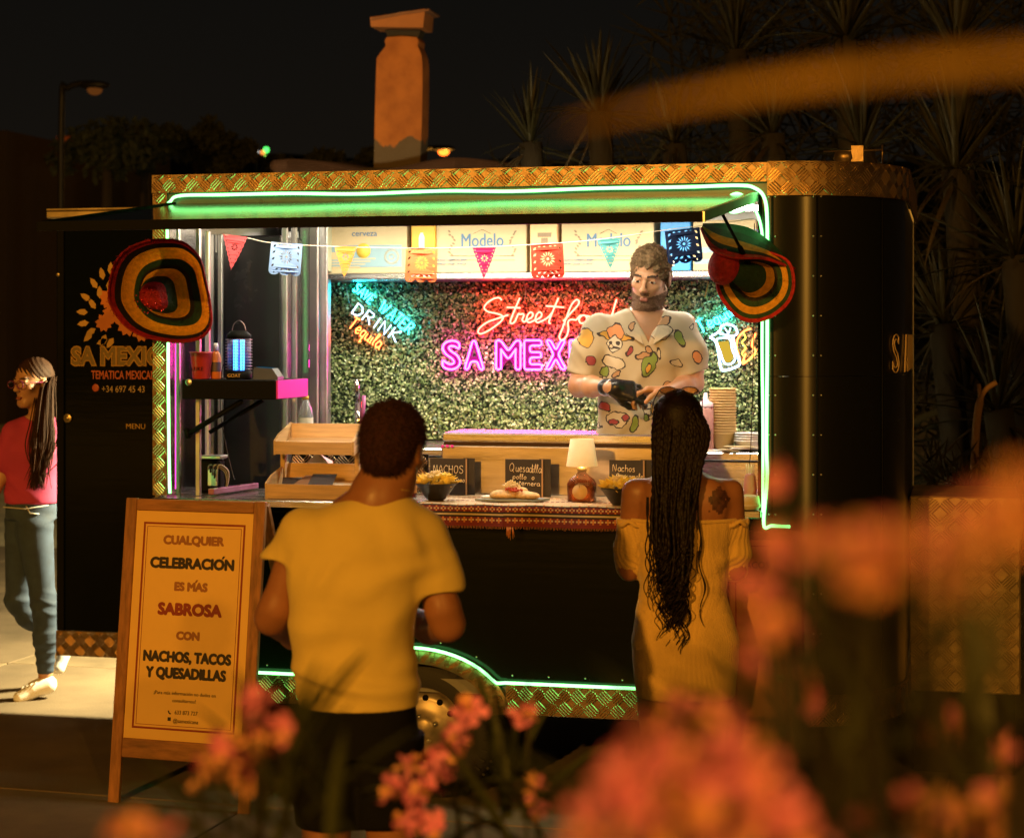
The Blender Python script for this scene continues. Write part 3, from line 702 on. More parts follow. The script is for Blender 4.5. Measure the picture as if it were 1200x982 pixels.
BEARD = mat('beard_hair', (.20, .11, .065), .85, var=.35, vscale=160, bump=.8, bscale=320)
EYEW = mat('eye_white', (.7, .68, .64), .2, var=0); IRIS = mat('iris', (.04, .025, .015), .1, var=0)
FACE = lambda sk: [sk, LIP, BROW, BEARD, EYEW, IRIS]
def cutp(F, p, n, lo, hi):
    n = np.array(n, float); n /= np.linalg.norm(n); p = np.array(p, float)
    F.ev(lambda x, y, z: -((x-p[0])*n[0]+(y-p[1])*n[1]+(z-p[2])*n[2]), lo, hi, .004, 'sub')
# ------------------------------------------------------------------ 1: man in yellow T-shirt, seen from behind
S1 = 490.
def l1(px, py, y=0): return ((px-420)/S1, y, EYE-(py-395)/S1)
man = person(420, FPX/S1, 0, 'man in plain yellow T-shirt and black shorts, seen from behind at the counter')
hc = np.array((.084, .015, 1.578)); hR = mrot(PI-.33, .24, 0)
F = Field((-.4, -.35, 0), (.45, .45, 1.75), .006)
head(F, hc, hR, .89)
F.cone((.079, -.005, 1.56), (.045, -.015, 1.40), .051, .060, .03); F.cone((.045, -.01, 1.46), (.03, 0, 1.42), .07, .1, .04)
F.loft([(1.42, .03, 0, .10, .06), (1.36, .015, 0, .15, .085), (1.2, -.01, 0, .12, .085), (1.05, 0, 0, .11, .08), (.95, 0, 0, .11, .08)], .03)
F.chain([(-.14, 0, 1.36), (-.198, .02, 1.20), (-.212, .035, 1.175)], [.043, .040, .037], .02); F.chain([(-.212, .035, 1.172), (-.17, .17, 1.115), (-.11, .29, 1.12)], [.039, .038, .026], .02)
F.chain([(.16, 0, 1.35), (.202, .0, 1.20), (.213, .01, 1.165)], [.043, .041, .038], .02); F.chain([(.213, .01, 1.160), (.165, .16, 1.13), (.08, .28, 1.15)], [.040, .038, .026], .02)
hand(F, (-.11, .29, 1.12), basis((.5, .8, .2), (0, 0, 1)), 1, 1); hand(F, (.08, .28, 1.15), basis((-.45, .8, .2), (0, 0, 1)), 1, -1)
for x in (-1, 1):
    F.chain([(x*.068, 0, .90), (x*.080, 0, .56), (x*.082, .02, .49), (x*.09, -.01, .36), (x*.09, 0, .1)], [.066, .055, .056, .058, .036], .02)
    F.chain([(x*.09, -.02, .06), (x*.11, .16, .04)], [.042, .035], .03)
V, Q = F.mesh(); V = relax(V, Q, 1); npmesh('body', V, Q, FACE(SK2m), man, headzones(V, Q, hc, hR, .89))
# hair
F = Field((-.1, -.18, 1.4), (.28, .2, 1.76), .004); F.frame(hc, hR, .885)
F.ell((0, .017, .046), (.080, .102, .084), .02); F.ell((0, .045, -.002), (.072, .070, .07), .03); F.ell((0, .07, -.045), (.048, .04, .035), .03)
F.ell((0, -.13, -.03), (.10, .09, .10), .01, 'sub'); F.ell((.085, .008, -.03), (.03, .024, .04), .008, 'sub'); F.ell((-.085, .008, -.03), (.03, .024, .04), .008, 'sub'); F.frame()
V, Q = F.mesh(); N = vnormals(V, Q); rs = np.random.RandomState(2); V = V+N*(rs.rand(len(V))[:, None]*.0035)
V += N*(.0025*np.sin(V[:, 0:1]*150)*np.sin(V[:, 1:2]*140+1)*np.sin(V[:, 2:3]*130))
HAIR1 = mat('short_dark_hair', (.030, .006, .005), .9, var=.3, vscale=90, bump=.9, bscale=240)  # base colour reddened to carry the neon light on the hair
ho = npmesh('hair', V, Q, HAIR1, man); N = vnormals(V, Q); fibres('hair_strands', V, Q, N, lambda c: c[:, 2] > 1.40, 9000, .010, .0006, HAIR1, man, (0, 0, -.5), 3)
# T-shirt
F = Field((-.42, -.3, .9), (.42, .3, 1.56), .005)
F.chain([(-.130, 0, 1.38), (-.171, .015, 1.30), (-.180, .02, 1.22)], [.062, .057, .054], .03)
F.chain([(.150, 0, 1.37), (.184, .005, 1.27), (.198, .005, 1.17)], [.063, .058, .056], .03)
cutp(F, (-.20, .015, 1.318), (-.12, 0, -1), (-.36, -.14, 1.12), (-.13, .16, 1.34)); cutp(F, (.205, 0, 1.242), (.12, 0, -1), (.135, -.12, 1.1), (.34, .14, 1.27))
F.loft([(1.475, .055, -.01, .065, .06), (1.452, .042, -.008, .105, .078), (1.42, .028, -.004, .155, .095), (1.36, .014, -.004, .176, .112), (1.25, -.010, -.004, .158, .114), (1.12, -.014, -.0, .148, .108), (1.03, -.006, .0, .147, .113), (.972, .001, 0, .143, .116)], .03, n=2.2)
F.cone((.09, .03, 1.60), (.058, -.004, 1.475), .052, .066, .008, 'sub')
V, Q = F.mesh(); V = relax(V, Q, 2); N = vnormals(V, Q)
V = folds(V, N, .015, [(2, 3, 30, 0, 1.2, 1.035, .028), (30, 0, 9, .4, .35, 1.36, .05), (-22, 0, 20, 2.0, .5, 1.30, .05), (16, 6, -14, 1.1, .45, 1.2, .07), (-5, 2, 24, 1.5, .6, 1.09, .04), (13, 0, -3, .6, .55, 1.26, .13), (9, 5, 4, 2.4, .4, 1.4, .05), (-12, 0, 14, .2, .4, 1.17, .07)])
SHIRT1 = mat('yellow_cotton', (.66, .50, .14), .85, var=.06, vscale=5, bump=.3, bscale=420, sheen=.2)
ts = npmesh('t_shirt', V, Q, SHIRT1, man)
mb = MB(); mb.tube([(.058+.064*math.cos(a), -.004+.064*math.sin(a), 1.476+.004*math.cos(a)-.014*math.sin(a)+.012*(a > 9)) for a in [2*PI*k/32 for k in range(32)]], .0075, 8, closed=True)
mb.build('collar', SHIRT1, ts)
F = Field((-.3, -.3, .6), (.35, .3, 1.02), .006)
F.loft([(1.0, .0, 0, .134, .105), (.93, .0, 0, .140, .110), (.86, .0, 0, .144, .112)], .02, n=2.3)
for x, sx in ((-1, -.072), (1, .072)): F.loft([(.9, sx, 0, .085, .11), (.8, sx, 0, .083, .1), (.69, sx, .0, .078, .088)], .02, n=2.2)
V, Q = F.mesh(); V = relax(V, Q, 1); N = vnormals(V, Q); V = folds(V, N, .008, [(14, 0, 20, 0, .8, .8, .1), (-20, 6, 10, 2, .6, .75, .1)])
npmesh('shorts', V, Q, mat('black_cotton', (.007, .007, .009), .9, bump=.3, bscale=300, spec=.1), man)
F = Field((-.25, -.2, 0), (.25, .35, .2), .006)
for x in (-1, 1): F.chain([(x*.09, -.03, .05), (x*.115, .19, .045)], [.052, .045], .03)
F.ev(lambda x, y, z: z-.002, (-.3, -.3, -.1), (.3, .4, .002), .002, 'sub'); V, Q = F.mesh(); npmesh('shoes', V, Q, mat('dark_shoe', (.03, .03, .03), .6), man)
# ------------------------------------------------------------------ 2: woman in the yellow off-shoulder dress, long braids
S2 = 375.
wo = person(800, FPX/S2, 0, 'woman with long dark braids in a yellow knitted off-shoulder dress, seen from behind')
hc = np.array((-.012, .02, 1.555)); hR = mrot(PI-.1, .12, 0)
F = Field((-.4, -.35, 0), (.4, .45, 1.72), .006)
head(F, hc, hR, .98, True)
F.cone((-.01, .0, 1.52), (0, 0, 1.38), .046, .052, .03)
F.loft([(1.425, 0, .0, .07, .05), (1.395, 0, .0, .14, .066), (1.34, 0, .0, .155, .083), (1.25, 0, 0, .14, .09), (1.1, 0, 0, .115, .08)], .03)
F.ell((-.06, -.055, 1.34), (.06, .03, .07), .03); F.ell((.07, -.055, 1.34), (.06, .03, .07), .03)
for x in (-1, 1):
    F.chain([(x*.148, 0, 1.365), (x*.164, .01, 1.22), (x*.166, .02, 1.13)], [.042, .035, .032], .03)
    F.chain([(x*.166, .02, 1.12), (x*.14, .17, 1.14), (x*.08, .24, 1.2)], [.035, .031, .022], .02)
    hand(F, (x*.08, .24, 1.2), basis((-x*.5, .7, .4), (0, 0, 1)), .9, -x)
    F.chain([(x*.07, 0, .85), (x*.068, 0, .5), (x*.068, .01, .47), (x*.066, -.02, .36), (x*.062, -.01, .12)], [.085, .055, .052, .053, .031], .02)
    F.chain([(x*.062, -.02, .1), (x*.07, .12, .04)], [.034, .028], .02)
V, Q = F.mesh(); V = relax(V, Q, 1); npmesh('body', V, Q, FACE(SK2m)+[mat('tattooed_skin', (.09, .035, .025), .5, var=.6, vscale=50)], wo, (lambda z_, c_: np.where((np.hypot((c_[:, 0]-.105)/.030, (c_[:, 2]-1.345)/.038)+.35*np.sin(c_[:, 0]*190)*np.cos(c_[:, 2]*170) < 1) & (c_[:, 1] < .02), 6, z_))(headzones(V, Q, hc, hR, .98), V[Q].mean(1)))
F = Field((-.35, -.3, .68), (.35, .3, 1.32), .005)
F.loft([(1.285, 0, 0, .172, .098), (1.2, 0, 0, .15, .102), (1.12, 0, 0, .138, .094), (1.06, 0, 0, .132, .092), (.99, .002, -.004, .148, .106), (.91, .008, -.012, .166, .126), (.84, .008, -.008, .164, .12), (.73, .008, 0, .152, .112)], .03, n=2.2)
for x in (-1, 1): F.cone((x*.160, 0, 1.268), (x*.166, .015, 1.18), .044, .045, .02); F.cone((x*.166, .015, 1.18), (x*.164, .03, 1.128), .045, .042, .02)
F.ev(lambda x, y, z: 1.283+.0*x-z, (-.4, -.3, 1.283), (.4, .3, 1.4), .006, 'sub')
V, Q = F.mesh(); V = relax(V, Q, 2); N = vnormals(V, Q)
rib = .0016*np.sin(np.arctan2(V[:, 1], V[:, 0])*110); V = V+N*rib[:, None]
V = folds(V, N, .006, [(4, 2, 34, 0, .9, 1.1, .05), (-7, 0, 28, 1.2, .7, 1.17, .05), (10, 0, 20, 2, .4, .95, .1)])
DRESS = mat('yellow_knit', (.70, .45, .12), .9, var=.1, vscale=14, bump=.7, bscale=260, sheen=.35)
npmesh('dress', V, Q, DRESS, wo)
mb = MB()
for x in (-1, 1): mb.tube([(x*(.158+.046*math.cos(a)*.95), .0+.06*math.sin(a), 1.272+.008*math.cos(a*5)) for a in [2*PI*k/30 for k in range(30)]], .007, 6, closed=True)
mb.tube([(.170*math.cos(a), .098*math.sin(a), 1.281) for a in [2*PI*k/48 for k in range(48)]], .007, 6, closed=True)
mb.build('dress_edging', DRESS, wo)
F = Field((-.15, -.15, 1.4), (.13, .2, 1.72), .006); F.frame(hc, hR, .98); F.ell((0, .02, .046), (.08, .101, .085), .02); F.ell((0, .05, -.02), (.07, .065, .07), .03); F.ell((0, -.13, -.04), (.1, .09, .1), .01, 'sub'); F.frame()
V, Q = F.mesh(); BRAID = mat('braided_hair', (.008, .004, .003), .5, spec=.22, var=.4, vscale=40, bump=.4, bscale=200)
hr = npmesh('hair', V, Q, BRAID, wo)
rs = random.Random(5)
def braid(i, n):
    a = -1.25+2.5*(i+.5)/n+rs.uniform(-.05, .05); row = rs.random()
    # scalp root, seen from behind: angle across the head
    hx = hc[0]+.082*math.sin(a)*(.6+.4*row); hz = hc[2]+.045+.088*math.cos(a)*(.35+.65*row)*(1-.0*row); hy = hc[1]-.02-.085*math.sqrt(max(0, 1-min(1, ((hx-hc[0])/.09)**2)))*(1-.75*row)
    xb = hc[0]-.026+.066*math.sin(a)+rs.uniform(-.010, .010); dep = -.105-.035*rs.random()
    zend = 1.09+rs.uniform(-.06, .10)+abs(xb+.035)*.8
    p = [(hx, hy, hz), (hc[0]+.092*math.sin(a), hc[1]-.075-.04*math.cos(a), hc[2]-.005), ((hc[0]+.088*math.sin(a)+xb)/2-.004, -.098+dep*.15, 1.44), (xb, dep, 1.33), (xb*.85-.008, dep-.005, 1.20), (xb*.62-.016+rs.uniform(-.014, .014), dep-.01, zend)]
    return smooth_path(p, 12), xb, dep, zend
mb = MB(); loose = MB()
for i in range(62):
    path, xb, dep, zend = braid(i, 62); r0 = rs.uniform(.0048, .0068); n = len(path); ph = rs.random()*6; wa = rs.uniform(.002, .006); wf = rs.uniform(9, 16)
    path2 = [q+Vector((wa*math.sin(q.z*wf*2+ph), wa*math.cos(q.z*wf*1.7+ph), 0))*min(1, max(0, 1.5-q.z)*5) for q in smooth_path(path[::2], 3)]
    n = len(path2); mb.tube(path2, [r0*(1+.24*math.sin(k*1.55+ph)) for k in range(n)], 6)
    e = path[-1]
    for q in range(2):
        a0 = rs.random()*6; L = rs.uniform(.09, .2); cr = rs.uniform(.006, .014); dx = rs.uniform(-.02, .02)-e.x*.15-.004
        loose.tube([(e.x+dx*t+cr*math.sin(a0+t*14)*min(1, t*4), e.y+cr*math.cos(a0+t*14)*min(1, t*4), e.z+.01-L*t) for t in [k/26 for k in range(27)]], [.0028*(1-.6*k/26) for k in range(27)], 5)
for i in range(7):        # a few loose strands beside the bundle
    x0 = -.115+rs.uniform(-.015, .01) if i < 5 else .035; L = rs.uniform(.28, .42); a0 = rs.random()*6
    loose.tube([(x0+.012*math.sin(a0+t*16)*t+(.0 if i < 5 else .02*t), -.115, 1.36-L*t) for t in [k/40 for k in range(41)]], [.003*(1-.5*k/40) for k in range(41)], 5)
mb.build('braids', BRAID, wo, local=True, fix=False, kind='stuff'); loose.build('loose_curls', BRAID, wo, local=True, fix=False, kind='stuff')
mb = MB(); 
for x in (-.033, .033):
    mb.tube([(hc[0]+x+.026*math.cos(a), hc[1]-.02+.004*math.sin(a), hc[2]+.128+.011*math.sin(a)) for a in [2*PI*k/18 for k in range(18)]], .0022, 6, closed=True)
mb.tube([(hc[0]-.008, hc[1]-.02, hc[2]+.132), (hc[0]+.008, hc[1]-.02, hc[2]+.132)], .0025, 6)
for x in (-1, 1): mb.tube([(hc[0]+x*.06, hc[1]-.02, hc[2]+.13), (hc[0]+x*.075, hc[1]+.0, hc[2]+.10), (hc[0]+x*.082, hc[1]+.06, hc[2]+.05)], .002, 6)
gls = mb.build('sunglasses', mat('glasses_frame', (.03, .015, .01), .3), wo, local=True)
mb = MB()
for x in (-.033, .033): mb.lathe([(0, 0), (.024, 0)], (hc[0]+x, hc[1]-.02, hc[2]+.128), 16, axis='y', R=Matrix.Diagonal((1, 1, .42)).to_3x3())
mb.build('lens', mat('amber_lens', (.35, .15, .03), .1, trans=.6), gls, local=True)
F = Field((-.2, -.2, 0), (.2, .3, .2), .006)
for x in (-1, 1): F.chain([(x*.062, -.03, .085), (x*.07, .13, .03)], [.036, .034], .03); F.cone((x*.062, -.05, .07), (x*.062, -.05, .008), .016, .009, .01)
V, Q = F.mesh(); npmesh('shoes', V, Q, mat('dark_shoe', (.03, .03, .03), .6), wo)
# ------------------------------------------------------------------ 3: the server
S3 = 283.
sv = person(750, FPX/S3, 0, 'bearded server in a cream printed short-sleeved shirt, pulling on a black glove', .5)
OZ = .5
def l3(px, py, y=0): return np.array(((px-750)/S3, y, EYE-(py-395)/S3-OZ))
hs = 1.0; hc = l3(761, 325, -.03); hR = mrot(-.30, .30, .10)
wl, wr = l3(712, 452, -.29), l3(778, 457, -.24); eL, eR = l3(679, 452, -.03), l3(811, 449, -.02)
F = Field((-.36, -.45, .75), (.36, .25, 1.80), .0045)
head(F, hc, hR, hs)
F.cone(hc+np.array((-.0, .035, -.06)), l3(757, 375, .02), .063, .07, .03)
F.loft([(1.455, .02, .02, .09, .07), (1.415, .02, .02, .17, .09), (1.36, .02, .015, .175, .1), (1.2, .0, .01, .165, .1), (1.0, -.01, 0, .15, .095), (.8, -.01, 0, .15, .1)], .035)
F.chain([l3(700, 386, .02), l3(685, 425, -.0), eL], [.062, .052, .045], .02); F.chain([l3(800, 383, .02), l3(810, 425, .0), eR], [.062, .053, .045], .02)
F.chain([eL, (eL*.6+wl*.4), wl], [.043, .042, .027], .02); F.chain([eR, (eR*.6+wr*.4), wr], [.043, .042, .027], .02)
dL, dR_ = (wl-eL), (wr-eR); BL = basis((1, -.05, -.18), (0, -1, .35)); BRr = basis((-1, -.12, .02), (.0, .3, 1))
hand(F, wl, BL, 1.08, -1, (.55, .6, .65, .7)); hand(F, wr, BRr, 1.08, 1, (.5, .6, .65, .7))
V, Q = F.mesh(); V = relax(V, Q, 1, .35); SK3 = mat('skin_light_tan', (.50, .26, .145), .42, var=.1, vscale=14, bump=.08, bscale=180, sss=.08)
bd = npmesh('body', V, Q, FACE(SK3), sv, headzones(V, Q, hc, hR, hs, True))
_z = headzones(V, Q, hc, hR, hs, True); _N = vnormals(V, Q); fibres('beard_strands', V, Q[_z == 3], _N, lambda c: c[:, 2] > 0, 4000, .0042, .0005, mat('beard_strand', (.15, .085, .05), .8), bd, (0, -.1, -.8), 6)
F = Field((-.2, -.45, 1.0), (.2, -.1, 1.3), .0035); hand(F, wl, BL, 1.08, -1, (.55, .6, .65, .7), grow=.0022); F.cone(wl-dL/np.linalg.norm(dL)*.045, wl+np.array((.02, 0, 0)), .036, .033, .01)
V, Q = F.mesh(); npmesh('glove', V, Q, mat('black_nitrile', (.018, .018, .022), .28, bump=.5, bscale=60), sv)
# hair
F = Field((-.2, -.25, 1.45), (.25, .2, 1.85), .0045); F.frame(hc, hR, hs); F.ell((0, .014, .045), (.0755, .0985, .083), .02); F.ell((0, -.022, .094), (.046, .052, .024), .03); F.ell((0, .05, .0), (.070, .056, .06), .03)
F.ell((0, -.135, .002), (.12, .085, .084), .008, 'sub'); F.ell((.09, .0, -.035), (.035, .03, .06), .01, 'sub'); F.ell((-.09, .0, -.035), (.035, .03, .06), .01, 'sub'); F.frame()
V, Q = F.mesh(); N = vnormals(V, Q); r_ = np.random.RandomState(4); V += N*(r_.rand(len(V))[:, None]*.007)+N*(.006*np.sin(V[:, 0:1]*140+3*np.sin(V[:, 2:3]*60))*np.sin(V[:, 1:2]*110+V[:, 2:3]*90))
N = vnormals(V, Q); BQ = mat('brown_quiff', (.19, .12, .06), .85, var=.5, vscale=120, bump=1, bscale=260); npmesh('hair', V, Q, BQ, sv); fibres('hair_strands', V, Q, N, lambda c: c[:, 2] > 1.5, 9000, .0065, .0006, BQ, sv, (0, -.2, .5), 5)
# shirt
F = Field((-.42, -.25, .7), (.42, .25, 1.5), .0045)
for (a, b, c2) in ((l3(703, 388, .015), l3(690, 415, .0), l3(683, 448, -.0)), (l3(797, 386, .015), l3(806, 412, .0), l3(812, 446, .0))): F.chain([a, b, c2], [.074, .072, .074], .03)
p = l3(684, 440); cutp(F, p, (-.25, 0, -1), (-.40, -.2, p[2]-.15), (-.12, .2, p[2]+.05)); p = l3(812, 437); cutp(F, p, (.3, 0, -1), (.12, -.2, p[2]-.15), (.40, .2, p[2]+.06))
F.loft([(1.468, .022, .015, .075, .07), (1.445, .02, .015, .13, .085), (1.415, .02, .015, .172, .10), (1.36, .02, .01, .180, .118), (1.2, .0, .005, .168, .116), (1.05, -.008, 0, .160, .110), (.92, -.012, 0, .175, .118), (.80, -.012, 0, .178, .12)], .03, n=2.25)
vb = l3(757, 403)
F.ev(lambda x, y, z: np.maximum(np.abs(x-vb[0]-.004)-(z-vb[2])*.50, y-.0), (vb[0]-.09, -.2, vb[2]-.01), (vb[0]+.09, 0, 1.5), .004, 'sub')
F.cone(hc+np.array((-.0, .03, -.05)), l3(757, 373, .01), .064, .078, .006, 'sub')
V, Q = F.mesh(); V = relax(V, Q, 1); N = vnormals(V, Q)
V = folds(V, N, .011, [(20, 0, 16, 0, .7, 1.3, .12), (-18, 0, 20, 2.2, .7, 1.15, .12), (12, 4, -26, 1, .6, 1.0, .12), (24, 0, 6, 3, .5, 1.4, .05)])
def printed(name, base, blobs, rough=.8):
    m = bpy.data.materials.new(name); m.use_nodes = True; n = m.node_tree; b = n.nodes['Principled BSDF']; b.inputs['Roughness'].default_value = rough
    tc = n.nodes.new('ShaderNodeTexCoord'); nz = n.nodes.new('ShaderNodeTexNoise'); nz.inputs['Scale'].default_value = 28; nz.inputs['Detail'].default_value = 2
    n.links.new(tc.outputs['Object'], nz.inputs[0]); ad = n.nodes.new('ShaderNodeVectorMath'); ad.operation = 'MULTIPLY_ADD'; ad.inputs[1].default_value = (.03, .03, .03)
    n.links.new(nz.outputs['Color'], ad.inputs[0]); n.links.new(tc.outputs['Object'], ad.inputs[2])
    cur = None; prev = (*base, 1)
    rgb = n.nodes.new('ShaderNodeRGB'); rgb.outputs[0].default_value = prev; cur = rgb.outputs[0]
    for (cx, cz, rx, rz, an, col) in blobs:
        mp = n.nodes.new('ShaderNodeMapping'); mp.vector_type = 'TEXTURE'; mp.inputs['Location'].default_value = (cx+.015, .0, cz+.015); mp.inputs['Rotation'].default_value = (0, an, 0); mp.inputs['Scale'].default_value = (rx, 1e6, rz)
        n.links.new(ad.outputs[0], mp.inputs[0]); ln = n.nodes.new('ShaderNodeVectorMath'); ln.operation = 'LENGTH'; n.links.new(mp.outputs[0], ln.inputs[0])
        cr = n.nodes.new('ShaderNodeValToRGB'); cr.color_ramp.interpolation = 'CONSTANT'; e = cr.color_ramp.elements; e[0].position = 0; e[0].color = (1, 1, 1, 1); e[1].position = .98; e[1].color = (0, 0, 0, 1)
        n.links.new(ln.outputs['Value'], cr.inputs[0])
        c3 = n.nodes.new('ShaderNodeValToRGB'); c3.color_ramp.interpolation = 'CONSTANT'; c3.color_ramp.elements[0].color = (*col, 1); c3.color_ramp.elements[1].position = max(.5, .97-.0035/min(rx, rz)); c3.color_ramp.elements[1].color = (.04, .03, .03, 1)
        n.links.new(ln.outputs['Value'], c3.inputs[0])
        mx = n.nodes.new('ShaderNodeMix'); mx.data_type = 'RGBA'; n.links.new(cr.outputs[0], mx.inputs[0]); n.links.new(cur, mx.inputs[6]); n.links.new(c3.outputs[0], mx.inputs[7]); cur = mx.outputs[2]
    n.links.new(cur, b.inputs['Base Color']); return m
def bl(px, py, rx, rz, an, col): q = l3(px, py); return (q[0], q[2], rx/S3, rz/S3, an, col)
YE, GR, RD, WHt, TN, CR = (.60, .33, .06), (.20, .28, .06), (.30, .05, .06), (.60, .57, .5), (.46, .27, .15), (.58, .50, .38)
blobs = [bl(720, 394, 22, 5, .15, YE), bl(720, 389, 10, 10, 0, (.75, .3, .12)), bl(719, 403, 9, 10, 0, WHt), bl(715, 402, 2.2, 2.6, 0, (.05, .04, .04)), bl(723, 402, 2.2, 2.6, 0, (.05, .04, .04)), bl(719, 408, 7, 1.6, 0, (.05, .04, .04)), bl(718, 424, 14, 8, .3, CR), bl(736, 412, 4, 8, .5, RD),
         bl(772, 388, 15, 12, 0, CR), bl(770, 378, 17, 5, -.3, TN), bl(758, 427, 9, 17, .35, GR), bl(757, 432, 4, 7, .35, YE), bl(752, 416, 10, 4, -.2, TN), bl(795, 397, 5, 12, -.5, GR), bl(686, 396, 9, 12, .2, YE), bl(692, 422, 6, 6, 0, RD),
         bl(722, 490, 13, 10, 0, CR), bl(718, 494, 7, 4, 0, RD), bl(759, 478, 8, 13, -.5, CR), bl(762, 478, 4, 9, -.5, YE), bl(741, 495, 5, 11, .3, GR), bl(790, 425, 8, 5, .4, CR), bl(815, 418, 6, 8, 0, (.7, .3, .12)), bl(779, 455, 8, 10, .3, TN), bl(704, 452, 8, 10, 0, CR), bl(739, 382, 4, 7, .3, TN)]
rr_ = random.Random(17)
for _ in range(16): blobs.append(bl(rr_.uniform(690, 815), rr_.uniform(375, 500), rr_.uniform(2.5, 6), rr_.uniform(2.5, 8), rr_.uniform(-1, 1), rr_.choice((YE, GR, RD, TN, CR, CR))))
bmid = l3(757, 0)[0]
SHP = printed('printed_cream_cotton', (.47, .40, .29), [b for b in blobs if b[0]+.0 < bmid+.04]); SHP2 = printed('printed_cream_cotton_right', (.47, .40, .29), [b for b in blobs if b[0] > bmid-.04])
st = npmesh('shirt', V, Q, [SHP, SHP2], sv, (V[Q].mean(1)[:, 0] > bmid).astype(int))
# collar flaps and button placket
mb = MB()
for sx in (-1, 1):
    a = l3(757+sx*17, 366, .0); b = l3(757+sx*22, 372, -.03); c3 = l3(757+sx*25, 392, -.108); d3 = l3(757+sx*6, 404, -.125); e3 = l3(757+sx*12, 384, -.085)
    f = [a, b, c3, d3, e3]; up = [x+np.array((0, -.004, .004)) for x in f]
    mb.add(f+up, [(0, 1, 2, 4), (4, 2, 3), (5, 6, 7, 9), (9, 7, 8), (0, 1, 6, 5), (1, 2, 7, 6), (2, 3, 8, 7), (3, 4, 9, 8)])
mb.build('collar', SHP, st, local=True)
F = Field((-.25, -.2, .3), (.25, .2, .86), .007); F.loft([(.84, -.01, 0, .168, .11), (.7, -.01, 0, .17, .115), (.4, -.01, 0, .18, .1)], .02)
V, Q = F.mesh(); npmesh('trousers', V, Q, mat('black_cotton', (.014, .014, .016), .85), sv)
F = Field((-.25, -.2, 0), (.25, .2, .45), .008)
for x in (-1, 1): F.cone((x*.09-.01, 0, .42), (x*.09, 0, .06), .08, .06, .02); F.cone((x*.09, .0, .05), (x*.1, -.16, .04), .05, .045, .03)
V, Q = F.mesh(); npmesh('trouser_legs', V, Q, mat('black_cotton', (.014, .014, .016), .85), sv)
# ------------------------------------------------------------------ 4: woman walking past at the left
S4 = 231.
w4 = person(30, FPX/S4, 0, 'woman in glasses, pink top and blue jeans with a long ponytail, walking left')
def l4(px, py, y=0): return np.array(((px-30)/S4, y, EYE-(py-395)/S4))
hc = l4(38, 449, 0); hR = mrot(-.62, .05, 0)
F = Field((-.35, -.3, 0), (.4, .45, 1.78), .006)
head(F, hc, hR, 1.0, True)
F.cone(hc+np.array((.02, .01, -.06)), l4(46, 492), .043, .05, .03)
F.loft([(1.45, .06, 0, .06, .055), (1.42, .05, .0, .12, .07), (1.35, .04, 0, .13, .09), (1.2, .03, 0, .11, .085), (1.02, .03, 0, .115, .085), (.93, .03, 0, .115, .085)], .03)
F.chain([l4(17, 506, -.06), l4(4, 556, -.03), l4(-10, 600, -.13)], [.045, .036, .024], .02); F.chain([l4(64, 503, .06), l4(76, 558, .1), l4(84, 600, .06)], [.045, .036, .024], .02)
hand(F, l4(-10, 600, -.13), basis((-.2, -.3, -1), (1, 0, 0)), .95, 1, (.3, .3, .3, .3)); hand(F, l4(84, 600, .06), basis((.2, 0, -1), (-1, 0, 0)), .95, -1, (.3, .3, .3, .3))
F.chain([l4(42, 625, -.05), l4(54, 705, -.06), l4(55, 785, -.03)], [.066, .045, .032], .02); F.chain([l4(55, 790, -.03), l4(50, 806, -.04), l4(36, 812, -.07)], [.033, .026, .018], .02)
F.chain([l4(26, 625, .06), l4(18, 708, .08), l4(62, 756, .22)], [.066, .045, .032], .02); F.chain([l4(62, 756, .22), l4(60, 785, .2)], [.035, .03], .02)
V, Q = F.mesh(); V = relax(V, Q, 1, .4); SK4 = mat('skin_warm', (.46, .25, .15), .45, var=.1, vscale=14, sss=.06)
npmesh('body', V, Q, FACE(SK4), w4, headzones(V, Q, hc, hR, 1.0))
F = Field((-.35, -.25, .95), (.35, .3, 1.5), .005)
F.loft([(1.452, .06, 0, .062, .055), (1.425, .052, 0, .125, .08), (1.35, .04, -.004, .14, .105), (1.28, .035, -.01, .138, .115), (1.15, .03, 0, .128, .098), (1.01, .03, 0, .135, .105)], .03)
F.cone(l4(19, 507, -.058), l4(8, 540, -.04), .060, .058, .03); F.cone(l4(62, 505, .055), l4(70, 535, .09), .056, .056, .03)
F.cone(hc+np.array((.02, 0, -.05)), l4(46, 487, -.01), .05, .066, .006, 'sub')
V, Q = F.mesh(); V = relax(V, Q, 2); N = vnormals(V, Q); V = folds(V, N, .009, [(16, 0, 22, 0, .8, 1.1, .1), (-14, 6, 18, 2, .7, 1.3, .1)])
npmesh('top', V, Q, mat('pink_cotton', (.38, .035, .12), .85, var=.08, bump=.3, bscale=300), w4)
JM = mat('blue_denim', (.032, .055, .105), .8, var=.25, vscale=18, bump=.5, bscale=300)
F = Field((-.3, -.3, .1), (.4, .4, 1.05), .006)
F.loft([(1.03, .03, 0, .122, .095), (.98, .03, 0, .128, .104), (.93, .03, .005, .132, .108)], .05)
F.chain([l4(43, 618, -.04), l4(54, 700, -.06), l4(56, 715, -.06), l4(56, 745, -.05), l4(55, 781, -.03)], [.092, .06, .057, .057, .043], .03)
F.chain([l4(24, 618, .05), l4(17, 706, .07), l4(28, 725, .1), l4(58, 752, .2)], [.092, .062, .06, .045], .03)
V, Q = F.mesh(); V = relax(V, Q, 1); N = vnormals(V, Q); V = folds(V, N, .008, [(6, 0, 70, 0, .7, .25, .12), (10, 0, 50, 1, .7, .5, .06), (20, 0, 30, 2, .6, .9, .08)])
jn_ = npmesh('jeans', V, Q, JM, w4)
mb = MB(); c0 = l4(42, 595, -.1)
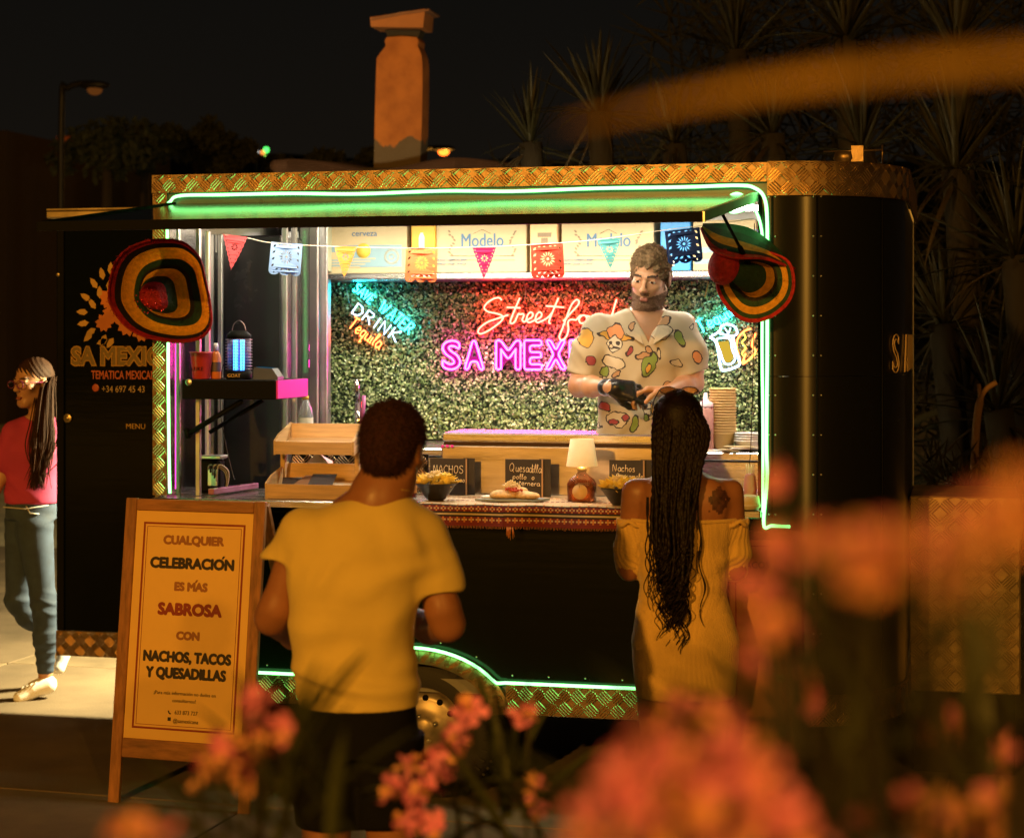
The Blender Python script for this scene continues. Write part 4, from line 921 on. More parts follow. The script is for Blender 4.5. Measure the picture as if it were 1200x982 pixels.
mb.tube([l4(37, 591, -.105), l4(42, 599, -.112), l4(52, 600, -.105)], .0035, 6); mb.tube([l4(10, 592, -.1), l4(37, 594, -.115), l4(62, 590, -.09)], .003, 6); mb.build('seam', mat('pale_denim', (.5, .52, .52), .8), jn_, local=True)
F = Field((-.15, -.25, -.01), (.3, .35, .35), .005)
def shoe(a, b, tilt=0): F.cone(a, b, .040, .034, .03); F.cone(a, (a+b)/2+np.array((0, 0, .02)), .042, .03, .03)
WS = mat('white_canvas', (.80, .80, .80), .6, bump=.3); shoe(l4(63, 768, .23), l4(58, 790, .19)); V, Q = F.mesh(); npmesh('sneaker', V, Q, WS, w4)
F = Field((-.15, -.25, -.01), (.3, .35, .35), .004); shoe(l4(57, 804, -.03)+np.array((0, 0, .015)), l4(29, 814, -.09)+np.array((0, 0, .003))); F.ev(lambda x, y, z: z-.003, (-.2, -.3, -.05), (.3, .3, .003), .002, 'sub')
V, Q = F.mesh(); so = npmesh('sneaker', V, Q, WS, w4)
mb = MB()
for k in range(4): a = l4(34+k*4.5, 802-k*1.5, -.1+.008*k); mb.tube([a+np.array((-.006, -.02, .0)), a+np.array((0, 0, .012)), a+np.array((.01, .03, .002))], .0035, 5)
mb.build('laces', WS, so, local=True)
HA4 = mat('long_brown_hair', (.035, .016, .009), .7, spec=.15, var=.4, vscale=30, stretch=(1, 1, .1), bump=.4, bscale=200)
F = Field((-.15, -.15, 1.45), (.25, .2, 1.78), .005); F.frame(hc, hR, 1.0); F.ell((0, .02, .048), (.079, .101, .084), .02); F.ell((0, .075, .02), (.05, .04, .05), .03); F.ell((0, -.135, -.02), (.11, .08, .095), .01, 'sub'); F.ell((.09, 0, -.05), (.035, .06, .05), .01, 'sub'); F.ell((-.09, 0, -.05), (.035, .06, .05), .01, 'sub'); F.frame()
V, Q = F.mesh(); N = vnormals(V, Q); V += N*(.0012*np.sin(V[:, 0:1]*300+V[:, 2:3]*200)); h4 = npmesh('hair', V, Q, HA4, w4)
mb = MB(); rr = random.Random(9); b0 = hc+np.array((.085, .03, .02))
for k in range(260):
    o = np.array((rr.gauss(0, .012), rr.gauss(0, .012), rr.gauss(0, .008))); e = np.array(l4(50, 566, -.13))+np.array((rr.gauss(0, .022), rr.gauss(0, .01), rr.uniform(-.03, .06)))
    mb.tube(smooth_path([b0+o, l4(56, 458, -.03)+o*1.6, l4(57, 492, -.10)+o*2.2, l4(57, 525, -.135)+o*2.6, e], 5), [.0032]*18+[.0024, .0016, .0008], 5)
mb.build('ponytail', HA4, w4, local=True, fix=False, kind='stuff')
mb = MB(); Rm = Matrix(hR.tolist()).to_3x3(); hv = Vector(hc)
for x in (-.033, .033): mb.tube([hv+Rm @ Vector((x+.026*math.cos(a), -.108, .0+.019*math.sin(a))) for a in [2*PI*k/20 for k in range(20)]], .0022, 6, closed=True)
mb.tube([hv+Rm @ Vector(p) for p in ((-.008, -.11, .004), (.008, -.11, .004))], .002, 6)
for x in (-1, 1): mb.tube([hv+Rm @ Vector(p) for p in ((x*.058, -.107, .008), (x*.076, -.08, .01), (x*.083, .01, .006))], .0024, 6)
mb.build('glasses', mat('magenta_glasses_frame', (.16, .02, .08), .3), w4, local=True)
# ================================================================== THINGS IN AND ON THE TRAILER
GL = {'S': ([(.5, .85), (.3, 1), (.08, .85), (.15, .6), (.45, .42), (.48, .15), (.25, 0), (.02, .15)],), 'A': ([(0, 0), (.28, 1), (.55, 0)], [(.1, .35), (.46, .35)]),
 'V': ([(0, 1), (.25, 0), (.5, 1)],), 'E': ([(.45, 1), (.03, 1), (0, 0), (.45, 0)], [(.02, .5), (.38, .5)]), 'W': ([(0, 1), (.17, 0), (.35, .8), (.53, 0), (.72, 1)],),
 'T': ([(0, 1), (.55, 1)], [(.28, 1), (.25, 0)]), 'R': ([(0, 0), (.03, 1), (.4, .95), (.45, .72), (.3, .5), (.03, .48)], [(.22, .48), (.5, 0)]), 'D': ([(0, 0), (.02, 1), (.35, .9), (.5, .5), (.35, .08), (0, 0)],),
 'I': ([(.1, 0), (.12, 1)],), 'N': ([(0, 0), (.03, 1), (.42, 0), (.45, 1)],), 'K': ([(0, 0), (.02, 1)], [(.45, 1), (.03, .45), (.5, 0)]), 'C': ([(.5, .85), (.3, 1), (.05, .7), (.03, .3), (.25, 0), (.5, .15)],),
 'H': ([(0, 0), (.02, 1)], [(.45, 0), (.47, 1)], [(.01, .5), (.46, .5)]), 'O': ([(.25, 1), (.03, .7), (.05, .2), (.28, 0), (.5, .3), (.48, .8), (.25, 1)],), 'Q': ([(.3, 1), (.03, .7), (.05, .2), (.3, 0), (.58, .3), (.55, .8), (.3, 1)], [(.35, .25), (.65, -.12)]), 'G': ([(.5, .85), (.3, 1), (.05, .7), (.03, .3), (.25, 0), (.5, .15), (.5, .45), (.3, .45)],),
 'a': ([(.38, .5), (.15, .55), (.02, .25), (.15, 0), (.35, .15), (.38, .5), (.4, .1), (.5, 0)],), 'c': ([(.35, .45), (.15, .55), (.02, .25), (.15, 0), (.38, .1)],), 'd': ([(.38, .45), (.15, .55), (.02, .25), (.15, 0), (.35, .15), (.42, 1), (.42, .05), (.5, 0)],), 'e': ([(.03, .25), (.35, .35), (.2, .57), (.02, .28), (.18, 0), (.4, .12)],),
 'h': ([(.02, 0), (.05, 1)], [(.03, .35), (.2, .55), (.35, .4), (.35, 0)]), 'i': ([(.05, .5), (.06, .05), (.15, 0)], [(.05, .75), (.06, .8)]), 'l': ([(.03, .2), (.18, .9), (.1, 1), (.04, .7), (.06, .1), (.18, 0)],), 'n': ([(.02, 0), (.03, .5)], [(.03, .35), (.2, .55), (.33, .4), (.35, 0)]), 'm': ([(.02, 0), (.03, .5)], [(.03, .35), (.15, .55), (.25, .4), (.26, 0)], [(.26, .35), (.4, .55), (.5, .4), (.5, 0)]),
 'o': ([(.2, .55), (.02, .3), (.15, 0), (.35, .2), (.33, .45), (.2, .55)],), 'p': ([(.03, .5), (.0, -.45)], [(.03, .4), (.2, .55), (.35, .3), (.2, 0), (.03, .1)]), 'q': ([(.33, .45), (.15, .55), (.02, .25), (.15, 0), (.33, .15)], [(.35, .55), (.3, -.4), (.42, -.3)]), 'r': ([(.03, .52), (.04, 0)], [(.04, .3), (.15, .5), (.3, .48)]), 's': ([(.3, .48), (.12, .55), (.05, .4), (.28, .18), (.18, 0), (.02, .06)],), 't': ([(.15, .85), (.12, .1), (.25, 0)], [(0, .58), (.3, .6)]), 'u': ([(.02, .52), (.03, .1), (.18, 0), (.33, .15)], [(.35, .52), (.36, .05), (.45, 0)])}
GWD = {'I': .24, 'i': .2, 'l': .25, 't': .33, 'r': .34, 'W': .88, 'Q': .78, 'm': .66, ' ': .3, 's': .4}
def strokes(txt, gap=.14, lower=.5):
    x = 0; out = []
    for ch in txt:
        for st in GL.get(ch, ()): out.append([(x+a, b) for a, b in st])
        x += GWD.get(ch, (.55 if ch.isupper() else .45))+(gap if ch.isupper() else gap*.35)
    return out, x
def write(mb, txt, px, py, v, hpx, wpx, ang=0, r=.003, seg=6, curved=True, base=None, mi=0, shear=0):
    """strokes placed from the photo: baseline start px,py; cap height and total width in photo pixels"""
    st, wd = strokes(txt); ca, sa = math.cos(ang), math.sin(ang)
    for s in st:
        pts = []
        for a, b in s:
            X = a/wd*wpx+shear*b*hpx; Y = -b*hpx; pts.append(P(px+X*ca-Y*sa, py+X*sa+Y*ca, v))
        mb.tube(smooth_path(pts, 4) if curved and len(pts) > 2 else pts, r, seg, mi)
VB = DEP-.045     # face of the leaf wall
# ---- leaf wall
hw = thing('hedge_panel', (U(600, DEP), DEP, 1.35), 'wall panel of artificial boxwood leaves behind the server', 'leaf wall')
x0, x1 = U(383, VB), XR+.002; z0, z1 = 1.34, shelf_z-.02
mb = MB(); mb.box((x0, DEP-.03, z0), (x1, DEP-.002, z1)); mb.build('backing_board', mat('backing_green', (.012, .022, .008), .9), hw)
rs = random.Random(11); vs = []; fs = []; ms = []; mb = MB()
NL = 30000
for i in range(NL):
    x = rs.uniform(x0+.004, x1-.004); z = rs.uniform(z0+.003, z1-.003); y = VB+rs.uniform(-.012, .016); L = rs.uniform(.006, .0115); wd = L*.62
    a = rs.uniform(0, 2*PI); tl = rs.gauss(0, .55); nx = rs.gauss(0, .5)
    R = Matrix.Rotation(a, 3, 'Y') @ Matrix.Rotation(nx, 3, 'Z') @ Matrix.Rotation(tl, 3, 'X')
    p = [R @ Vector(q) for q in ((-L, 0, 0), (0, .0016, -wd), (L, 0, 0), (0, -.0, wd))]
    mb.add([(q.x+x, q.y+y, q.z+z) for q in p], [(0, 1, 2, 3)], rs.choice((0, 0, 1, 2)), False)
mb.build('leaves', [mat('box_leaf', (.20, .27, .09), .35, var=.3, vscale=40), mat('box_leaf_light', (.48, .52, .25), .35, var=.2, vscale=40), mat('box_leaf_dark', (.05, .08, .028), .4)], hw, fix=False, kind='stuff')
# ---- neon signs on the leaf wall
VN = VB-.055
ACR = mat('clear_acrylic', (.95, .97, .97), .04, trans=1, var=0)
CAB = mat('white_cable', (.5, .5, .48), .5); CABK = mat('black_cable', (.02, .02, .02), .5)
def sign(name, px, py, label): return thing(name, P(px, py, VN), label, 'neon sign')
s1 = sign('neon_sign', 445, 370, 'small tilted cyan and amber neon sign reading SAVE WATER DRINK Tequila')
A1 = math.atan2(57, 71)
mb = MB(); write(mb, 'SAVE', 413, 340, VN, 11, 29, A1, .0029, curved=False); write(mb, 'WATER', 443, 363, VN, 13, 48, A1, .0029, curved=False); mb.build('neon_tube', CYANN, s1)
mb = MB(); write(mb, 'DRINK', 412, 367, VN, 14, 66, A1*.86, .0031, curved=False); mb.build('neon_tube', ICE, s1)
mb = MB(); write(mb, 'Tequila', 407, 383, VN, 15, 46, A1*.92, .0027); mb.build('neon_tube', AMBN, s1)
def backing(sg, pts):
    mb = MB(); mb.prism([(P(a, b, VN+.012).x, P(a, b, VN+.012).z) for a, b in pts], .004, off=VN+.010); mb.build('acrylic_backing', ACR, sg)
mb = MB(); mb.tube(smooth_path([P(405, 325, VN+.01), P(407, 345, VN), P(411, 360, VN+.01)], 5), .0012, 5); mb.build('cable', CAB, s1); mb = MB(); mb.tube(smooth_path([P(438, 335, VN+.01), P(452, 352, VN), P(470, 366, VN), P(488, 378, VN)], 5), .0012, 5); mb.build('cable', CAB, s1)
s2 = sign('neon_sign', 620, 370, 'orange-red handwriting neon sign reading Street food')
def SP(pts): return [P(560+a/6, 260+b/6, VN) for a, b in pts]
def nt(sg, pl, m, r=.0042, n=5):
    mb = MB()
    for pts in pl: mb.tube(smooth_path(SP(pts), n) if len(pts) > 2 else SP(pts), r, 7)
    mb.build('neon_tube', m, sg)
nt(s2, [[(168, 552), (150, 535), (110, 542), (65, 572), (45, 605), (70, 632), (130, 645), (172, 662), (172, 690), (130, 728), (70, 768), (20, 788), (2, 775), (15, 745), (70, 705), (140, 680), (215, 655)]], REDN)
nt(s2, [[(295, 535), (265, 605), (240, 665), (228, 705), (242, 716), (262, 700)], [(205, 602), (300, 606)]], REDN)
nt(s2, [[(262, 700), (285, 648), (296, 652), (318, 648), (322, 662), (312, 690), (325, 705), (342, 692)]], REDN)
for dx in (0, 62): nt(s2, [[(342+dx, 692), (378+dx, 672), (386+dx, 648), (370+dx, 636), (350+dx, 656), (342+dx, 690), (360+dx, 708), (404+dx, 690)]], REDN)
nt(s2, [[(566, 535), (535, 610), (508, 675), (500, 708), (512, 716)], [(478, 592), (606, 602)], [(466, 690), (495, 670), (520, 640)]], REDN)
nt(s2, [[(600, 700), (655, 640), (700, 590), (712, 560), (690, 550), (655, 590), (620, 680), (590, 760), (572, 808), (588, 832), (618, 812), (636, 760), (634, 705), (655, 688), (690, 690), (706, 672), (722, 656)]], REDN)
for dx in (0, 80): nt(s2, [[(760+dx, 662), (735+dx, 658), (712+dx, 685), (722+dx, 712), (750+dx, 708), (768+dx, 682), (760+dx, 662), (790+dx, 668)]], REDN)
nt(s2, [[(930, 670), (900, 660), (880, 690), (900, 712), (930, 690), (975, 545)], [(930, 690), (945, 712)]], REDN)
mb = MB(); mb.tube(smooth_path([P(679, 325, VN+.01), P(684, 342, VN), P(681, 362, VN)], 5), .0012, 5); mb.build('cable', CAB, s2); mb = MB(); mb.tube(smooth_path([P(612, 325, VN+.01), P(616, 340, VN), P(615, 352, VN)], 5), .0012, 5); mb.build('cable', CAB, s2)
s3 = sign('neon_sign', 620, 418, 'magenta outline neon sign reading SA MEXICANA below the orange script')
ch = 'SA MEXICANA'; x = 518.5; hgt = (P(600, 399, VN).z-P(600, 433, VN).z)
adv = {'S': 26, 'A': 27, ' ': 10, 'M': 33, 'E': 25, 'X': 28, 'I': 12, 'C': 26, 'N': 28}
for c in ch:
    if c != ' ':
        mb = MB(); vs, fs = text_mesh(c, 1, mode='flat', align='LEFT', offset=.02); xs_ = [v[0] for v in vs]; zs_ = [v[2] for v in vs]
        wgt = (adv[c]-4.5)*(P(601, 400, VN).x-P(600, 400, VN).x); vs, fs = text_mesh(c, 1, mode='out', align='LEFT', offset=.02, bevel=.0001)
        w0, w1, h0_, h1_ = min(xs_), max(xs_), min(zs_), max(zs_)
        # outline tubes: rebuild from the filled glyph's boundary loops
        bm = bmesh.new(); vf, ff = text_mesh(c, 1, mode='flat', align='LEFT', offset=.02, depth=0); bv = [bm.verts.new(v) for v in vf]
        for f in ff:
            try: bm.faces.new([bv[i] for i in f])
            except ValueError: pass
        bmesh.ops.remove_doubles(bm, verts=bm.verts, dist=1e-4); be = [e for e in bm.edges if e.is_boundary]; nb = {}
        for e in be:
            for a, b in ((e.verts[0], e.verts[1]), (e.verts[1], e.verts[0])): nb.setdefault(a, []).append(b)
        seen = set(); base = P(x, 433, VN)
        for v0 in list(nb):
            if v0 in seen: continue
            loop_ = [v0]; seen.add(v0); cur = v0
            while True:
                nx_ = [q for q in nb[cur] if q not in seen]
                if not nx_: break
                cur = nx_[0]; seen.add(cur); loop_.append(cur)
            pts = [Vector((base.x+(q.co.x-w0)/(w1-w0)*wgt, VN, base.z+(q.co.z-h0_)/(h1_-h0_)*hgt)) for q in loop_]
            if len(pts) > 3:
                per = [(pts[i]-pts[i-1]).length for i in range(len(pts))]; tot = sum(per); M_ = max(16, int(tot/.010)); out = []; acc = 0; i = 0
                cum = [0]
                for q in range(len(pts)): cum.append(cum[-1]+(pts[(q+1) % len(pts)]-pts[q]).length)
                for k in range(M_):
                    d = cum[-1]*k/M_
                    while cum[i+1] < d: i += 1
                    t = (d-cum[i])/max(1e-9, cum[i+1]-cum[i]); out.append(pts[i].lerp(pts[(i+1) % len(pts)], t))
                for _ in range(1): out = [(out[k-1]+out[k]*2+out[(k+1) % len(out)])/4 for k in range(len(out))]
                mb.tube(out, .0042, 7, closed=True)
        bm.free(); nb_ = mb.build('neon_tube', PINKN, s3)
        fb = MB(); fb.add([(base.x+(q[0]-w0)/(w1-w0)*wgt, VN+.008+(q[1])*.001, base.z+(q[2]-h0_)/(h1_-h0_)*hgt) for q in vf], ff); fb.build('lit_backing', glow('magenta_backing', (.8, .03, .36), .75), s3, fix=False)
    x += adv[c]
s4 = sign('neon_sign', 855, 400, 'neon sign at right of a tequila glass and a taco')
def S4(pts): return [P(800+a/4.673, 350+b/4.673, VN) for a, b in pts]
def n4(pl, m, r=.004, n=5, cl=False):
    mb = MB()
    for pts in pl: mb.tube(smooth_path(S4(pts), n, cl) if len(pts) > 2 else S4(pts), r, 7, closed=cl)
    mb.build('neon_tube', m, s4)
mb = MB(); write(mb, 'Tequila', 821, 391, VN, 15, 56, -.50, .0028); mb.build('neon_tube', CYANN, s4)
n4([[(150, 212), (180, 235), (195, 290), (210, 380), (232, 392), (290, 375), (312, 352), (290, 280), (272, 208)]], ICE, .0055)
n4([[(185, 228), (205, 290), (228, 352), (262, 358), (288, 330), (272, 280), (258, 222), (215, 216)]], ICE, .004, 5, True)
n4([[(150, 210), (200, 180), (212, 152), (245, 140), (285, 155), (298, 190), (268, 205), (200, 190)]], ICE, .0045)
n4([[(230, 160), (250, 195)], [(262, 158), (252, 192)]], ICE, .002)
mb = MB(); mb.prism([(P(800+a/4.673, 350+b/4.673, VN+.02).x, P(800+a/4.673, 350+b/4.673, VN+.02).z) for a, b in ((192, 238), (218, 345), (262, 350), (280, 320), (252, 232))], .003, off=VN+.006); mb.build('lit_panel', glow('amber_panel', (.8, .52, .05), .9), s4)
n4([[(375, 165), (335, 180), (302, 220), (295, 265), (305, 300)], [(400, 190), (385, 225), (380, 260), (400, 290), (360, 335), (330, 355), (345, 300)]], AMBN, .004)
n4([[(330, 185), (345, 215), (325, 240), (345, 270), (325, 300), (340, 320)], [(300, 345), (350, 345), (400, 300)]], YELN, .0036)
# ---- cartons on the wall shelf
def carton(px0, px1, label, body, v=1.52, dep=.26, top=258, cat='carton', bot=shelf_z+.013, name='beer_carton', group=None):
    xx0, xx1 = U(px0, v), U(px1, v); o = thing(name, ((xx0+xx1)/2, v+dep/2, bot), label, cat, group)
    mb = MB(); mb.box((xx0, v, bot), (xx1, v+dep, ZZ((px0+px1)/2, top, v)), b=.003); mb.build('box', body, o)
    return o, v-.0015
CARD = mat('printed_cardboard', (.36, .28, .15), .7, var=.06, vscale=8); BLUI = mat('blue_ink', (.05, .11, .18), .6, var=.05); GREYB = mat('grey_blue_ink', (.14, .22, .24), .6); YELI = mat('yellow_ink', (.5, .33, .04), .6); BRN = mat('brown_ink', (.17, .12, .07), .7)
def flatq(mb, px0, py0, px1, py1, v, mi=0):
    a, b = P(px0, py0, v), P(px1, py1, v); mb.box((a.x, v-.0005, b.z), (b.x, v+.0005, a.z), mi)
o, v = carton(383, 477, 'blue and cream printed beer carton at the left end of the wall shelf', CARD)
mb = MB(); flatq(mb, 385, 288, 471, 313, v, 0); flatq(mb, 388, 296, 400, 303, v-.001, 1); mb.build('print', [GREYB, CARD], o)
mb = MB(); mb.lathe([(0, -.001), (.036, -.001), (.036, 0)], P(426, 294, v-.001), 24, axis='y'); mb.build('print', YELI, o)
mb = MB(); c = P(459, 301, v-.001)
for r in (.036, .030, .012): mb.tube([(c.x+r*math.cos(a), c.y, c.z+r*math.sin(a)) for a in [2*PI*k/24 for k in range(24)]], .0014, 4, closed=True)
for k in range(4): flatq(mb, 386, 303+k*3.2, 440-k*6, 304+k*3.2, v-.001)
mb.build('print', CARD, o)
mb = MB(); lettering(mb, 'cerveza', P(427, 277, v-.001), .042, sx=1); mb.build('lettering', BLUI, o)
for px0, px1, lb in ((511, 617, 'cream beer carton with blue lettering, left of the two in the middle'), (658, 766, 'cream beer carton with blue lettering directly behind the server\'s head')):
    o, v = carton(px0, px1, lb, CARD, group='cream beer cartons on the wall shelf'); m = (px0+px1)/2+1
    mb = MB(); lettering(mb, 'Modelo', P(m, 289, v), .088, sx=.78, offset=.0015); lettering(mb, 'MODELO ESPECIAL BEER', P(px0+18, 306, v), .014, align='CENTER'); lettering(mb, 'PREMIUM  LAGER  24 PACK', P(px0+17, 310.5, v), .013); mb.build('lettering', BLUI, o)
    mb = MB()
    for sx in (-1, 1):
        for k in range(9): leaf2(mb, P(m+sx*(34+3*math.sin(k)), 300-k*3.4, v), (.6 if sx > 0 else 2.5)+.3*math.sin(k*2), .018, .005, 0)
    for a, b in (((m-38, 300), (m+38, 300)), ((m-38, 305), (m+38, 305)), ((m-10, 274), (m, 269)), ((m, 269), (m+10, 274))): mb.tube([P(*a, v), P(*b, v)], .0012, 4)
    mb.build('print', BRN, o)
o, v = carton(482, 510, 'small bright yellow carton with a pale bottle picture', mat('yellow_card', (.50, .27, .02), .6), v=1.5, name='carton')
mb = MB(); lettering(mb, 'T', P(494, 288, v), .05); mb.tube([P(494, 292, v), P(494, 278, v), P(494, 273, v)], [.016, .014, .006], 8, flat=.1); mb.build('print', mat('pale_ink', (.7, .68, .55), .6), o)
o, v = carton(621, 653, 'small orange-brown carton between the two cream beer cartons', mat('tan_card', (.55, .33, .15), .6), v=1.5, name='carton')
mb = MB(); flatq(mb, 630, 273, 646, 278, v); flatq(mb, 634, 279, 642, 287, v); mb.build('print', BRN, o)
o, v = carton(774, 809, 'bright blue carton behind the dark blue paper flag', mat('blue_card', (.02, .18, .45), .5), v=1.5, name='carton')
mb = MB(); flatq(mb, 778, 300, 790, 312, v); mb.build('print', mat('pale_ink', (.7, .68, .55), .6), o)
o, v = carton(812, 886, 'cream and blue carton at the right end of the wall shelf', CARD, name='beer_carton')
mb = MB(); flatq(mb, 814, 290, 884, 296, v); flatq(mb, 814, 304, 884, 309, v); mb.build('print', GREYB, o)
mb = MB(); lettering(mb, 'MODELO', P(868, 276, v), .04); mb.build('lettering', BLUI, o)
o, v = carton(352, 381, 'pale upright carton tucked beside the blue and cream one', mat('pale_card', (.38, .38, .25), .6), v=1.42, bot=ZZ(366, 318, 1.42), top=262, name='carton')
# ---- bunting
bt = thing('paper_bunting', P(560, 285, .1), 'string of eight cut-paper flags across the serving window', 'bunting')
VU = .1
mb = MB(); mb.tube(smooth_path([P(262, 275, VU), P(290, 279, VU), P(320, 285, VU), P(390, 289, VU), P(477, 291, VU), P(553, 290, VU), P(622, 287, VU), P(700, 281, VU), P(778, 270, VU), P(845, 262, VU), P(884, 256, VU)], 6), .0016, 5); mb.build('string', mat('string', (.6, .5, .42), .8), bt)
def circ(cx, cz, r, n=8, ph=0): return [(cx+r*math.cos(2*PI*k/n+ph), cz+r*math.sin(2*PI*k/n+ph)) for k in range(n)]
def petal(cx, cz, a, r0, r1, wd):
    d = (math.cos(a), math.sin(a)); n = (-d[1], d[0]); return [(cx+d[0]*r0, cz+d[1]*r0), (cx+d[0]*(r0+r1)/2+n[0]*wd, cz+d[1]*(r0+r1)/2+n[1]*wd), (cx+d[0]*r1, cz+d[1]*r1), (cx+d[0]*(r0+r1)/2-n[0]*wd, cz+d[1]*(r0+r1)/2-n[1]*wd)]
def flag(kind, pa, pb, pybot, m, lab, petals=8):
    a, b = P(*pa, VU), P(*pb, VU); wd = (b-a).length; H = a.z-P(pa[0], pybot, VU).z; tilt = math.atan2(b.z-a.z, b.x-a.x)
    holes = []
    if kind == 'tri':
        n = 7; L = []
        for k in range(n+1): t = k/n; L.append((wd/2*t*1.0, -H*(1-0)*t)) 
        left = [(wd*.5*t+ (.003 if k % 2 else 0), -H*t) for k, t in enumerate([i/14 for i in range(15)])]; right = [(wd-(wd*.5*t)-(.003 if k % 2 else 0), -H*t) for k, t in enumerate([i/14 for i in range(14)])]
        out = left+right[::-1]
        for k in range(8): 
            t = .08+k*.1; holes += [circ(wd*.5*t+.0085, -H*t, .0028, 6), circ(wd-wd*.5*t-.0085, -H*t, .0028, 6)]
        for k in range(petals): holes.append(petal(wd/2, -H*.33, 2*PI*k/petals, .004, .017, .0032))
    else:
        out = [(0, 0), (0, -H*.86)]
        for q in range(3): out += [(wd*(q+.5+.5*math.sin(t))/3, -H*.86-H*.12*math.cos(t)) for t in (-1.3, -.8, -.3, .3, .8, 1.3)]
        out += [(wd, -H*.86), (wd, 0)]
        for k in range(14): holes.append(petal(wd/2, -H*.42, 2*PI*k/14, .0105, .032, .0028))
        holes.append(circ(wd/2, -H*.42, .006, 8))
        for q in (.11, .89):
            for zz in (.12, .3, .5, .7): holes.append(petal(wd*q, -H*zz, .8 if q < .5 else 2.3, -.008, .009, .0045))
        for q in (.25, .4, .6, .75): holes += [petal(wd*q, -H*.80, .5*(1 if q < .5 else -1), -.009, .009, .004), petal(wd*q, -H*.06, 0, -.007, .007, .003)]
        for q in (.17, .5, .83): holes.append(circ(wd*q, -H*.9, .0035, 6))
    vs, fs = shape2d(out, holes); R = roty(-tilt)
    vs = [a+R @ Vector((v[0], v[1]+.006*math.sin(v[0]*40+v[2]*18), v[2]))-Vector((0, 0, .001)) for v in vs]
    mb = MB(); mb.add(vs, fs); mb.build('flag', m, bt, fix=False, label=lab)
def paper(n, c):
    m = mat('paper_'+n, c, .7, var=.05); t = m.node_tree; b = t.nodes['Principled BSDF']; tr_ = t.nodes.new('ShaderNodeBsdfTranslucent'); mx = t.nodes.new('ShaderNodeMixShader'); mx.inputs[0].default_value = .5
    tr_.inputs[0].default_value = (*[min(1, q*1.2) for q in c], 1); t.links.new(b.outputs[0], mx.inputs[1]); t.links.new(tr_.outputs[0], mx.inputs[2]); t.links.new(mx.outputs[0], t.nodes['Material Output'].inputs[0]); return m
flag('tri', (261, 274), (291, 278), 315, paper('coral', (.72, .12, .14)), 'coral pink triangular flag')
flag('sq', (318, 283), (355, 286), 322, paper('pale_blue', (.28, .42, .66)), 'pale blue square flag')
flag('tri', (391, 288), (419, 289), 326, paper('amber', (.80, .36, .07)), 'amber triangular flag')
flag('sq', (476, 290), (513, 291), 331, paper('orange', (.80, .26, .10)), 'orange square flag')
flag('tri', (553, 290), (582, 290), 328, paper('magenta', (.50, .01, .12)), 'magenta triangular flag')
flag('sq', (622, 287), (660, 285), 328, paper('red', (.66, .06, .03)), 'red square flag')
flag('tri', (699, 281), (728, 279), 317, paper('teal', (.10, .38, .40)), 'teal triangular flag')
flag('sq', (779, 271), (820, 266), 312, paper('navy', (.01, .03, .12)), 'navy square flag')
# ---- sombreros
RINGS = [(0, .27, 0), (.27, .36, 1), (.36, .48, 2), (.48, .54, 3), (.54, .67, 1), (.67, .86, 2), (.86, .94, 3), (.94, 1.001, 0)]
HATM = [mat('hat_red', (.46, .02, .03), .6, var=.35, vscale=60, bump=.9, bscale=220), mat('hat_green', (.015, .06, .035), .6, var=.35, vscale=60, bump=.9, bscale=220), mat('hat_yellow', (.74, .38, .03), .6, var=.2, vscale=60, bump=.9, bscale=220), mat('hat_black', (.02, .015, .018), .6, var=.3, bump=.9, bscale=220)]
def radial_hat(mb, outline, cen, v, depth, seg=96, nr=66, rings=RINGS, vp=None):
    vp = v if vp is None else vp; N = len(outline); oc = smooth_path([P(a, b, vp) for a, b in outline], 8, True); M_ = len(oc)
    c0, c1 = P(*cen[0], vp), P(*cen[1], vp)
    oc2 = [oc[int(k*M_/seg) % M_] for k in range(seg)]; cm = sum(oc2, Vector())/seg; vs = []; fs = []
    for j in range(nr+1):
        t = j/nr; 
        for k in range(seg):
            if t < .5: c = c0.lerp(c1, t/.5); r = t*1.0; p = c+(oc2[k]-cm)*r
            else: q = (t-.5)/.5; c = c1; a = c+(oc2[k]-cm)*.5; p = a.lerp(oc2[k], q)
            p = Vector(p); p.y = v+depth(t, 2*PI*k/seg)+.0011*(-1)**j+.0006*math.sin(k*2.1+j)
            vs.append(p)
    n0 = len(mb.v); mb.v += [tuple(q) for q in vs]
    for j in range(nr):
        t = (j+.5)/nr; mi = next(m for a, b, m in rings if a <= t < b)
        for k in range(seg): mb.f.append((n0+j*seg+k, n0+(j+1)*seg+k, n0+(j+1)*seg+(k+1) % seg, n0+j*seg+(k+1) % seg)); mb.m.append(mi); mb.sm.append(True)
    return oc2
h1 = thing('sombrero', P(188, 340, -.07), 'round woven sombrero hung on the left post, its red crown facing out', 'sombrero', 'sombreros hung at the serving window')
def dep1(t, a):
    if t < .2: return -.19-.012*(1-(t/.2)**2)
    if t < .48: return -.19+.14*((t-.2)/.28)
    return -.05+.035*math.sin((t-.48)/.52*PI)-.055*((t-.48)/.52)**2-.015*math.sin(2*a)*(t-.48)
mb = MB(); ol = radial_hat(mb, [(168, 284), (192, 281), (215, 284), (234, 301), (241, 328), (246, 355), (247, 380), (236, 396), (212, 401), (185, 398), (162, 391), (143, 377), (128, 352), (131, 318), (144, 296)], ((186, 352), (190, 344)), -.07, dep1, vp=-.17)
mb.tube([(q.x, -.07+dep1(1, 2*PI*k/96), q.z) for k, q in enumerate(ol)], .0045, 6, 0, closed=True)
for q in ol[::1]:
    for w_ in range(2): mb.tube([(q.x, -.178, q.z), (q.x+random.uniform(-.012, .012), -.178+random.uniform(-.01, .01), q.z+random.uniform(-.012, .012))], .0012, 3); hb = mb.build('brim', HATM, h1, fix=False)
mb = MB(); rs = random.Random(3)
c = P(186, 352, -.2)
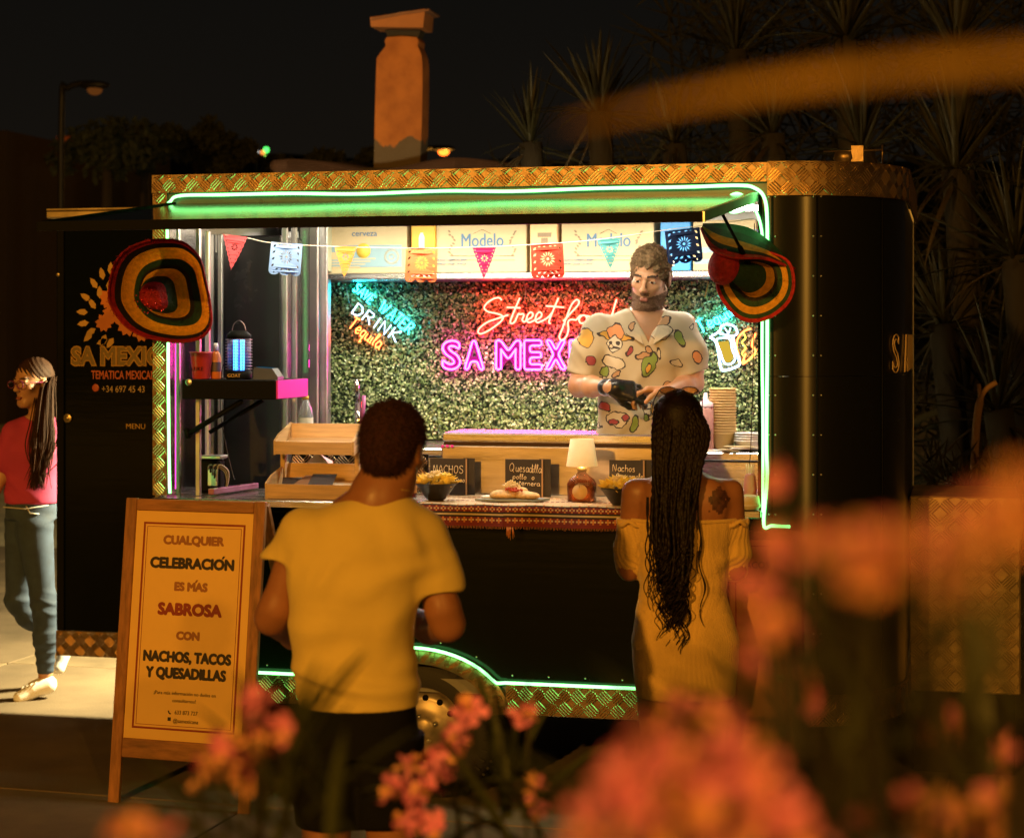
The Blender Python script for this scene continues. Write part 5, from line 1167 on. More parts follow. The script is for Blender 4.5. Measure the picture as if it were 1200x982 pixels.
for k in range(46): a = rs.uniform(0, 2*PI); r = rs.uniform(.02, .07); mb.ball((c.x+r*math.cos(a), -.275+.4*r*r, c.z+r*math.sin(a)*.8), .0035, 6, 4)
mb.build('sequin_trim', mat('red_sequin', (.7, .05, .06), .15, .6), h1, kind='stuff')
h2 = thing('sombrero', P(885, 325, -.09), 'drooping sombrero hung on the right post, half folded over its crown', 'sombrero', 'sombreros hung at the serving window')
R2 = [(0, .10, 0), (.10, .42, 1), (.42, .50, 2), (.50, .58, 3), (.58, .70, 1), (.70, .85, 2), (.85, .94, 1), (.94, 1.001, 0)]
def dep2(t, a):
    if t < .48: return -.13+.11*(t/.48)**1.4
    return -.02-.03*((t-.48)/.52)**2
mb = MB(); ol = radial_hat(mb, [(846, 300), (870, 293), (900, 296), (925, 307), (932, 330), (927, 352), (910, 369), (888, 377), (868, 373), (852, 357), (842, 335)], ((848, 314), (886, 328)), -.09, dep2, rings=R2)
mb.tube([(q.x, -.09+dep2(1, 0), q.z) for q in ol], .005, 6, 0, closed=True); mb.build('brim', HATM, h2, fix=False)
mb = MB(); R_ = roty(.2); mb.ball(P(848, 312, -.20), (.058, .05, .072), 20, 14, 0, R_); mb.build('crown', HATM[0], h2)
mb = MB(); up = smooth_path([P(824, 262, -.06), P(850, 262, -.05), P(880, 268, -.04), P(908, 288, -.05), P(931, 315, -.07)], 6); dn = smooth_path([P(822, 268, -.12), P(834, 292, -.22), P(858, 302, -.25), P(895, 303, -.2), P(931, 315, -.09)], 6)
bands = [0]*2+[3]*2+[2]*3+[3]*3+[1]*3; nb = len(bands); n0 = len(up); vs = []
for j in range(nb+1):
    t = j/nb
    for i in range(n0): p = dn[i].lerp(up[i], t); p.y -= .03*math.sin(t*PI)*math.sin(PI*i/(n0-1)); vs.append(p)
mb.v = [tuple(p) for p in vs]
for j in range(nb):
    for i in range(n0-1): mb.f.append((j*n0+i, j*n0+i+1, (j+1)*n0+i+1, (j+1)*n0+i)); mb.m.append(bands[j]); mb.sm.append(True)
mb.tube(dn, .006, 6, 0); mb.build('folded_brim', HATM, h2, fix=False)
mb = MB(); mb.tube(smooth_path([P(830, 330, -.15), P(828, 340, -.15), P(826, 348, -.15)], 3), .002, 5); mb.build('cord', mat('gold_cord', (.5, .35, .1), .6), h2)
# ---- things on the folding shelf
SZ = sh_z = ZZ(260, 445, 0)
o = thing('plastic_cup', P(236, 440, .08), 'red plastic cup on the left end of the black side shelf', 'cup'); c = P(236, 440, .08); c.z = SZ
mb = MB(); mb.lathe([(0, .001), (.034, .001), (.036, .004), (.046, .105), (.049, .108), (.048, .112), (.044, .108), (.034, .006)], c, 24); cu = mb.build('cup_body', mat('red_plastic', (.55, .05, .04), .3, trans=.25), o)
mb = MB(); lettering(mb, 'LUKE', c+Vector((0, -.042, .035)), .022); mb.build('lettering', BLACKM, cu, fix=False)
o = thing('sauce_bottle', P(252, 440, .12), 'orange sauce bottle with a white cap beside the red cup', 'bottle'); c = P(253, 440, .12); c.z = SZ
mb = MB(); mb.lathe([(0, 0), (.02, 0), (.022, .004), (.022, .085), (.016, .105), (.009, .115), (0, .115)], c, 18); mb.build('bottle_body', mat('orange_plastic', (.75, .22, .04), .3, trans=.2), o)
mb = MB(); mb.lathe([(0, .115), (.0105, .115), (.0105, .14), (.008, .148), (0, .148)], c, 14); mb.build('cap', WHITE, o)
mb = MB(); mb.lathe([(.0226, .03), (.0226, .07)], c, 18); mb.build('label_print', mat('dark_label', (.08, .05, .03), .5), o)
o = thing('insect_lamp', P(280, 440, .1), 'black caged insect-killing lamp with blue light on the side shelf', 'lamp'); c = P(280, 440, .1); c.z = SZ
mb = MB(); mb.lathe([(0, 0), (.052, 0), (.054, .004), (.054, .03), (.046, .036), (0, .036)], c, 28); mb.build('base', BLACKM, o)
mb = MB(); mb.lathe([(0, .165), (.046, .165), (.05, .17), (.05, .182), (.038, .192), (.03, .2), (0, .2)], c, 28); mb.build('top_cap', BLACKM, o)
mb = MB()
for k in range(28): a = 2*PI*k/28; mb.tube([(c.x+.047*math.cos(a), c.y+.047*math.sin(a), c.z+z) for z in (.034, .168)], .0013, 5)
mb.build('cage_bars', mat('cage_wire', (.25, .2, .24), .3, .8), o, kind='stuff')
mb = MB()
for k in range(11): mb.tube([(c.x+.054*math.cos(a), c.y+.054*math.sin(a), c.z+.042+k*.012) for a in [2*PI*q/24 for q in range(24)]], .0015, 5, closed=True)
mb.build('cage_rings', mat('cage_wire', (.25, .2, .24), .3, .8), o, kind='stuff')
for dx in (-.014, .014):
    mb = MB(); mb.tube([(c.x+dx, c.y, c.z+.037), (c.x+dx, c.y, c.z+.163)], .010, 10); mb.build('uv_tube', glow('uv_blue', (.03, .22, 1), 9), o)
mb = MB(); mb.tube(smooth_path([c+Vector((-.03, 0, .198)), c+Vector((-.022, 0, .225)), c+Vector((0, 0, .24)), c+Vector((.022, 0, .225)), c+Vector((.03, 0, .198))], 5), .002, 6); mb.build('hanging_loop', mat('cage_wire', (.25, .2, .24), .3, .8), o)
mb = MB(); lettering(mb, 'GOAT', c+Vector((0, -.0555, .009)), .02); mb.build('lettering', GOLD, o, fix=False)
mb = MB(); mb.tube(smooth_path([c+Vector((-.04, .02, .19)), c+Vector((-.07, .04, .1)), c+Vector((-.1, .06, .02)), c+Vector((-.12, .1, -.15)), c+Vector((-.1, .12, -.3)), c+Vector((-.06, .1, -.42))], 6), .002, 6); mb.build('cable', CABK, o)
o = thing('card_reader', P(316, 440, .05), 'dark card payment terminal at the right end of the side shelf', 'card reader'); c = P(314, 440, .08); c.z = SZ
mb = MB(); mb.prism([(-.05, 0), (.055, 0), (.055, .012), (.03, .045), (-.045, .05), (-.05, .04)], .07, off=-.035); mb.v = [(a+c.x, b+c.y, z+c.z) for a, b, z in mb.v]; mb.build('case', mat('grey_plastic', (.06, .07, .09), .3), o)
mb = MB(); mb.quad(*[c+Vector(q) for q in ((-.043, -.03, .0515), (.028, -.03, .0468), (.028, .03, .0468), (-.043, .03, .0515))]); mb.build('screen', glow('dim_blue_screen', (.01, .16, .3), .5), o, fix=False)
# ---- on the left counter: power adapter, clear bar, tap, water bottle
o = thing('power_adapter', P(245, 575, .25), 'grey power adapter with plugs and looping cables under the side shelf', 'adapter'); c = P(246, 572, .22); c.z = 1.199
mb = MB(); mb.box(c+Vector((-.05, -.02, .0)), c+Vector((.05, .05, .14)), b=.012); mb.build('housing', BLACKM, o)
mb = MB(); mb.box(c+Vector((-.035, -.03, .142)), c+Vector((.06, .05, .158)), b=.004); mb.box(c+Vector((.0, -.028, .03)), c+Vector((.045, -.02, .1)), b=.003); mb.build('cover', ALU, o)
for k in range(5):
    mb = MB(); x = .005+.009*k; mb.tube(smooth_path([c+Vector((x, -.03, .1-.012*k)), c+Vector((x+.02, -.05, .12)), c+Vector((.075+.004*k, -.02, .09)), c+Vector((.07, 0, .02)), c+Vector((.03, -.04, .006))], 6), .0035, 6); mb.build('cable', CABK if k % 2 else mat('grey_cable', (.35, .33, .34), .4), o)
o = thing('clear_bar', P(275, 570, .2), 'pink-lit clear acrylic bar lying on the steel counter', 'bar'); a, b = P(247, 578, .05), P(300, 560, .4); a.z = b.z = 1.218
mb = MB(); d = (b-a).normalized(); R = Matrix((d, Vector((0, 0, 1)).cross(d), Vector((0, 0, 1)))).transposed(); L = (b-a).length/2; mb.box((-L, -.014, -.012), (L, .014, .012), R=R, c=(a+b)/2, b=.003); mb.build('rod', mat('pink_acrylic', (.8, .35, .6), .1, trans=.5), o)
o = thing('tap', P(420, 500, .75), 'chrome tap standing behind the wooden display crate', 'tap'); c = P(420, 498, .75)
CH = mat('chrome', (.7, .7, .72), .08, 1, var=0); mb = MB(); mb.tube([c-Vector((0, 0, .35)), c, c+Vector((0, 0, .10))], .014, 12); mb.box(c+Vector((-.05, -.03, -.03)), c+Vector((.05, .03, .0)), b=.008); mb.tube([c+Vector((0, 0, .1)), c+Vector((0, -.02, .16)), c+Vector((-.0, -.03, .2))], [.011, .012, .007], 10); mb.build('tap_body', CH, o)
mb = MB(); mb.tube([c+Vector((.02, 0, .0)), c+Vector((.025, -.0, .13))], .009, 10); mb.build('handle', mat('pink_handle', (.35, .1, .3), .3), o)
o = thing('water_bottle', P(358, 500, .7), 'clear water bottle with a yellow cap behind the wooden crate', 'bottle'); c = P(358, 500, .7)
mb = MB(); mb.lathe([(0, -.25), (.032, -.25), (.034, -.2), (.032, -.05), (.034, .05), (.03, .075), (.016, .11), (.013, .12), (0, .12)], c, 20); mb.build('bottle_body', mat('water_plastic', (.75, .8, .85), .12, trans=.75), o)
mb = MB(); mb.lathe([(0, .12), (.015, .12), (.015, .135), (0, .138)], c, 14); mb.build('cap', YELI, o)
mb = MB(); mb.lathe([(.0345, -.02), (.0345, .04)], c, 20); mb.build('label_print', mat('pale_ink', (.7, .68, .55), .6), o)
# ---- pinned papers and bright panels seen through the left of the window
for (a, b, cc, d, v, lb) in ((217, 276, 254, 296, .6, 'white notice sheet pinned high behind the left sombrero'), (333, 272, 350, 300, 1.3, 'pale sheet taped beside the door frames')):
    p0, p1 = P(a, b, v), P(cc, d, v); mb = MB(); mb.box((p0.x, v, p1.z), (p1.x, v+.002, p0.z)); o = mb.build('paper_sheet', WHITE, at=((p0+p1)/2), label=lb, cat='paper')
# ---- wooden two-tier display crate
WOOD = mat('pine', (.50, .33, .15), .6, var=.2, vscale=5, stretch=(1, 1, 14), bump=.2, bscale=40)
WOODH = mat('pine_long', (.52, .34, .16), .6, var=.2, vscale=5, stretch=(1, 12, 12), bump=.2, bscale=40)
o = thing('display_crate', P(370, 590, .15), 'two-tier wooden display crate with slanted trays on the counter', 'display crate')
def tray(pl, pr, v0, dp, zl, hh, slots=True):
    xa, xb = U(pl, v0), U(pr, v0); z = zl; t = .009; rise = .045
    def bd(name, pts, nrm): 
        mb = MB(); n = Vector(nrm).normalized()*t; f = [Vector(p) for p in pts]; mb.add(f+[q+n for q in f], [(0, 1, 2, 3), (7, 6, 5, 4), (0, 4, 5, 1), (1, 5, 6, 2), (2, 6, 7, 3), (3, 7, 4, 0)]); mb.build(name, WOODH if name != 'end_board' else WOOD, o)
    bd('base_board', [(xa, v0, z), (xb, v0, z), (xb, v0+dp, z+rise), (xa, v0+dp, z+rise)], (0, -.1, 1))
    bd('front_board', [(xa, v0, z-.005), (xb, v0, z-.005), (xb, v0, z+hh*.62), (xa, v0, z+hh*.62)], (0, -1, 0))
    bd('back_board', [(xa, v0+dp, z+rise), (xb, v0+dp, z+rise), (xb, v0+dp+.02, z+rise+hh*.9), (xa, v0+dp+.02, z+rise+hh*.9)], (0, 1, 0))
    for x in (xa-.0005, xb+t+.0005): 
        mb = MB(); mb.prism([(v0-t, z-.008), (v0+dp+t, z+rise-.004), (v0+dp+.03, z+rise+hh*.95), (v0+dp*.25, z+hh), (v0-t, z+hh*.66)], t, plane='yz', off=x-t); mb.build('end_board', WOOD, o)
tray(324, 413, .12, .16, ZZ(360, 531, .12), .075); tray(314, 425, .02, .22, ZZ(360, 586, .02)+.01, .085)
for px in (331, 418):
    mb = MB(); x = U(px, .2); mb.box((x-.01, .2, 1.2), (x+.01, .225, ZZ(360, 525, .2)), b=.002); mb.build('post', WOOD, o)
for k, (px, py, an, cl) in enumerate(((345, 566, .3, 0), (362, 564, -.2, 1), (378, 562, .15, 0), (350, 570, -.5, 1))):
    c = P(px, py, .11); mb = MB(); R = rotz(an) @ rotx(.3); mb.box((-.05, -.06, -.0012), (.05, .06, .0012), R=R, c=c); mb.build('menu_card', (mat('dark_card', (.04, .03, .03), .5), mat('brown_card', (.25, .13, .06), .5))[cl], at=c, label=['black menu card lying left in the lower tray', 'brown menu card at the back of the lower tray', 'black menu card at the right in the lower tray', 'brown menu card on the front lip of the lower tray'][k], cat='menu card')
c = P(372, 541, .3); mb = MB(); mb.add([c+Vector(q) for q in ((-.06, 0, -.03), (.07, 0, -.03), (.05, .05, .0), (-.02, .03, .035), (.02, -.01, .03))], [(0, 1, 3), (1, 4, 3), (1, 2, 4), (0, 3, 2)]); mb.build('napkins', WHITE, at=c, label='crumpled white napkins between the crate trays', cat='napkins')
lt_ = MB(); xs0, xs1 = U(340, .4), U(500, .4)
mb = MB(); mb.box((xs0, .42, 1.2), (xs1, .43, 1.36)); bsp = mb.build('back_rail', BLACKM, tr); tread(lambda s, t, h: (s, .418-h, t), xs0, xs1, 1.2, 1.36, p=.05).build('tread_bars', PBAR, bsp, kind='stuff')
# ---- steel cold box with lid
BXV = .38; bx0, bx1 = U(517, BXV), U(792, BXV); zt_ = ZZ(620, 508, BXV)
o = thing('cold_box', ((bx0+bx1)/2, BXV+.15, 1.198), 'long stainless steel cold box with a lid on the counter in front of the server', 'cold box')
STW = mat('satin_steel', (.44, .37, .30), .34, 1, var=.12, vscale=4, bump=.08, bscale=30, stretch=(1, 1, 8))
mb = MB(); mb.box((bx0, BXV, 1.2), (bx1, BXV+.3, zt_-.052), b=.006); mb.build('tub', STW, o)
mb = MB(); mb.box((bx0+.01, BXV+.006, zt_-.0515), (bx1-.01, BXV+.29, zt_-.038)); mb.build('seal', mat('dark_seal', (.05, .02, .02), .6), o)
mb = MB(); mb.box((bx0+.006, BXV-.008, zt_-.037), (bx1-.006, BXV+.3, zt_), b=.006); mb.build('lid', STEEL, o)
mb = MB(); 
for dx in (0, .02, -.02): mb.box((bx0+.03+dx-.006, BXV-.016, zt_-.062), (bx0+.03+dx+.006, BXV-.009, zt_-.05), b=.002)
mb.build('clip', PINKP, o)
# ---- table cloth
MATS = [mat('cloth_cream', (.50, .40, .26), .9, bump=.4, bscale=300), mat('cloth_darkred', (.16, .02, .02), .9, bump=.4, bscale=300), mat('cloth_black', (.02, .015, .015), .9, bump=.4, bscale=300), mat('cloth_orange', (.50, .18, .05), .9, bump=.4, bscale=300)]
def cloth(pl, pr, lb, seed, grp, dz=0, fr=True):
    xa, xb = U(pl, 0), U(pr, 0); o = thing('tablecloth', ((xa+xb)/2, .1, 1.2+dz), lb, 'tablecloth', grp); mb = MB(); step = .007; n = int((xb-xa)/step); z0 = 1.2+dz
    prof = []; y = .375
    while y > -.072: prof.append((y, z0+.002)); y -= .009
    prof += [(-.078, z0-.001), (-.081, z0-.006)]; z = z0-.012
    while z > z0-.088: prof.append((-.082, z)); z -= .007
    m = len(prof); vs = []
    for i in range(n+1):
        x = xa+i*step
        for j, (yy, zz) in enumerate(prof):
            hang = max(0, z0-.006-zz); vs.append((x, yy-hang*.25*(.5+.5*math.sin(x*17+seed))-.0, zz+(.0015*math.sin(x*30+yy*25) if hang == 0 else 0)))
    mb.v = vs; rows = m-1
    for i in range(n):
        for j in range(rows):
            jj = rows-1-j          # 0 = hem row
            mi = 0
            if jj < 2: mi = 1
            elif jj < 5: mi = 3 if (jj == 3 and i % 4 != 0) or (jj in (2, 4) and i % 4 == 2) else 1; mi = 0 if (jj == 3 and i % 4 in (1, 3)) else mi
            elif jj < 6: mi = 2
            elif jj < 7: mi = 0
            elif jj < 8: mi = 2
            elif jj < 11: mi = 0 if (jj == 9 and i % 4 in (1, 3)) else (3 if i % 4 == 2 and jj != 9 else 1)
            elif jj < 12: mi = 2
            else: mi = 0 if (i*7+jj*3) % 5 else 3; mi = 1 if jj in (26, 27, 28, 38, 39, 47, 48) and i % 3 else mi
            mb.f.append((i*m+j, i*m+j+1, (i+1)*m+j+1, (i+1)*m+j)); mb.m.append(mi); mb.sm.append(True)
    ob = mb.build('cloth', MATS, o)
    fb = MB(); rr = random.Random(seed)
    for k in range(int((xb-xa)/.006)):
        x = xa+k*.006; v0 = vs[min(n, int((x-xa)/step))*m+m-1]; fb.tube([(x, v0[1], v0[2]), (x+rr.uniform(-.002, .002), v0[1]-.001, v0[2]-rr.uniform(.006, .011))], .0009, 4, caps=False)
    fb.build('fringe', MATS[3], o, kind='stuff')
cloth(497, 598, 'woven red and cream striped cloth under the nacho bowl', 1, 'patterned tablecloths on the counter'); cloth(596, 762, 'woven red and cream striped cloth under the lamp and quesadilla', 3, 'patterned tablecloths on the counter', .001)
mb = MB(); rr = random.Random(2)
for k in range(16): x = U(598, -.09)+rr.uniform(-.012, .012); mb.tube([(x, -.1, 1.118), (x+rr.uniform(-.008, .008), -.105, 1.118-rr.uniform(.02, .05))], .0014, 4)
mb.build('tassel', MATS[3], o and bpy.data.objects['tablecloth'], kind='stuff')
# ---- chalk boards
CHALK = mat('chalk', (.80, .62, .40), .9, var=.2, vscale=200); SLATE = mat('slate_board', (.025, .018, .016), .6, var=.3)
def board(px0, py0, px1, py1, v, label, lines, lean=.05):
    a, b = P(px0, py0, v), P(px1, py1, v); a.z = a.z; o = thing('chalk_board', ((a.x+b.x)/2, v, 1.204), label, 'chalkboard', 'small chalkboards on the counter')
    mb = MB(); mb.box((a.x, v, 1.204), (b.x, v+.006, a.z)); mb.build('board', SLATE, o); mb = MB(); mb.box((b.x-.008, v-.003, 1.204), (b.x-.002, v-.0005, a.z)); mb.build('edge', mat('worn_edge', (.35, .2, .1), .7), o)
    mb = MB(); mb.box((b.x-.02, v+.008, 1.204), (b.x+.028, v+.012, a.z+.002)); mb.build('stand', SLATE, o)
    mb = MB()
    for (t, px, py, h, wd, an) in lines: write(mb, t, px, py, v-.003, h, wd, an, .0011, 4)
    mb.build('writing', CHALK, o)
board(504, 537, 548, 575, .30, 'black chalkboard reading NACHOS behind the bowl of nachos', [('NACHOS', 508, 554, 9, 36, .02), ('con queso', 518, 564, 6, 27, .05)])
board(592, 538, 637, 578, .27, 'black chalkboard reading Quesadilla pollo o ternera', [('Quesadilla', 597, 552, 9.5, 38, .06), ('pollo  o', 601, 561, 6, 26, .05), ('ternera', 608, 568.5, 6, 25, .05)])
board(714, 539, 756, 580, .27, 'black chalkboard reading Nachos Guacamole beside the bottle lamp', [('Nachos', 718, 552, 8, 27, .04), ('Guacamole', 722, 561, 6.5, 32, .02), ('con', 716, 569, 6, 10, .0)])
# ---- bowls of nachos
CHIP = mat('tortilla_chip', (.80, .58, .12), .55, var=.15, vscale=40, bump=.3, bscale=200); CHEESE = mat('shredded_cheese', (.75, .56, .24), .5, var=.1)
BOWL = mat('black_bowl', (.02, .018, .018), .35)
def nachos(px, py, v, sc_, label, seed):
    c = P(px, py, v); c.z = 1.2045; o = thing('nacho_bowl', c, label, 'bowl of nachos', 'bowls of nachos on the counter'); rr = random.Random(seed)
    mb = MB(); mb.lathe([(0, .0), (.032*sc_, .0), (.04*sc_, .006), (.068*sc_, .045*sc_), (.084*sc_, .068*sc_), (.087*sc_, .068*sc_), (.084*sc_, .064*sc_), (.05*sc_, .03*sc_), (0, .022*sc_)], c, 32); mb.build('bowl', BOWL, o)
    for k in range(46):
        a = rr.uniform(0, 2*PI); r = .082*sc_*math.sqrt(rr.random()); q = c+Vector((r*math.cos(a), r*math.sin(a), .06*sc_+.03*sc_*(1-(r/.085/sc_)**2)+rr.uniform(0, .008)))
        R = rotz(a) @ roty(rr.uniform(-.9, -.1)) @ rotx(rr.uniform(-.8, .8)); s_ = .026*sc_; cu = .006
        vs = [R @ Vector(t)+q for t in ((-s_*.6, -s_, 0), (s_, 0, cu), (-s_*.6, s_, 0), (0, 0, -cu*.6))]; vs += [t+Vector((0, 0, .0016)) for t in vs]
        mb = MB(); mb.add(vs, [(0, 3, 1), (1, 3, 2), (2, 3, 0), (4, 5, 7), (5, 6, 7), (6, 4, 7), (0, 1, 5, 4), (1, 2, 6, 5), (2, 0, 4, 6)]); mb.build('tortilla_chip', CHIP, o, fix=False)
    mb = MB()
    for k in range(110):
        a = rr.uniform(0, 2*PI); r = .036*sc_*math.sqrt(rr.random()); q = c+Vector((r*math.cos(a)-.003, r*math.sin(a), .088*sc_+.026*sc_*(1-(r/.038/sc_)**2))); d = Vector((rr.gauss(0, 1), rr.gauss(0, 1), rr.gauss(0, .4))).normalized()*.008
        mb.tube([q-d, q+d], .0013, 4)
    mb.build('shredded_cheese', CHEESE, o, kind='stuff')
    return o
nachos(511, 588, .05, 1.0, 'black bowl heaped with nachos and cheese, left of the quesadilla plate', 4); nachos(728, 593, -.0, 1.0, 'black bowl of nachos beside the woman\'s left shoulder', 8)
# ---- quesadilla plate
c = P(602, 588, .07); c.z = 1.2055; o = thing('quesadilla_plate', c, 'grey slate plate with a folded quesadilla and shredded topping', 'plate of food')
mb = MB(); mb.prism([(-.145, -.05), (.085, -.055), (.135, .05), (-.09, .06)], .008, plane='xy'); mb.v = [(a+c.x, b+c.y, z+c.z) for a, b, z in mb.v]; mb.build('plate', mat('grey_slate', (.22, .25, .25), .6), o)
TOR = mat('toasted_tortilla', (.62, .40, .17), .7, var=.3, vscale=60, bump=.4, bscale=120)
def wedge(cx, cy, an, s_, zo):
    F = Field((-.09, -.07, -.01), (.09, .07, .05), .0035); F.ell((0, 0, .012), (.062*s_, .04*s_, .016), .01); F.ell((-.02, 0, .016), (.035*s_, .03*s_, .016), .01); V, Q = F.mesh(); r_ = np.random.RandomState(int(s_*10)); V = V+.0012*r_.rand(*V.shape)
    ca, sa = math.cos(an), math.sin(an); V = np.stack([V[:, 0]*ca-V[:, 1]*sa+cx, V[:, 0]*sa+V[:, 1]*ca+cy, V[:, 2]+zo], 1); ob = npmesh('quesadilla', V, Q, TOR, o)
wedge(-.035, 0, .2, 1.0, .008); wedge(.05, .0, -.3, .95, .008); wedge(.01, .015, .1, .7, .026)
mb = MB(); rr = random.Random(6)
for k in range(130):
    a = rr.uniform(0, 2*PI); r = .032*math.sqrt(rr.random()); q = c+Vector((-.012+r*math.cos(a), .01+r*math.sin(a), .052+.022*(1-(r/.033)**2))); d = Vector((rr.gauss(0, 1), rr.gauss(0, 1), rr.gauss(0, .5))).normalized()*.008; mb.tube([q-d, q+d], .0013, 4)
mb.build('shredded_topping', CHEESE, o, kind='stuff')
mb = MB()
for k in range(26): q = c+Vector((.0+rr.uniform(-.03, .04), -.022+rr.uniform(-.01, .01), .045+rr.uniform(-.006, .006))); mb.ball(q, rr.uniform(.003, .006), 6, 4)
mb.build('tomato_pieces', mat('tomato', (.5, .06, .03), .3), o, kind='stuff')
mb = MB(); mb.ball(c+Vector((-.105, 0, .012)), (.03, .02, .008), 12, 6); mb.build('sour_cream', WHITE, o)
# ---- bottle lamp
c = P(682, 584, .12); c.z = 1.2045; o = thing('bottle_lamp', c, 'lit table lamp made from a squat square brown spirits bottle', 'table lamp')
BRG = mat('brown_glass', (.30, .09, .03), .05, trans=.75, var=0)
prof = [(.0, .046), (.001, .054), (.07, .056), (.085, .05), (.1, .03), (.112, .018), (.118, .016)]
vs = []; 
for (z, r) in prof:
    for k in range(32):
        a = 2*PI*k/32; n_ = 5 if z < .08 else 2.4; rr_ = r/((abs(math.cos(a))**n_+abs(math.sin(a))**n_)**(1/n_)); vs.append(c+Vector((rr_*math.cos(a), rr_*.75*math.sin(a), z)))
mb = MB(); mb.add(vs, [(j*32+k, j*32+(k+1) % 32, (j+1)*32+(k+1) % 32, (j+1)*32+k) for j in range(len(prof)-1) for k in range(32)]+[tuple(range(32))], 0, True); mb.build('bottle', BRG, o)
mb = MB(); mb.lathe([(0, -.001), (.03, -.001), (.03, 0)], c+Vector((0, -.043, .04)), 24, axis='y'); lb_ = mb.build('label_disc', mat('label_paper', (.62, .42, .2), .6), o)
mb = MB(); write(mb, 'Reposado', 674, 569, .12-.048, 6, 17, 0, .0007, 4); mb.build('writing', BRN, lb_)
mb = MB(); mb.lathe([(.0175, .118), (.019, .12), (.019, .132), (.006, .134), (.006, .16)], c, 16); mb.build('neck_fitting', TRIM, o)
mb = MB(); mb.lathe([(.062, .138), (.046, .245), (.045, .245), (.061, .138)], c, 32); mb.build('lamp_shade', mat('linen_shade', (.80, .66, .45), .8, emit=(1, .62, .25), es=.28, bump=.4, bscale=300), o)
mb = MB(); mb.ball(c+Vector((0, 0, .175)), .016, 12, 8); mb.build('bulb', glow('warm_bulb', (1, .55, .2), 22), o)
light('bottle_lamp_bulb', 'POINT', c+Vector((0, 0, .15)), 2.2, (1, .55, .2), .02)
# ---- ketchup bottle beside the man
c = P(481, 582, .12); c.z = 1.2045; o = thing('sauce_bottle', c, 'dark red hot sauce bottle left of the nacho bowl', 'bottle')
mb = MB(); mb.lathe([(0, 0), (.024, 0), (.026, .004), (.026, .075), (.02, .09), (.009, .105), (.009, .118), (0, .118)], c, 20); mb.build('bottle_body', mat('red_sauce', (.18, .02, .015), .12, coat=.5), o)
mb = MB(); mb.lathe([(.0265, .02), (.0265, .06)], c, 20); mb.build('label_print', mat('orange_label', (.6, .25, .06), .6), o); mb = MB(); mb.lathe([(0, .118), (.011, .118), (.011, .135), (0, .137)], c, 14); mb.build('cap', mat('red_cap', (.4, .03, .03), .4), o)
# ---- back worktop at the right
WT = 1.336
def wtp(px, v=1.34): q = P(px, 500, v); q.z = WT; return q
c = wtp(827, 1.3); o = thing('squeeze_bottle', c, 'clear pink squeeze bottle with a pointed nozzle beside the paper tubs', 'bottle')
mb = MB(); mb.lathe([(0, 0), (.034, 0), (.036, .005), (.036, .19), (.03, .2), (0, .2)], c, 22); mb.build('bottle_body', mat('pink_sauce', (.50, .24, .20), .25, trans=.2), o)
mb = MB(); mb.lathe([(.034, .2), (.034, .218), (.018, .226), (.012, .232), (.007, .262), (0, .264)], c, 18); mb.build('nozzle', mat('pale_pink', (.68, .48, .5), .4), o)
c = wtp(847, 1.36); TUB = mat('kraft_tub', (.60, .40, .15), .7, var=.08)
for k in range(17):
    z = k*.0125; mb = MB(); mb.lathe([(.0, z+.001), (.045, z), (.0595, z+.078), (.0625, z+.078), (.0625, z+.082), (.058, z+.082), (.044, z+.004), (0, z+.004)], c, 22); mb.build('kraft_tub', TUB, at=c+Vector((0, 0, z)), label=('lowest kraft paper tub of the tall stack' if k == 0 else 'topmost kraft paper tub of the tall stack' if k == 16 else 'kraft paper tub inside the tall stack on the back worktop'), cat='paper tub', group='stacked kraft paper tubs')
c = wtp(876, 1.36)
for k in range(4):
    z = k*.011; mb = MB(); mb.lathe([(0, z+.001), (.05, z), (.063, z+.046), (.066, z+.046), (.064, z+.05), (.05, z+.004), (0, z+.004)], c, 22); mb.build('white_tub', WHITE, at=c+Vector((0, 0, z)), label=('lowest white tub of the low stack', 'second white tub from the bottom of the low stack', 'third white tub from the bottom of the low stack', 'topmost white tub of the low stack')[k], cat='tub', group='stacked white tubs')
for k, (px, an, z) in enumerate(((838, .2, .001), (850, -.15, .006), (862, .5, .012), (874, .35, .018), (868, -.2, .024))):
    c = wtp(px, 1.27); c.z += z; mb = MB(); mb.box((-.07, -.035, 0), (.07, .035, .004), R=rotz(an), c=c); mb.build('wrapper', (CARD, WHITE)[k % 2], at=c, label=['cream food wrapper lying lowest on the worktop edge', 'white food wrapper beside the tub stack', 'cream food wrapper overlapping the white ones', 'white food wrapper nearest the window pier', 'topmost cream food wrapper on the pile'][k], cat='wrapper')
c = P(866, 560, .45); c.z = 1.2; o = thing('steel_tray', c, 'shallow steel tray at the right end of the counter', 'tray'); mb = MB(); mb.lathe([(0, .002), (.06, .002), (.08, .03), (.084, .03), (.083, .034), (.075, .032), (.056, .006), (0, .006)], c, 28); mb.build('pan', STEEL, o)
c = P(879, 585, .05); c.z = 1.2; o = thing('wrapped_cutlery', c, 'pink paper wrap of cutlery standing by the right window edge', 'cutlery wrap')
mb = MB(); mb.lathe([(0, 0), (.02, 0), (.026, .07), (.02, .12), (.012, .13), (0, .12)], c, 14); mb.build('wrap', mat('pink_wrap', (.5, .22, .2), .6, bump=.5), o)
mb = MB()
for k in range(4): mb.tube([c+Vector((-.01+.006*k, 0, .1)), c+Vector((-.015+.01*k, .0, .165))], .0025, 6)
mb.build('fork_handles', WHITE, o, kind='stuff')
c = P(874, 604, -.02); c.z = 1.2; o = thing('woven_basket', c, 'small pale woven basket by the right edge of the counter', 'basket')
mb = MB(); mb.lathe([(0, .0), (.045, .0), (.055, .02), (.05, .05), (.044, .052), (.046, .02), (0, .01)], c, 22)
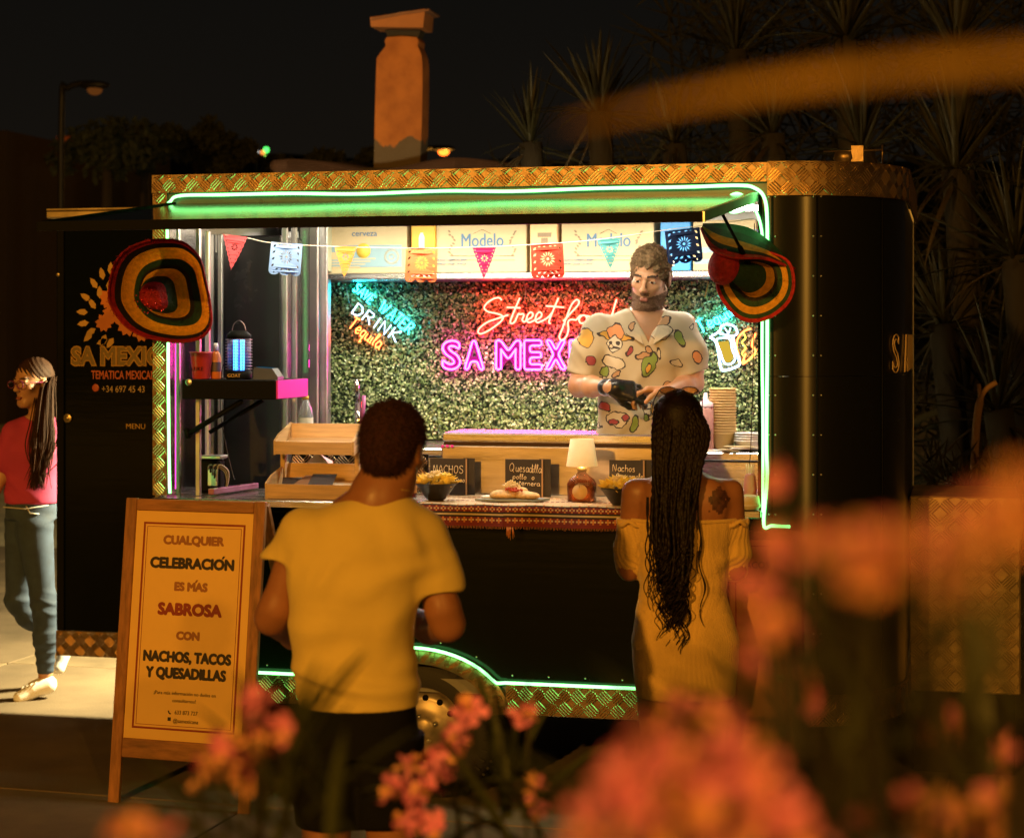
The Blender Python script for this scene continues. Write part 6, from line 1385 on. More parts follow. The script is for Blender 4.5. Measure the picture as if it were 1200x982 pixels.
for k in range(8): mb.tube([c+Vector(((.047+.009*math.sin(k*.9))*math.cos(a), (.047+.009*math.sin(k*.9))*math.sin(a), .004+k*.006)) for a in [2*PI*q/20 for q in range(20)]], .003, 5, closed=True)
mb.build('weave', mat('pale_straw', (.55, .48, .36), .8), o)
mb = MB(); mb.tube(smooth_path([P(884, 262, .06), P(883, 400, .07), P(880, 520, .08), P(877, 560, .08), P(880, 600, .08)], 6), .0018, 5); mb.build('hanging_cable', CABK, tr)
# clear cup held at the woman's hip
c = P(868, 718, -1.0); o = thing('plastic_cup', c, 'crinkled clear plastic cup at the woman\'s right hip', 'cup')
mb = MB(); rr = random.Random(1); vs = []
for j in range(7):
    for k in range(12): a = 2*PI*k/12; r = .028+.022*j/6+rr.uniform(-.005, .005); vs.append(c+roty(.5) @ Vector((r*math.cos(a), r*math.sin(a), .10*j/6)))
mb.add(vs, [(j*12+k, j*12+(k+1) % 12, (j+1)*12+(k+1) % 12, (j+1)*12+k) for j in range(6) for k in range(12)]+[tuple(range(12))]); mb.build('cup_body', mat('clear_cup', (.95, .93, .88), .08, trans=.9, var=0), o)
# ================================================================== A-FRAME BOARD (left) and menu board (right)
FRW = mat('stained_wood', (.30, .13, .045), .5, var=.35, vscale=6, stretch=(8, 8, 1), bump=.3, bscale=30); FRWH = mat('stained_wood_across', (.30, .13, .045), .5, var=.35, vscale=6, stretch=(1, 8, 8), bump=.3, bscale=30)
POST = mat('poster_paper', (.82, .52, .14), .6, var=.04); DKRED = mat('dark_red_ink', (.26, .035, .02), .6); BKINK = mat('black_ink', (.03, .02, .015), .6); OCHRE = mat('ochre_ink', (.33, .13, .04), .6)
def sandwich(o, TL, TR, BL, BR, lbl, poster, content, back=True):
    """front face from four world corners; frame boards with depth behind it"""
    ex = ((TR-TL)+(BR-BL)).normalized(); ez = ((TL-BL)+(TR-BR)).normalized(); ez = (ez-ex*ez.dot(ex)).normalized(); ey = ez.cross(ex).normalized()
    Wd = ((TR-TL).length+(BR-BL).length)/2; H = ((TL-BL).length+(TR-BR).length)/2; O_ = (BL+BR)/2-ex*Wd/2
    R = Matrix((ex, ey, ez)).transposed()
    def bx(name, x0, x1, z0, z1, y0=-.012, y1=.012, m=FRW):
        mb = MB(); mb.box((-(x1-x0)/2, (y0-y1)/2, -(z1-z0)/2), ((x1-x0)/2, (y1-y0)/2, (z1-z0)/2), b=.003, R=R, c=O_+ex*(x0+x1)/2+ez*(z0+z1)/2+ey*(y0+y1)/2); return mb.build(name, m, o)
    return O_, ex, ey, ez, Wd, H, R, bx
o = thing('sandwich_board', G(215, 935), 'wooden A-frame board advertising nachos, tacos y quesadillas', 'sandwich board')
# the front leaf leans back and is turned a little to the left; its corners:
BLc = G(127, 946); an_ = math.radians(18); e0 = RIGHT*math.cos(an_)-FWD*math.sin(an_); bk = FWD*math.cos(an_)+RIGHT*math.sin(an_); BRc = BLc+e0*.612; TL = BLc+bk*.15+Vector((0, 0, 1.206)); TR = TL+e0*.612
O_, ex, ey, ez, Wd, H, R, bx_ = sandwich(o, TL, TR, BLc, BRc, '', None, None)
fw = .048; bz = .20
bx_('leg', 0, fw, 0, H); bx_('leg', Wd-fw, Wd, 0, H); bx_('rail', fw+.001, Wd-fw-.001, H-fw, H-.002, m=FRWH); bx_('rail', fw+.001, Wd-fw-.001, bz, bz+.075, m=FRWH)
pn = bx_('poster', fw-.004, Wd-fw+.004, bz+.07, H-fw+.004, -.002, .006, POST)
def onb(x, z, y=-.004): return O_+ex*x+ez*z+ey*y
def bline(mb, x0, x1, z0, z1, y=-.0032): 
    q = [onb(x0, z0, y), onb(x1, z0, y), onb(x1, z1, y), onb(x0, z1, y)]; mb.add(q+[p+ey*.0008 for p in q], [(0, 1, 2, 3), (7, 6, 5, 4), (0, 4, 5, 1), (1, 5, 6, 2), (2, 6, 7, 3), (3, 7, 4, 0)])
px0_, px1_, pz0, pz1 = fw+.035, Wd-fw-.035, bz+.115, H-fw-.045
mb = MB(); t = .008
for a in ((px0_, px1_, pz0, pz0+t), (px0_, px1_, pz1-t, pz1), (px0_, px0_+t, pz0+t, pz1-t), (px1_-t, px1_, pz0+t, pz1-t)): bline(mb, *a)
i_ = .016; t = .002
for a in ((px0_+i_, px1_-i_, pz0+i_, pz0+i_+t), (px0_+i_, px1_-i_, pz1-i_-t, pz1-i_), (px0_+i_, px0_+i_+t, pz0+i_+t, pz1-i_-t), (px1_-i_-t, px1_-i_, pz0+i_+t, pz1-i_-t)): bline(mb, *a)
mb.build('border_print', DKRED, o)
for (txt, fz, size, m_, sx, off) in (('CUALQUIER', .868, .046, OCHRE, 1.05, .0036), ('CELEBRACION', .787, .056, BKINK, 1.0, .0042), ('ES MAS', .712, .044, OCHRE, 1.05, .0036), ('SABROSA', .63, .062, DKRED, 1.05, .0048), ('CON', .548, .042, OCHRE, 1.05, .0036), ('NACHOS, TACOS', .472, .055, BKINK, .88, .0042), ('Y QUESADILLAS', .418, .055, BKINK, .88, .0042),
        ('¡Para más información no dudes en', .362, .019, BKINK, 1, 0), ('consultarnos!', .338, .019, BKINK, 1, 0), ('    633 873 727', .298, .022, BKINK, .9, 0), ('    @samexicana', .270, .022, BKINK, .9, 0)):
    mb = MB(); z = bz+.03+(fz-.17)*(H-bz-.10)/(.79)*1.0; lettering(mb, txt, onb((px0_+px1_)/2, z), size, M=R, sx=sx, offset=off, depth=.0004); mb.build('lettering', m_, o, fix=False)
mb = MB(); z = bz+.03+(.298-.17)*(H-bz-.10)/.79; mb.tube([onb((px0_+px1_)/2-.066, z+.012), onb((px0_+px1_)/2-.064, z+.004), onb((px0_+px1_)/2-.056, z)], [.003, .0022, .003], 6); bline(mb, (px0_+px1_)/2-.068, (px0_+px1_)/2-.054, z-.027, z-.013); mb.build('icon_print', BKINK, o)
for (dx, fz, hh) in ((.132, .787, .041), (.021, .712, .032)):
    z = bz+.03+(fz-.17)*(H-bz-.10)/.79+hh; mb = MB(); q = [onb((px0_+px1_)/2+dx+a, z+b) for a, b in ((-.004, 0), (.003, 0), (.010, .011), (.002, .011))]; mb.add(q+[p-ey*.0012 for p in q], [(0, 1, 2, 3), (7, 6, 5, 4), (0, 4, 5, 1), (1, 5, 6, 2), (2, 6, 7, 3), (3, 7, 4, 0)]); mb.build('accent_print', BKINK if dx > .1 else OCHRE, o)
# rear leaf
rb = (ey-ez*0); back = Vector((ey.x, ey.y, 0)).normalized(); base_b = Vector((BLc.x, BLc.y, 0))+back*.66+ex*.02
topc = O_+ez*H; e2 = (topc-base_b); H2 = e2.length; ez2 = e2.normalized(); ey2 = ez2.cross(ex); R2_ = Matrix((ex, ey2, ez2)).transposed()
for (x0, x1, z0, z1) in ((0, fw, 0, H2-.02), (Wd-fw, Wd, 0, H2-.02), (fw, Wd-fw, .2, .27), (fw, Wd-fw, H2-.07, H2-.022)):
    mb = MB(); mb.box((-(x1-x0)/2, -.012, -(z1-z0)/2), ((x1-x0)/2, .012, (z1-z0)/2), b=.003, R=R2_, c=base_b+ex*(x0+x1)/2+ez2*(z0+z1)/2+ey2*.014); mb.build('rear_leg' if x1-x0 < .06 else 'rear_rail', FRW, o)
mb = MB(); mb.box((-(Wd/2-fw), -.003, -(H2-.35)/2), ((Wd/2-fw), .003, (H2-.35)/2), R=R2_, c=base_b+ex*Wd/2+ez2*(.26+(H2-.35)/2)+ey2*.014); mb.build('rear_panel', BLACKM, o)
# right-hand menu board behind the flowers
o = thing('menu_board', G(905, 1010), 'framed orange menu board half hidden by the pink flowers', 'menu board')
TL, TR, = W(858, 622, 6.1), W(955, 622, 6.0); BLc = G(848, 1075); BRc = BLc+(TR-TL)
O_, ex, ey, ez, Wd, H, R, bx_ = sandwich(o, TL, TR, BLc, BRc, '', None, None)
DKW = mat('dark_stained_wood', (.10, .04, .02), .5, var=.3)
bx_('leg', 0, .03, 0, H, m=DKW); bx_('leg', Wd-.03, Wd, 0, H, m=DKW); bx_('rail', .031, Wd-.031, H-.03, H, m=DKW); bx_('rail', .031, Wd-.031, .28, .31, m=DKW); bx_('poster', .028, Wd-.028, .305, H-.028, -.002, .006, mat('menu_paper', (.42, .16, .06), .6))
mb = MB()
for a in ((.05, Wd-.05, H-.052, H-.048), (.05, Wd-.05, .34, .344), (.05, .054, .344, H-.052), (Wd-.054, Wd-.05, .344, H-.052)): bline(mb, *a)
mb.build('border_print', DKRED, o)
for txt, z, sz in (('TACOS', H-.12, .03), ('carne asada', H-.17, .016), ('pollo', H-.2, .016), ('QUESADILLAS', .62, .022), ('queso y pollo', .585, .014), ('carne mechada', .56, .014), ('NACHOS', .47, .022)):
    mb = MB(); lettering(mb, txt, onb(Wd/2-.02, z), sz, M=R, depth=.0004); mb.build('lettering', BKINK, o, fix=False)
for z in (.59, .52, .76, .9):
    mb = MB(); c = onb(Wd-.075, z); mb.lathe([(0, -.0008), (.015, -.0008), (.015, 0)], c, 18, axis='y'); mb.build('price_disc', mat('price_yellow', (.5, .4, .16), .6), o)
    mb = MB(); lettering(mb, '9€', c+ey*-.002+ez*-.006, .015, M=R, depth=.0003); mb.build('lettering', BKINK, o, fix=False)
# ================================================================== BACKGROUND AND PLANTS
light('rear_door_light', 'AREA', (XL+.35, 2.45, 2.0), 700, (1, .82, .40), .5, (XL-1.6, 3.4, 0), sy=.3)
PLA = mat('whitewash_plaster', (.40, .16, .06), .9, var=.25, vscale=1.5, bump=.7, bscale=18)
def plaster_dark_foot():
    m = bpy.data.materials.new('dark_foot_plaster'); m.use_nodes = True; n = m.node_tree; b = n.nodes['Principled BSDF']; b.inputs['Roughness'].default_value = .9
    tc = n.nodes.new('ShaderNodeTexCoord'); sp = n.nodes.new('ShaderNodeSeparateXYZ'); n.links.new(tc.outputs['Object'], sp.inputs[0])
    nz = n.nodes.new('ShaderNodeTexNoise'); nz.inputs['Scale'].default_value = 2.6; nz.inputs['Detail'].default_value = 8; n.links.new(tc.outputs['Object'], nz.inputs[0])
    ma = n.nodes.new('ShaderNodeMath'); ma.operation = 'MULTIPLY_ADD'; ma.inputs[1].default_value = -1.1; ma.inputs[2].default_value = .80; n.links.new(sp.outputs['Z'], ma.inputs[0])  # plaster colour turns darker in ragged patches towards the foot
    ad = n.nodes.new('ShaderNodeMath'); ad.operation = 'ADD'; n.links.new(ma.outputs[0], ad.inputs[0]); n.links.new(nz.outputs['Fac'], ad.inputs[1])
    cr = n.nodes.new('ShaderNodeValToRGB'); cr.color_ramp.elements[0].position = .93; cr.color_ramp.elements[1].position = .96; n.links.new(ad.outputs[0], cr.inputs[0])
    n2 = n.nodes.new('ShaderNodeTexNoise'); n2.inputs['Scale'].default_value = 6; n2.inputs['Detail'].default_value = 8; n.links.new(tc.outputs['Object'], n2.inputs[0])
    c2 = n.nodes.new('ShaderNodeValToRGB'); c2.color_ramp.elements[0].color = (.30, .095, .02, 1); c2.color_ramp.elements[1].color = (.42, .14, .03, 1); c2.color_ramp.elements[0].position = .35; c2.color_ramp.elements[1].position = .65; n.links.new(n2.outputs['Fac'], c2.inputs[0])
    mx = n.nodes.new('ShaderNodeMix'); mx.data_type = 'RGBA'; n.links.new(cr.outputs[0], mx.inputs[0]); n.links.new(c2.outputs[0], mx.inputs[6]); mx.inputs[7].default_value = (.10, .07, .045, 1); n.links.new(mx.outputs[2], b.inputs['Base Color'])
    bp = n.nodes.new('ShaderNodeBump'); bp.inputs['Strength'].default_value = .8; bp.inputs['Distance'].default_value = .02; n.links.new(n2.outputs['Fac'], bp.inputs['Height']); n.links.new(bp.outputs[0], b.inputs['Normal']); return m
CV = 9.0
o = thing('chimney', (P(471, 195, CV).x, CV+.3, P(471, 205, CV).z), 'old whitewashed masonry chimney with a sloping capstone above the trailer', 'chimney')
prof = [(437, 215), (438, 195), (439, 150), (441, 78), (443, 66), (452, 54), (453, 44), (488, 44), (489, 54), (494, 66), (495, 90), (494, 150), (492, 195), (492, 215)]
pp = smooth_path([P(a, b, CV) for a, b in prof], 2); mb = MB(); mb.prism([(q.x, q.z) for q in pp], .22, off=CV); mb.build('shaft', plaster_dark_foot(), o)
mb = MB(); 
q = [P(a, b, CV) for a, b in ((436, 22), (500, 12), (498, 34), (437, 33))]
mb.prism([(p.x, p.z) for p in q], .3, off=CV-.06); mb.build('capstone', PLA, o)
mb = MB(); mb.prism([(P(a, b, CV).x, P(a, b, CV).z) for a, b in ((449, 34.5), (491, 34.5), (488, 43.5), (453, 43.5))], .15, off=CV+.05); mb.build('flue_gap', mat('soot', (.03, .025, .02), .9), o)
mb = MB(); q = [P(a, b, CV-.1) for a, b in ((434, 21), (470, 14), (502, 10.5), (502, 12.5), (470, 17), (434, 24))]; mb.prism([(p.x, p.z) for p in q], .36, off=CV-.08); mb.build('cap_tile', mat('terracotta', (.25, .12, .07), .9, bump=.6), o)
# old house with a low tiled roof under the chimney
o = thing('old_house', (P(480, 200, 9).x, 11, 0), 'dark low house with an uneven tiled roof behind the trailer', 'house')
mb = MB(); mb.box((P(330, 200, CV).x, CV-.2, 0), (P(640, 200, CV).x, 13, ZZ(480, 196, CV)-.02)); mb.build('wall', mat('dark_render', (.06, .05, .04), .9), o)
mb = MB(); xa, xb = P(318, 200, CV-.6).x, P(600, 200, CV-.6).x
for k in range(70): 
    x = xa+(xb-xa)*k/69; zz = ZZ(480, 193, CV-.6)+.05*math.sin(k*.13+1)-.03*(k/69); mb.tube([(x, CV-.5, zz-.02), (x, CV+1.6, zz+.12)], .055, 7)
mb.build('roof_tiles', mat('terracotta_dark', (.05, .022, .014), .9), o, kind='stuff')
# hills and far town
def hill(name, pts, d, col):
    mb = MB(); n = len(pts); vs = []
    for (px, py) in pts: a = W(px, py, d); b = W(px, HY+6, d*.8); b.z = 0; c = W(px, py, d*1.3); c.z = 0; vs += [tuple(b), tuple(a), tuple(c)]
    mb.add(vs, [(3*i, 3*i+3, 3*i+4, 3*i+1) for i in range(n-1)]+[(3*i+1, 3*i+4, 3*i+5, 3*i+2) for i in range(n-1)], 0, True); return mb.build(name, mat(name+'_earth', col, .95, var=.3, vscale=.05), kind='structure')
hill('hill', [(-300, 200), (-100, 195), (0, 190), (80, 196), (180, 188), (250, 184), (330, 180), (420, 186), (520, 190), (600, 186), (700, 190), (900, 188), (1300, 190)], 160, (.012, .012, .01))
# far trees on the left as things: rough leafy crowns
LEAFD = mat('far_leaf', (.03, .035, .015), .8, var=.4, vscale=2)
def leafcloud(mb, c, r, n, ls, rr, mi=0):
    for _ in range(n):
        d = Vector((rr.gauss(0, 1), rr.gauss(0, 1), rr.gauss(0, 1))).normalized()*(rr.random()**.4); q = Vector((c[0]+d.x*r[0], c[1]+d.y*r[1], c[2]+d.z*r[2]))
        a = Vector((rr.gauss(0, 1), rr.gauss(0, 1), rr.gauss(0, 1))).normalized()*ls; b = a.orthogonal().normalized()*ls*.5
        mb.add([q-a, q+b, q+a, q-b], [(0, 1, 2, 3)], mi)
rr = random.Random(12)
LB = ['leftmost dark broad tree on the skyline', 'dark rounded tree on the skyline right of the dim street lamp', 'taller dark tree on the skyline left of the coloured lights', 'small dark tree on the skyline just left of the coloured lights', 'low dark bush on the skyline right of the coloured lights', 'low dark tree on the skyline beside the chimney']
for i, (px, py, d, rw, rh) in enumerate(((120, 160, 34, .7, .6), (165, 158, 36, .6, .55), (225, 165, 38, .65, .5), (262, 170, 38, .5, .4), (350, 190, 40, .8, .25), (410, 190, 34, .6, .25))):
    c = W(px, py, d); o = thing('tree', (c.x, c.y, 0), LB[i], 'tree', 'dark trees on the far skyline'); mb = MB()
    for k in range(9): leafcloud(mb, (c.x+rr.uniform(-rw, rw), c.y+rr.uniform(-.3, .3), c.z-rr.uniform(-.2, .5)), (rw*.5, rw*.5, rh*.6), 110, .10, rr)
    mb.build('crown', LEAFD, o, fix=False, kind='stuff'); mb = MB(); mb.tube([(c.x, c.y, 0), (c.x+.1, c.y, c.z-.2)], [.16, .08], 7); mb.build('trunk', mat('bark', (.04, .03, .02), .9, bump=.5), o)
# lit street lamp beyond, plus far lights
def lamp(px, py, d, label, lit, side=-.6):
    c = W(px, py, d); o = thing('street_lamp', (c.x+side, c.y, 0), label, 'street lamp'); mb = MB(); mb.tube(smooth_path([(c.x+side, c.y, 0), (c.x+side, c.y, c.z-.5), (c.x+side*.8, c.y, c.z+.02), (c.x, c.y, c.z+.08)], 6), .05, 8); mb.build('pole', mat('lamp_pole', (.02, .018, .016), .5, .5), o)
    mb = MB(); mb.ball((c.x, c.y, c.z+.05), (.26, .14, .07), 12, 6); mb.build('lamp_head', mat('lamp_pole', (.02, .018, .016), .5, .5), o)
    if lit: mb = MB(); mb.ball((c.x, c.y, c.z-.02), (.13, .1, .09), 12, 8); mb.build('bulb', lit, o)
    return c
c = lamp(520, 177, 42, 'lit orange street lamp glowing just right of the chimney', glow('sodium_bulb', (1, .13, .012), 6.5))
light('far_street_lamp', 'POINT', c-Vector((0, 0, .4)), 260, SODIUM, .1)
c = lamp(111, 104, 30, 'dim curved street lamp on the far left skyline', glow('dim_sodium', (1, .3, .05), .10), -.58)
o = thing('far_house', W(100, 175, 45), 'faint red-roofed house below the dim street lamp', 'house')
mb = MB(); a, b = W(66, 160, 45), W(130, 172, 45); mb.add([a, W(98, 160, 45), W(128, 168, 45), W(128, 174, 45), W(66, 166, 45)]+[W(66, 160, 49), W(98, 160, 49), W(128, 168, 49), W(128, 174, 49), W(66, 166, 49)], [(0, 1, 2, 3, 4), (9, 8, 7, 6, 5), (0, 5, 6, 1), (1, 6, 7, 2), (2, 7, 8, 3), (3, 8, 9, 4), (4, 9, 5, 0)]); mb.build('roof', mat('far_red_roof', (.55, .16, .08), .8), o)
mb = MB(); a, b = W(68, 167, 45.4), W(126, 200, 45.4); mb.box((min(a.x, b.x), a.y, 0), (max(a.x, b.x), a.y+4, a.z-.02)); mb.build('wall', mat('far_wall', (.02, .016, .012), .9), o)
o = thing('far_building', W(5, 190, 40), 'dim ochre block at the far left edge of the skyline', 'building'); mb = MB(); a, b = W(-60, 155, 40), W(16, 190, 40); mb.box((a.x, a.y, 0), (b.x, a.y+5, a.z)); mb.build('wall', mat('ochre_far_wall', (.03, .018, .009), .9), o)
for (px, py, r, col, s_, lb) in ((238, 174, .05, (1, .6, .3), 1.4, 'tiny warm distant light left of the others'), (284, 178, .07, (.8, .7, .6), .35, 'faint white distant light'), (300, 178, .12, (1, .95, .85), .9, 'bright white distant light beside the green one'), (312, 176, .10, (.1, 1, .15), 2.2, 'green distant light right of the orange one'), (308, 179, .08, (1, .3, .05), 1.6, 'orange distant light between the white and green ones'), (311, 184, .07, (.4, 1, .1), 1.8, 'small yellow-green distant light below the green one')):
    c = W(px, py, 60); oo = thing('distant_lamp', (c.x, c.y, 0), lb, 'distant lamp', 'distant town lights'); mb = MB(); mb.ball(c, r, 10, 6); mb.build('bulb', glow('far_%d' % px, col, s_), oo); mb = MB(); mb.tube([(c.x, c.y, 0), (c.x, c.y, c.z-r)], .03, 5); mb.build('pole', mat('lamp_pole', (.02, .018, .016), .5, .5), oo)
# ---- yuccas: rosettes of spiky leaves on trunks
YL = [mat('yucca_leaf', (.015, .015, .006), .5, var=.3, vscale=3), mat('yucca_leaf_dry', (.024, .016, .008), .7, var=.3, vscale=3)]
def blade_mesh(L, wd, bend, name, m):
    vs = []; n = 6
    for i in range(n+1):
        t = i/n; w_ = wd*(.55+.9*t-1.45*t**2.2) if t < 1 else 0; x = L*t*math.cos(bend*t*.6); z = -L*bend*t*t*.5
        vs += [(x, -w_, z+w_*.5), (x, 0, z-w_*.15), (x, w_, z+w_*.5)]
    fs = []
    for i in range(n): fs += [(3*i, 3*i+1, 3*i+4, 3*i+3), (3*i+1, 3*i+2, 3*i+5, 3*i+4)]
    me = bpy.data.meshes.new(name); me.from_pydata(vs, [], fs); me.materials.append(m); me.polygons.foreach_set('use_smooth', [True]*len(fs)); return me
BL_ = [blade_mesh(1, .035, .12, 'yucca_leaf', YL[0]), blade_mesh(1, .03, .5, 'yucca_leaf', YL[0]), blade_mesh(1, .032, .9, 'yucca_leaf', YL[1])]
YD = [(702, 133, 5.4, .62, 64, 'yucca with upright fanned leaves, the one nearest the chimney'), (622, 168, 6.2, .55, 46, 'low yucca just right of the lit street lamp'), (790, 170, 5.6, .5, 42, 'yucca low behind the middle of the roof band'), (905, 158, 5.4, .55, 46, 'yucca rising behind the window pier'), (862, 60, 7.0, .7, 44, 'high yucca above the blurred orange leaf, left'), (990, 45, 6.6, .75, 50, 'high yucca above the blurred orange leaf, middle'), (1120, 60, 6.2, .8, 52, 'high yucca at the upper right corner'), (1010, 175, 4.8, .6, 44, 'yucca behind the roof vent'), (1120, 200, 4.4, .7, 48, 'yucca right of the trailer nose'), (1190, 300, 4.0, .7, 44, 'yucca at the right edge, halfway up'), (1105, 380, 4.2, .6, 40, 'yucca hanging low right of the gold lettering'), (1170, 480, 3.8, .6, 40, 'lowest yucca above the tread plate box')]
rr = random.Random(21)
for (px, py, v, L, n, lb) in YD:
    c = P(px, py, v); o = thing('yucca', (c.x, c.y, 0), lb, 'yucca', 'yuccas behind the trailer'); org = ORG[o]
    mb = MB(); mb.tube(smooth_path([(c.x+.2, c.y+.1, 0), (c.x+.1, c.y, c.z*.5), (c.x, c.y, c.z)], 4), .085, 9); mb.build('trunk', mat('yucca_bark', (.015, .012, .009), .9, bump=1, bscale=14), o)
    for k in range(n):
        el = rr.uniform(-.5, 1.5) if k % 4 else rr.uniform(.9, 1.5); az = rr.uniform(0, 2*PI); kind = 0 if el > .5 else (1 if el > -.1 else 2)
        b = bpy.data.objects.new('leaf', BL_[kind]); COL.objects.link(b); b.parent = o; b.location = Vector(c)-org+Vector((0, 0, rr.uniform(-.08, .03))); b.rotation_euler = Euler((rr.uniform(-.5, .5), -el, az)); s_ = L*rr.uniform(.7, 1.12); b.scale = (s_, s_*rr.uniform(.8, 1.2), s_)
# the dark thicket behind them reads as one mass of long leaves
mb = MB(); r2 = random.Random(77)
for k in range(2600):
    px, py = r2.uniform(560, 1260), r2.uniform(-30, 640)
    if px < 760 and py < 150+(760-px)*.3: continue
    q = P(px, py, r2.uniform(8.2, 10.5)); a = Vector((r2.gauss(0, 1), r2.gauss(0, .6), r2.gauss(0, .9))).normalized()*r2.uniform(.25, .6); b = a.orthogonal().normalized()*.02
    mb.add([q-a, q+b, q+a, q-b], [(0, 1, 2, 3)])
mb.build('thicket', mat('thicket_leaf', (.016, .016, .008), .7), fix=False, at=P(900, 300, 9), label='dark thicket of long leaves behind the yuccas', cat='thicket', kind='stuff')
# thin bare shrub right of the nose
o = thing('bare_shrub', (P(1145, 560, 2.2).x, 2.2, 0), 'thin forked bare stem standing above the tread plate box', 'shrub'); mb = MB()
mb.tube(smooth_path([P(1144, 720, 2.2), P(1142, 600, 2.2), P(1143, 520, 2.2), P(1150, 465, 2.2), P(1168, 448, 2.2)], 5), [.02]*15+[.014]*6, 7); mb.tube([P(1149, 470, 2.2), P(1147, 450, 2.2)], .01, 6); mb.build('stem', mat('shrub_bark', (.18, .10, .05), .8, bump=.5), o)
mb = MB(); rr = random.Random(4)
for k in range(120): q = P(rr.uniform(1080, 1200), rr.uniform(520, 585), 2.2+rr.uniform(-.2, .4)); a = Vector((rr.gauss(0, .4), rr.gauss(0, .4), rr.uniform(.3, 1))).normalized()*.07; b = a.orthogonal().normalized()*.009; mb.add([q-a, q+b, q+a, q-b], [(0, 1, 2, 3)])
mb.build('leaves', YL[0], o, fix=False, kind='stuff')
# ---- oleander close to the camera, out of focus
OLF = mat('oleander_leaf', (.05, .06, .02), .5, var=.3, vscale=8); PET = mat('oleander_petal', (.85, .26, .50), .6, var=.2, vscale=20, sss=.1); PET2 = mat('oleander_petal_warm', (.88, .42, .24), .6, var=.2, vscale=20, sss=.1); STEM = mat('oleander_stem', (.025, .022, .01), .6)
def petal_mesh(m):
    vs = []; n = 5
    for i in range(n+1):
        t = i/n; w_ = .004+.0095*math.sin(t*PI*.66)**1.5-.002*t
        for s_ in (-1, -.33, .33, 1): vs.append((.004+t*.026, s_*w_*(1-.25*(t > .95)), .008*t*t+.003*s_*s_-.002*math.sin(t*9+s_)))
    fs = [(4*i+j, 4*i+j+1, 4*i+j+5, 4*i+j+4) for i in range(n) for j in range(3)]
    me = bpy.data.meshes.new('petal'); me.from_pydata(vs, [], fs); me.materials.append(m); me.polygons.foreach_set('use_smooth', [True]*len(fs)); return me
PM = [petal_mesh(PET), petal_mesh(PET2)]
LM = blade_mesh(.13, .011, .25, 'oleander_leaf', OLF)
rr = random.Random(33)
def oleander(label, base, clusters, leaves, loc=None):
    """clusters: (px, py, dist, spread px, n flowers, kind, scale); leaves: (px, py, dist, angle in picture, length m)"""
    c0 = W(*base); c0.z = 0; o = thing('oleander', c0, label, 'oleander', 'oleanders in the foreground'); mb = MB()
    for (px, py, d, sp, n, kd, sc_) in clusters:
        cc = W(px, py, d); mb.tube(smooth_path([c0+Vector((0, 0, .4)), Vector((c0.x*.35+cc.x*.65, c0.y*.35+cc.y*.65, cc.z-.3)), Vector((c0.x*.12+cc.x*.88, c0.y*.12+cc.y*.88, cc.z-.1)), cc], 5), .0025, 6)
        for k in range(int(n*1.7+.5)):
            q = W(px+rr.gauss(0, sp), py+rr.gauss(0, sp*.8), d*rr.uniform(.96, 1.04)); f = bpy.data.objects.new('flower', None); COL.objects.link(f); f.parent = o; f.location = q-c0; f.empty_display_size = .01
            tc_ = (CAM-q).normalized()+Vector((rr.gauss(0, .9), rr.gauss(0, .9), rr.gauss(.3, .9))); f.rotation_euler = tc_.to_track_quat('Z', 'Y').to_euler(); f.scale = (sc_*(.70 if d > 1.3 else .46 if d > .8 else .34)*rr.uniform(.75, 1.15),)*3
            for p in range(5):
                t = bpy.data.objects.new('petal', PM[kd if rr.random() < .75 else 1-kd]); t.scale = (rr.uniform(.7, 1.15), rr.uniform(.6, 1.0), rr.uniform(.5, 2.2)); COL.objects.link(t); t.parent = f; t.rotation_euler = (rr.uniform(-.2, .2), rr.uniform(-.5, .1), 2*PI*p/5+rr.uniform(-.1, .1))
    mb.build('branches', STEM, o, kind='stuff')
    for (px, py, d, an, L) in leaves:
        q = W(px, py, d); t = bpy.data.objects.new('leaf', LM); COL.objects.link(t); t.parent = o; t.location = q-c0
        dirv = RIGHT*math.cos(an)+Vector((0, 0, 1))*math.sin(an)+FWD*rr.uniform(-.25, .25); t.rotation_euler = dirv.to_track_quat('X', 'Z').to_euler(); s_ = L/.13; t.scale = (s_, s_, s_)
def lv(pts): return pts
oleander('pink oleander sprig in front of the trailer wheel', (600, 1300, 2.2), [(500, 905, 2.2, 18, 8, 0, .85), (553, 838, 2.2, 7, 3, 0, .75), (528, 872, 2.2, 9, 4, 0, .8), (480, 925, 2.15, 9, 4, 0, .85), (620, 842, 2.2, 7, 2, 0, .8), (630, 938, 2.1, 8, 2, 0, .85), (492, 968, 2.1, 11, 4, 0, .9)],
    [(600, 1000, 2.2, 2.0, .20), (592, 960, 2.25, 1.7, .20), (600, 925, 2.3, 1.52, .15), (575, 945, 2.2, 2.75, .17), (560, 925, 2.2, 3.05, .15), (612, 990, 2.2, 2.6, .14), (612, 960, 2.2, .8, .15), (585, 960, 2.2, 3.5, .12), (560, 960, 2.2, 3.9, .1), (640, 990, 2.2, 2.1, .13), (640, 915, 2.25, .5, .12), (593, 885, 2.3, 1.72, .12), (540, 990, 2.2, 1.7, .13), (520, 915, 2.2, 3.3, .1), (525, 920, 2.2, .2, .11), (660, 940, 2.2, 2.9, .1), (610, 900, 2.3, 1.2, .1)])
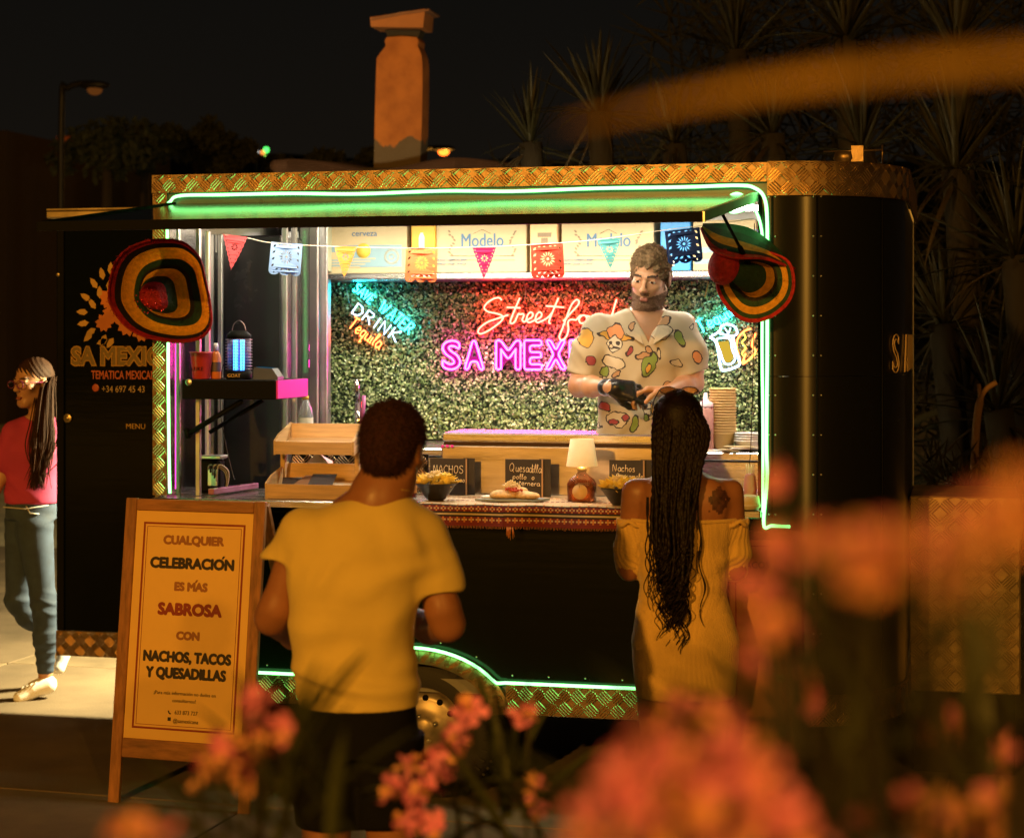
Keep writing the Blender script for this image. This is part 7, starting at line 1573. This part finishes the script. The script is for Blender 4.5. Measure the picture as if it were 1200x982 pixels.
oleander('orange-pink oleander sprig in front of the sandwich board', (300, 1300, 1.5), [(262, 880, 1.5, 12, 5, 1, .62), (300, 828, 1.5, 9, 4, 0, .55), (308, 866, 1.5, 11, 5, 1, .6), (232, 903, 1.5, 6, 2, 1, .62), (285, 900, 1.5, 9, 3, 1, .62), (165, 985, .9, 22, 4, 1, .6), (335, 858, 1.5, 7, 2, 0, .55)],
    [(320, 1000, 1.5, 1.2, .14), (310, 965, 1.5, 1.7, .13), (335, 940, 1.5, 1.35, .13), (350, 990, 1.4, 1.9, .12), (300, 990, 1.4, 2.4, .12), (345, 900, 1.5, 1.1, .11), (360, 960, 1.45, .8, .12), (390, 990, 1.4, 1.5, .1), (340, 880, 1.5, 1.35, .09), (270, 995, 1.4, 2.7, .1), (325, 930, 1.5, 2.2, .1), (350, 860, 1.5, 1.0, .09), (240, 990, 1.4, 2.0, .1), (380, 930, 1.4, 1.9, .1), (360, 985, 1.4, 2.6, .1), (420, 990, 1.4, 2.2, .1)])
oleander('large pink oleander mass across the bottom right of centre', (900, 1500, .75), [(785, 918, .72, 30, 7, 0, 1.0), (715, 950, .72, 24, 4, 0, 1.0), (855, 908, .72, 28, 7, 0, 1.0), (815, 965, .7, 42, 7, 1, 1.0), (895, 940, .72, 22, 6, 0, 1.0), (795, 828, 1.0, 11, 4, 0, .72), (842, 832, 1.0, 9, 3, 0, .72), (740, 990, .7, 30, 4, 1, 1)],
    [(905, 852, 1.1, 2.66, .075), (800, 995, .72, 1.9, .06), (950, 940, .8, 2.4, .08), (880, 985, .75, 1.3, .07), (690, 930, .9, 2.7, .08), (830, 880, .95, 2.4, .08), (770, 960, .85, .7, .07), (900, 900, .9, 1.9, .08), (860, 990, .8, 2.2, .08), (920, 870, .9, 2.5, .09), (700, 990, .75, 2.3, .06), (935, 985, .8, 1.1, .07), (760, 870, 1.0, 2.0, .05)])
oleander('hazy orange oleander blooms closest to the camera at the right', (1100, 1700, .62), [(905, 690, .8, 14, 4, 0, .9), (895, 745, .8, 14, 4, 0, .9), (930, 640, .8, 10, 3, 0, .85), (925, 745, .8, 12, 3, 0, .85), (1020, 635, .55, 22, 4, 1, .75), (1010, 672, .55, 16, 3, 1, .75), (1120, 645, .5, 30, 4, 1, .75), (1085, 680, .52, 18, 3, 1, .7), (1180, 590, .5, 18, 3, 1, .75), (912, 556, .9, 7, 2, 0, .6), (965, 630, .6, 12, 2, 0, .75)],
    [(960, 800, .62, 1.9, .06), (985, 830, .62, 1.2, .06), (950, 720, .62, 1.7, .05), (1050, 800, .6, 2.4, .06), (1090, 780, .6, 2.0, .05), (1150, 800, .6, 1.6, .05), (860, 640, .8, 2.6, .035)])
oleander('small oleander blooms low at the right edge', (1100, 1500, 1.0), [(1110, 868, 1.0, 11, 3, 1, .75), (1172, 880, 1.0, 9, 2, 0, .7), (1050, 935, .95, 11, 2, 0, .7), (1130, 965, .9, 12, 3, 1, .8), (1085, 990, .9, 11, 2, 1, .8), (1168, 940, .95, 8, 2, 1, .75), (940, 798, 1.2, 8, 3, 1, .7), (946, 824, 1.2, 7, 2, 0, .7), (1000, 965, .9, 8, 1, 0, .7)],
    [(1150, 900, 1.0, 1.6, .09), (1190, 910, 1.0, 2.2, .09), (1060, 880, 1.0, 1.3, .1), (1160, 990, .95, 1.9, .1), (1100, 930, 1.0, .9, .1), (1030, 900, 1.0, 1.9, .12), (1005, 870, 1.0, 1.5, .12), (1190, 840, 1.0, 1.9, .1), (1000, 940, .9, 1.8, .1), (960, 880, 1.0, 2.4, .12), (975, 930, 1.0, 2.8, .11), (1040, 970, .95, 1.6, .1), (985, 985, .95, 1.3, .09), (1070, 850, 1.0, 2.2, .1), (1020, 990, .95, 2.6, .1), (1130, 850, 1.0, 1.2, .08)])
# one long leaf of an overhanging branch, very close, top right
c = W(648, 150, .62); e = W(1290, 62, .5); o = thing('overhanging_branch', (e.x, e.y, 0), 'single long leaf of a branch hanging close to the camera, very blurred', 'branch')
mb = MB(); vs = []; n = 16
for i in range(n+1):
    t = i/n; p = c.lerp(e, t)+Vector((0, 0, .004*math.sin(t*PI))); w_ = .0036*math.sin(min(1, t*1.25+.02)*PI*.52)**.8*(1-.2*t); vs += [p+Vector((0, 0, w_)), p+FWD*.002, p-Vector((0, 0, w_))]
mb.add(vs, [(3*i, 3*i+3, 3*i+4, 3*i+1) for i in range(n)]+[(3*i+1, 3*i+4, 3*i+5, 3*i+2) for i in range(n)], 0, True); mb.build('leaf', mat('yellowing_leaf', (.27, .16, .02), .5, var=.3, vscale=30), o, fix=False)
mb = MB(); mb.tube(smooth_path([(e.x, e.y, 0), e+RIGHT*.25-Vector((0, 0, .6)), e+RIGHT*.1, e], 6), .006, 6); mb.build('stem', STEM, o)
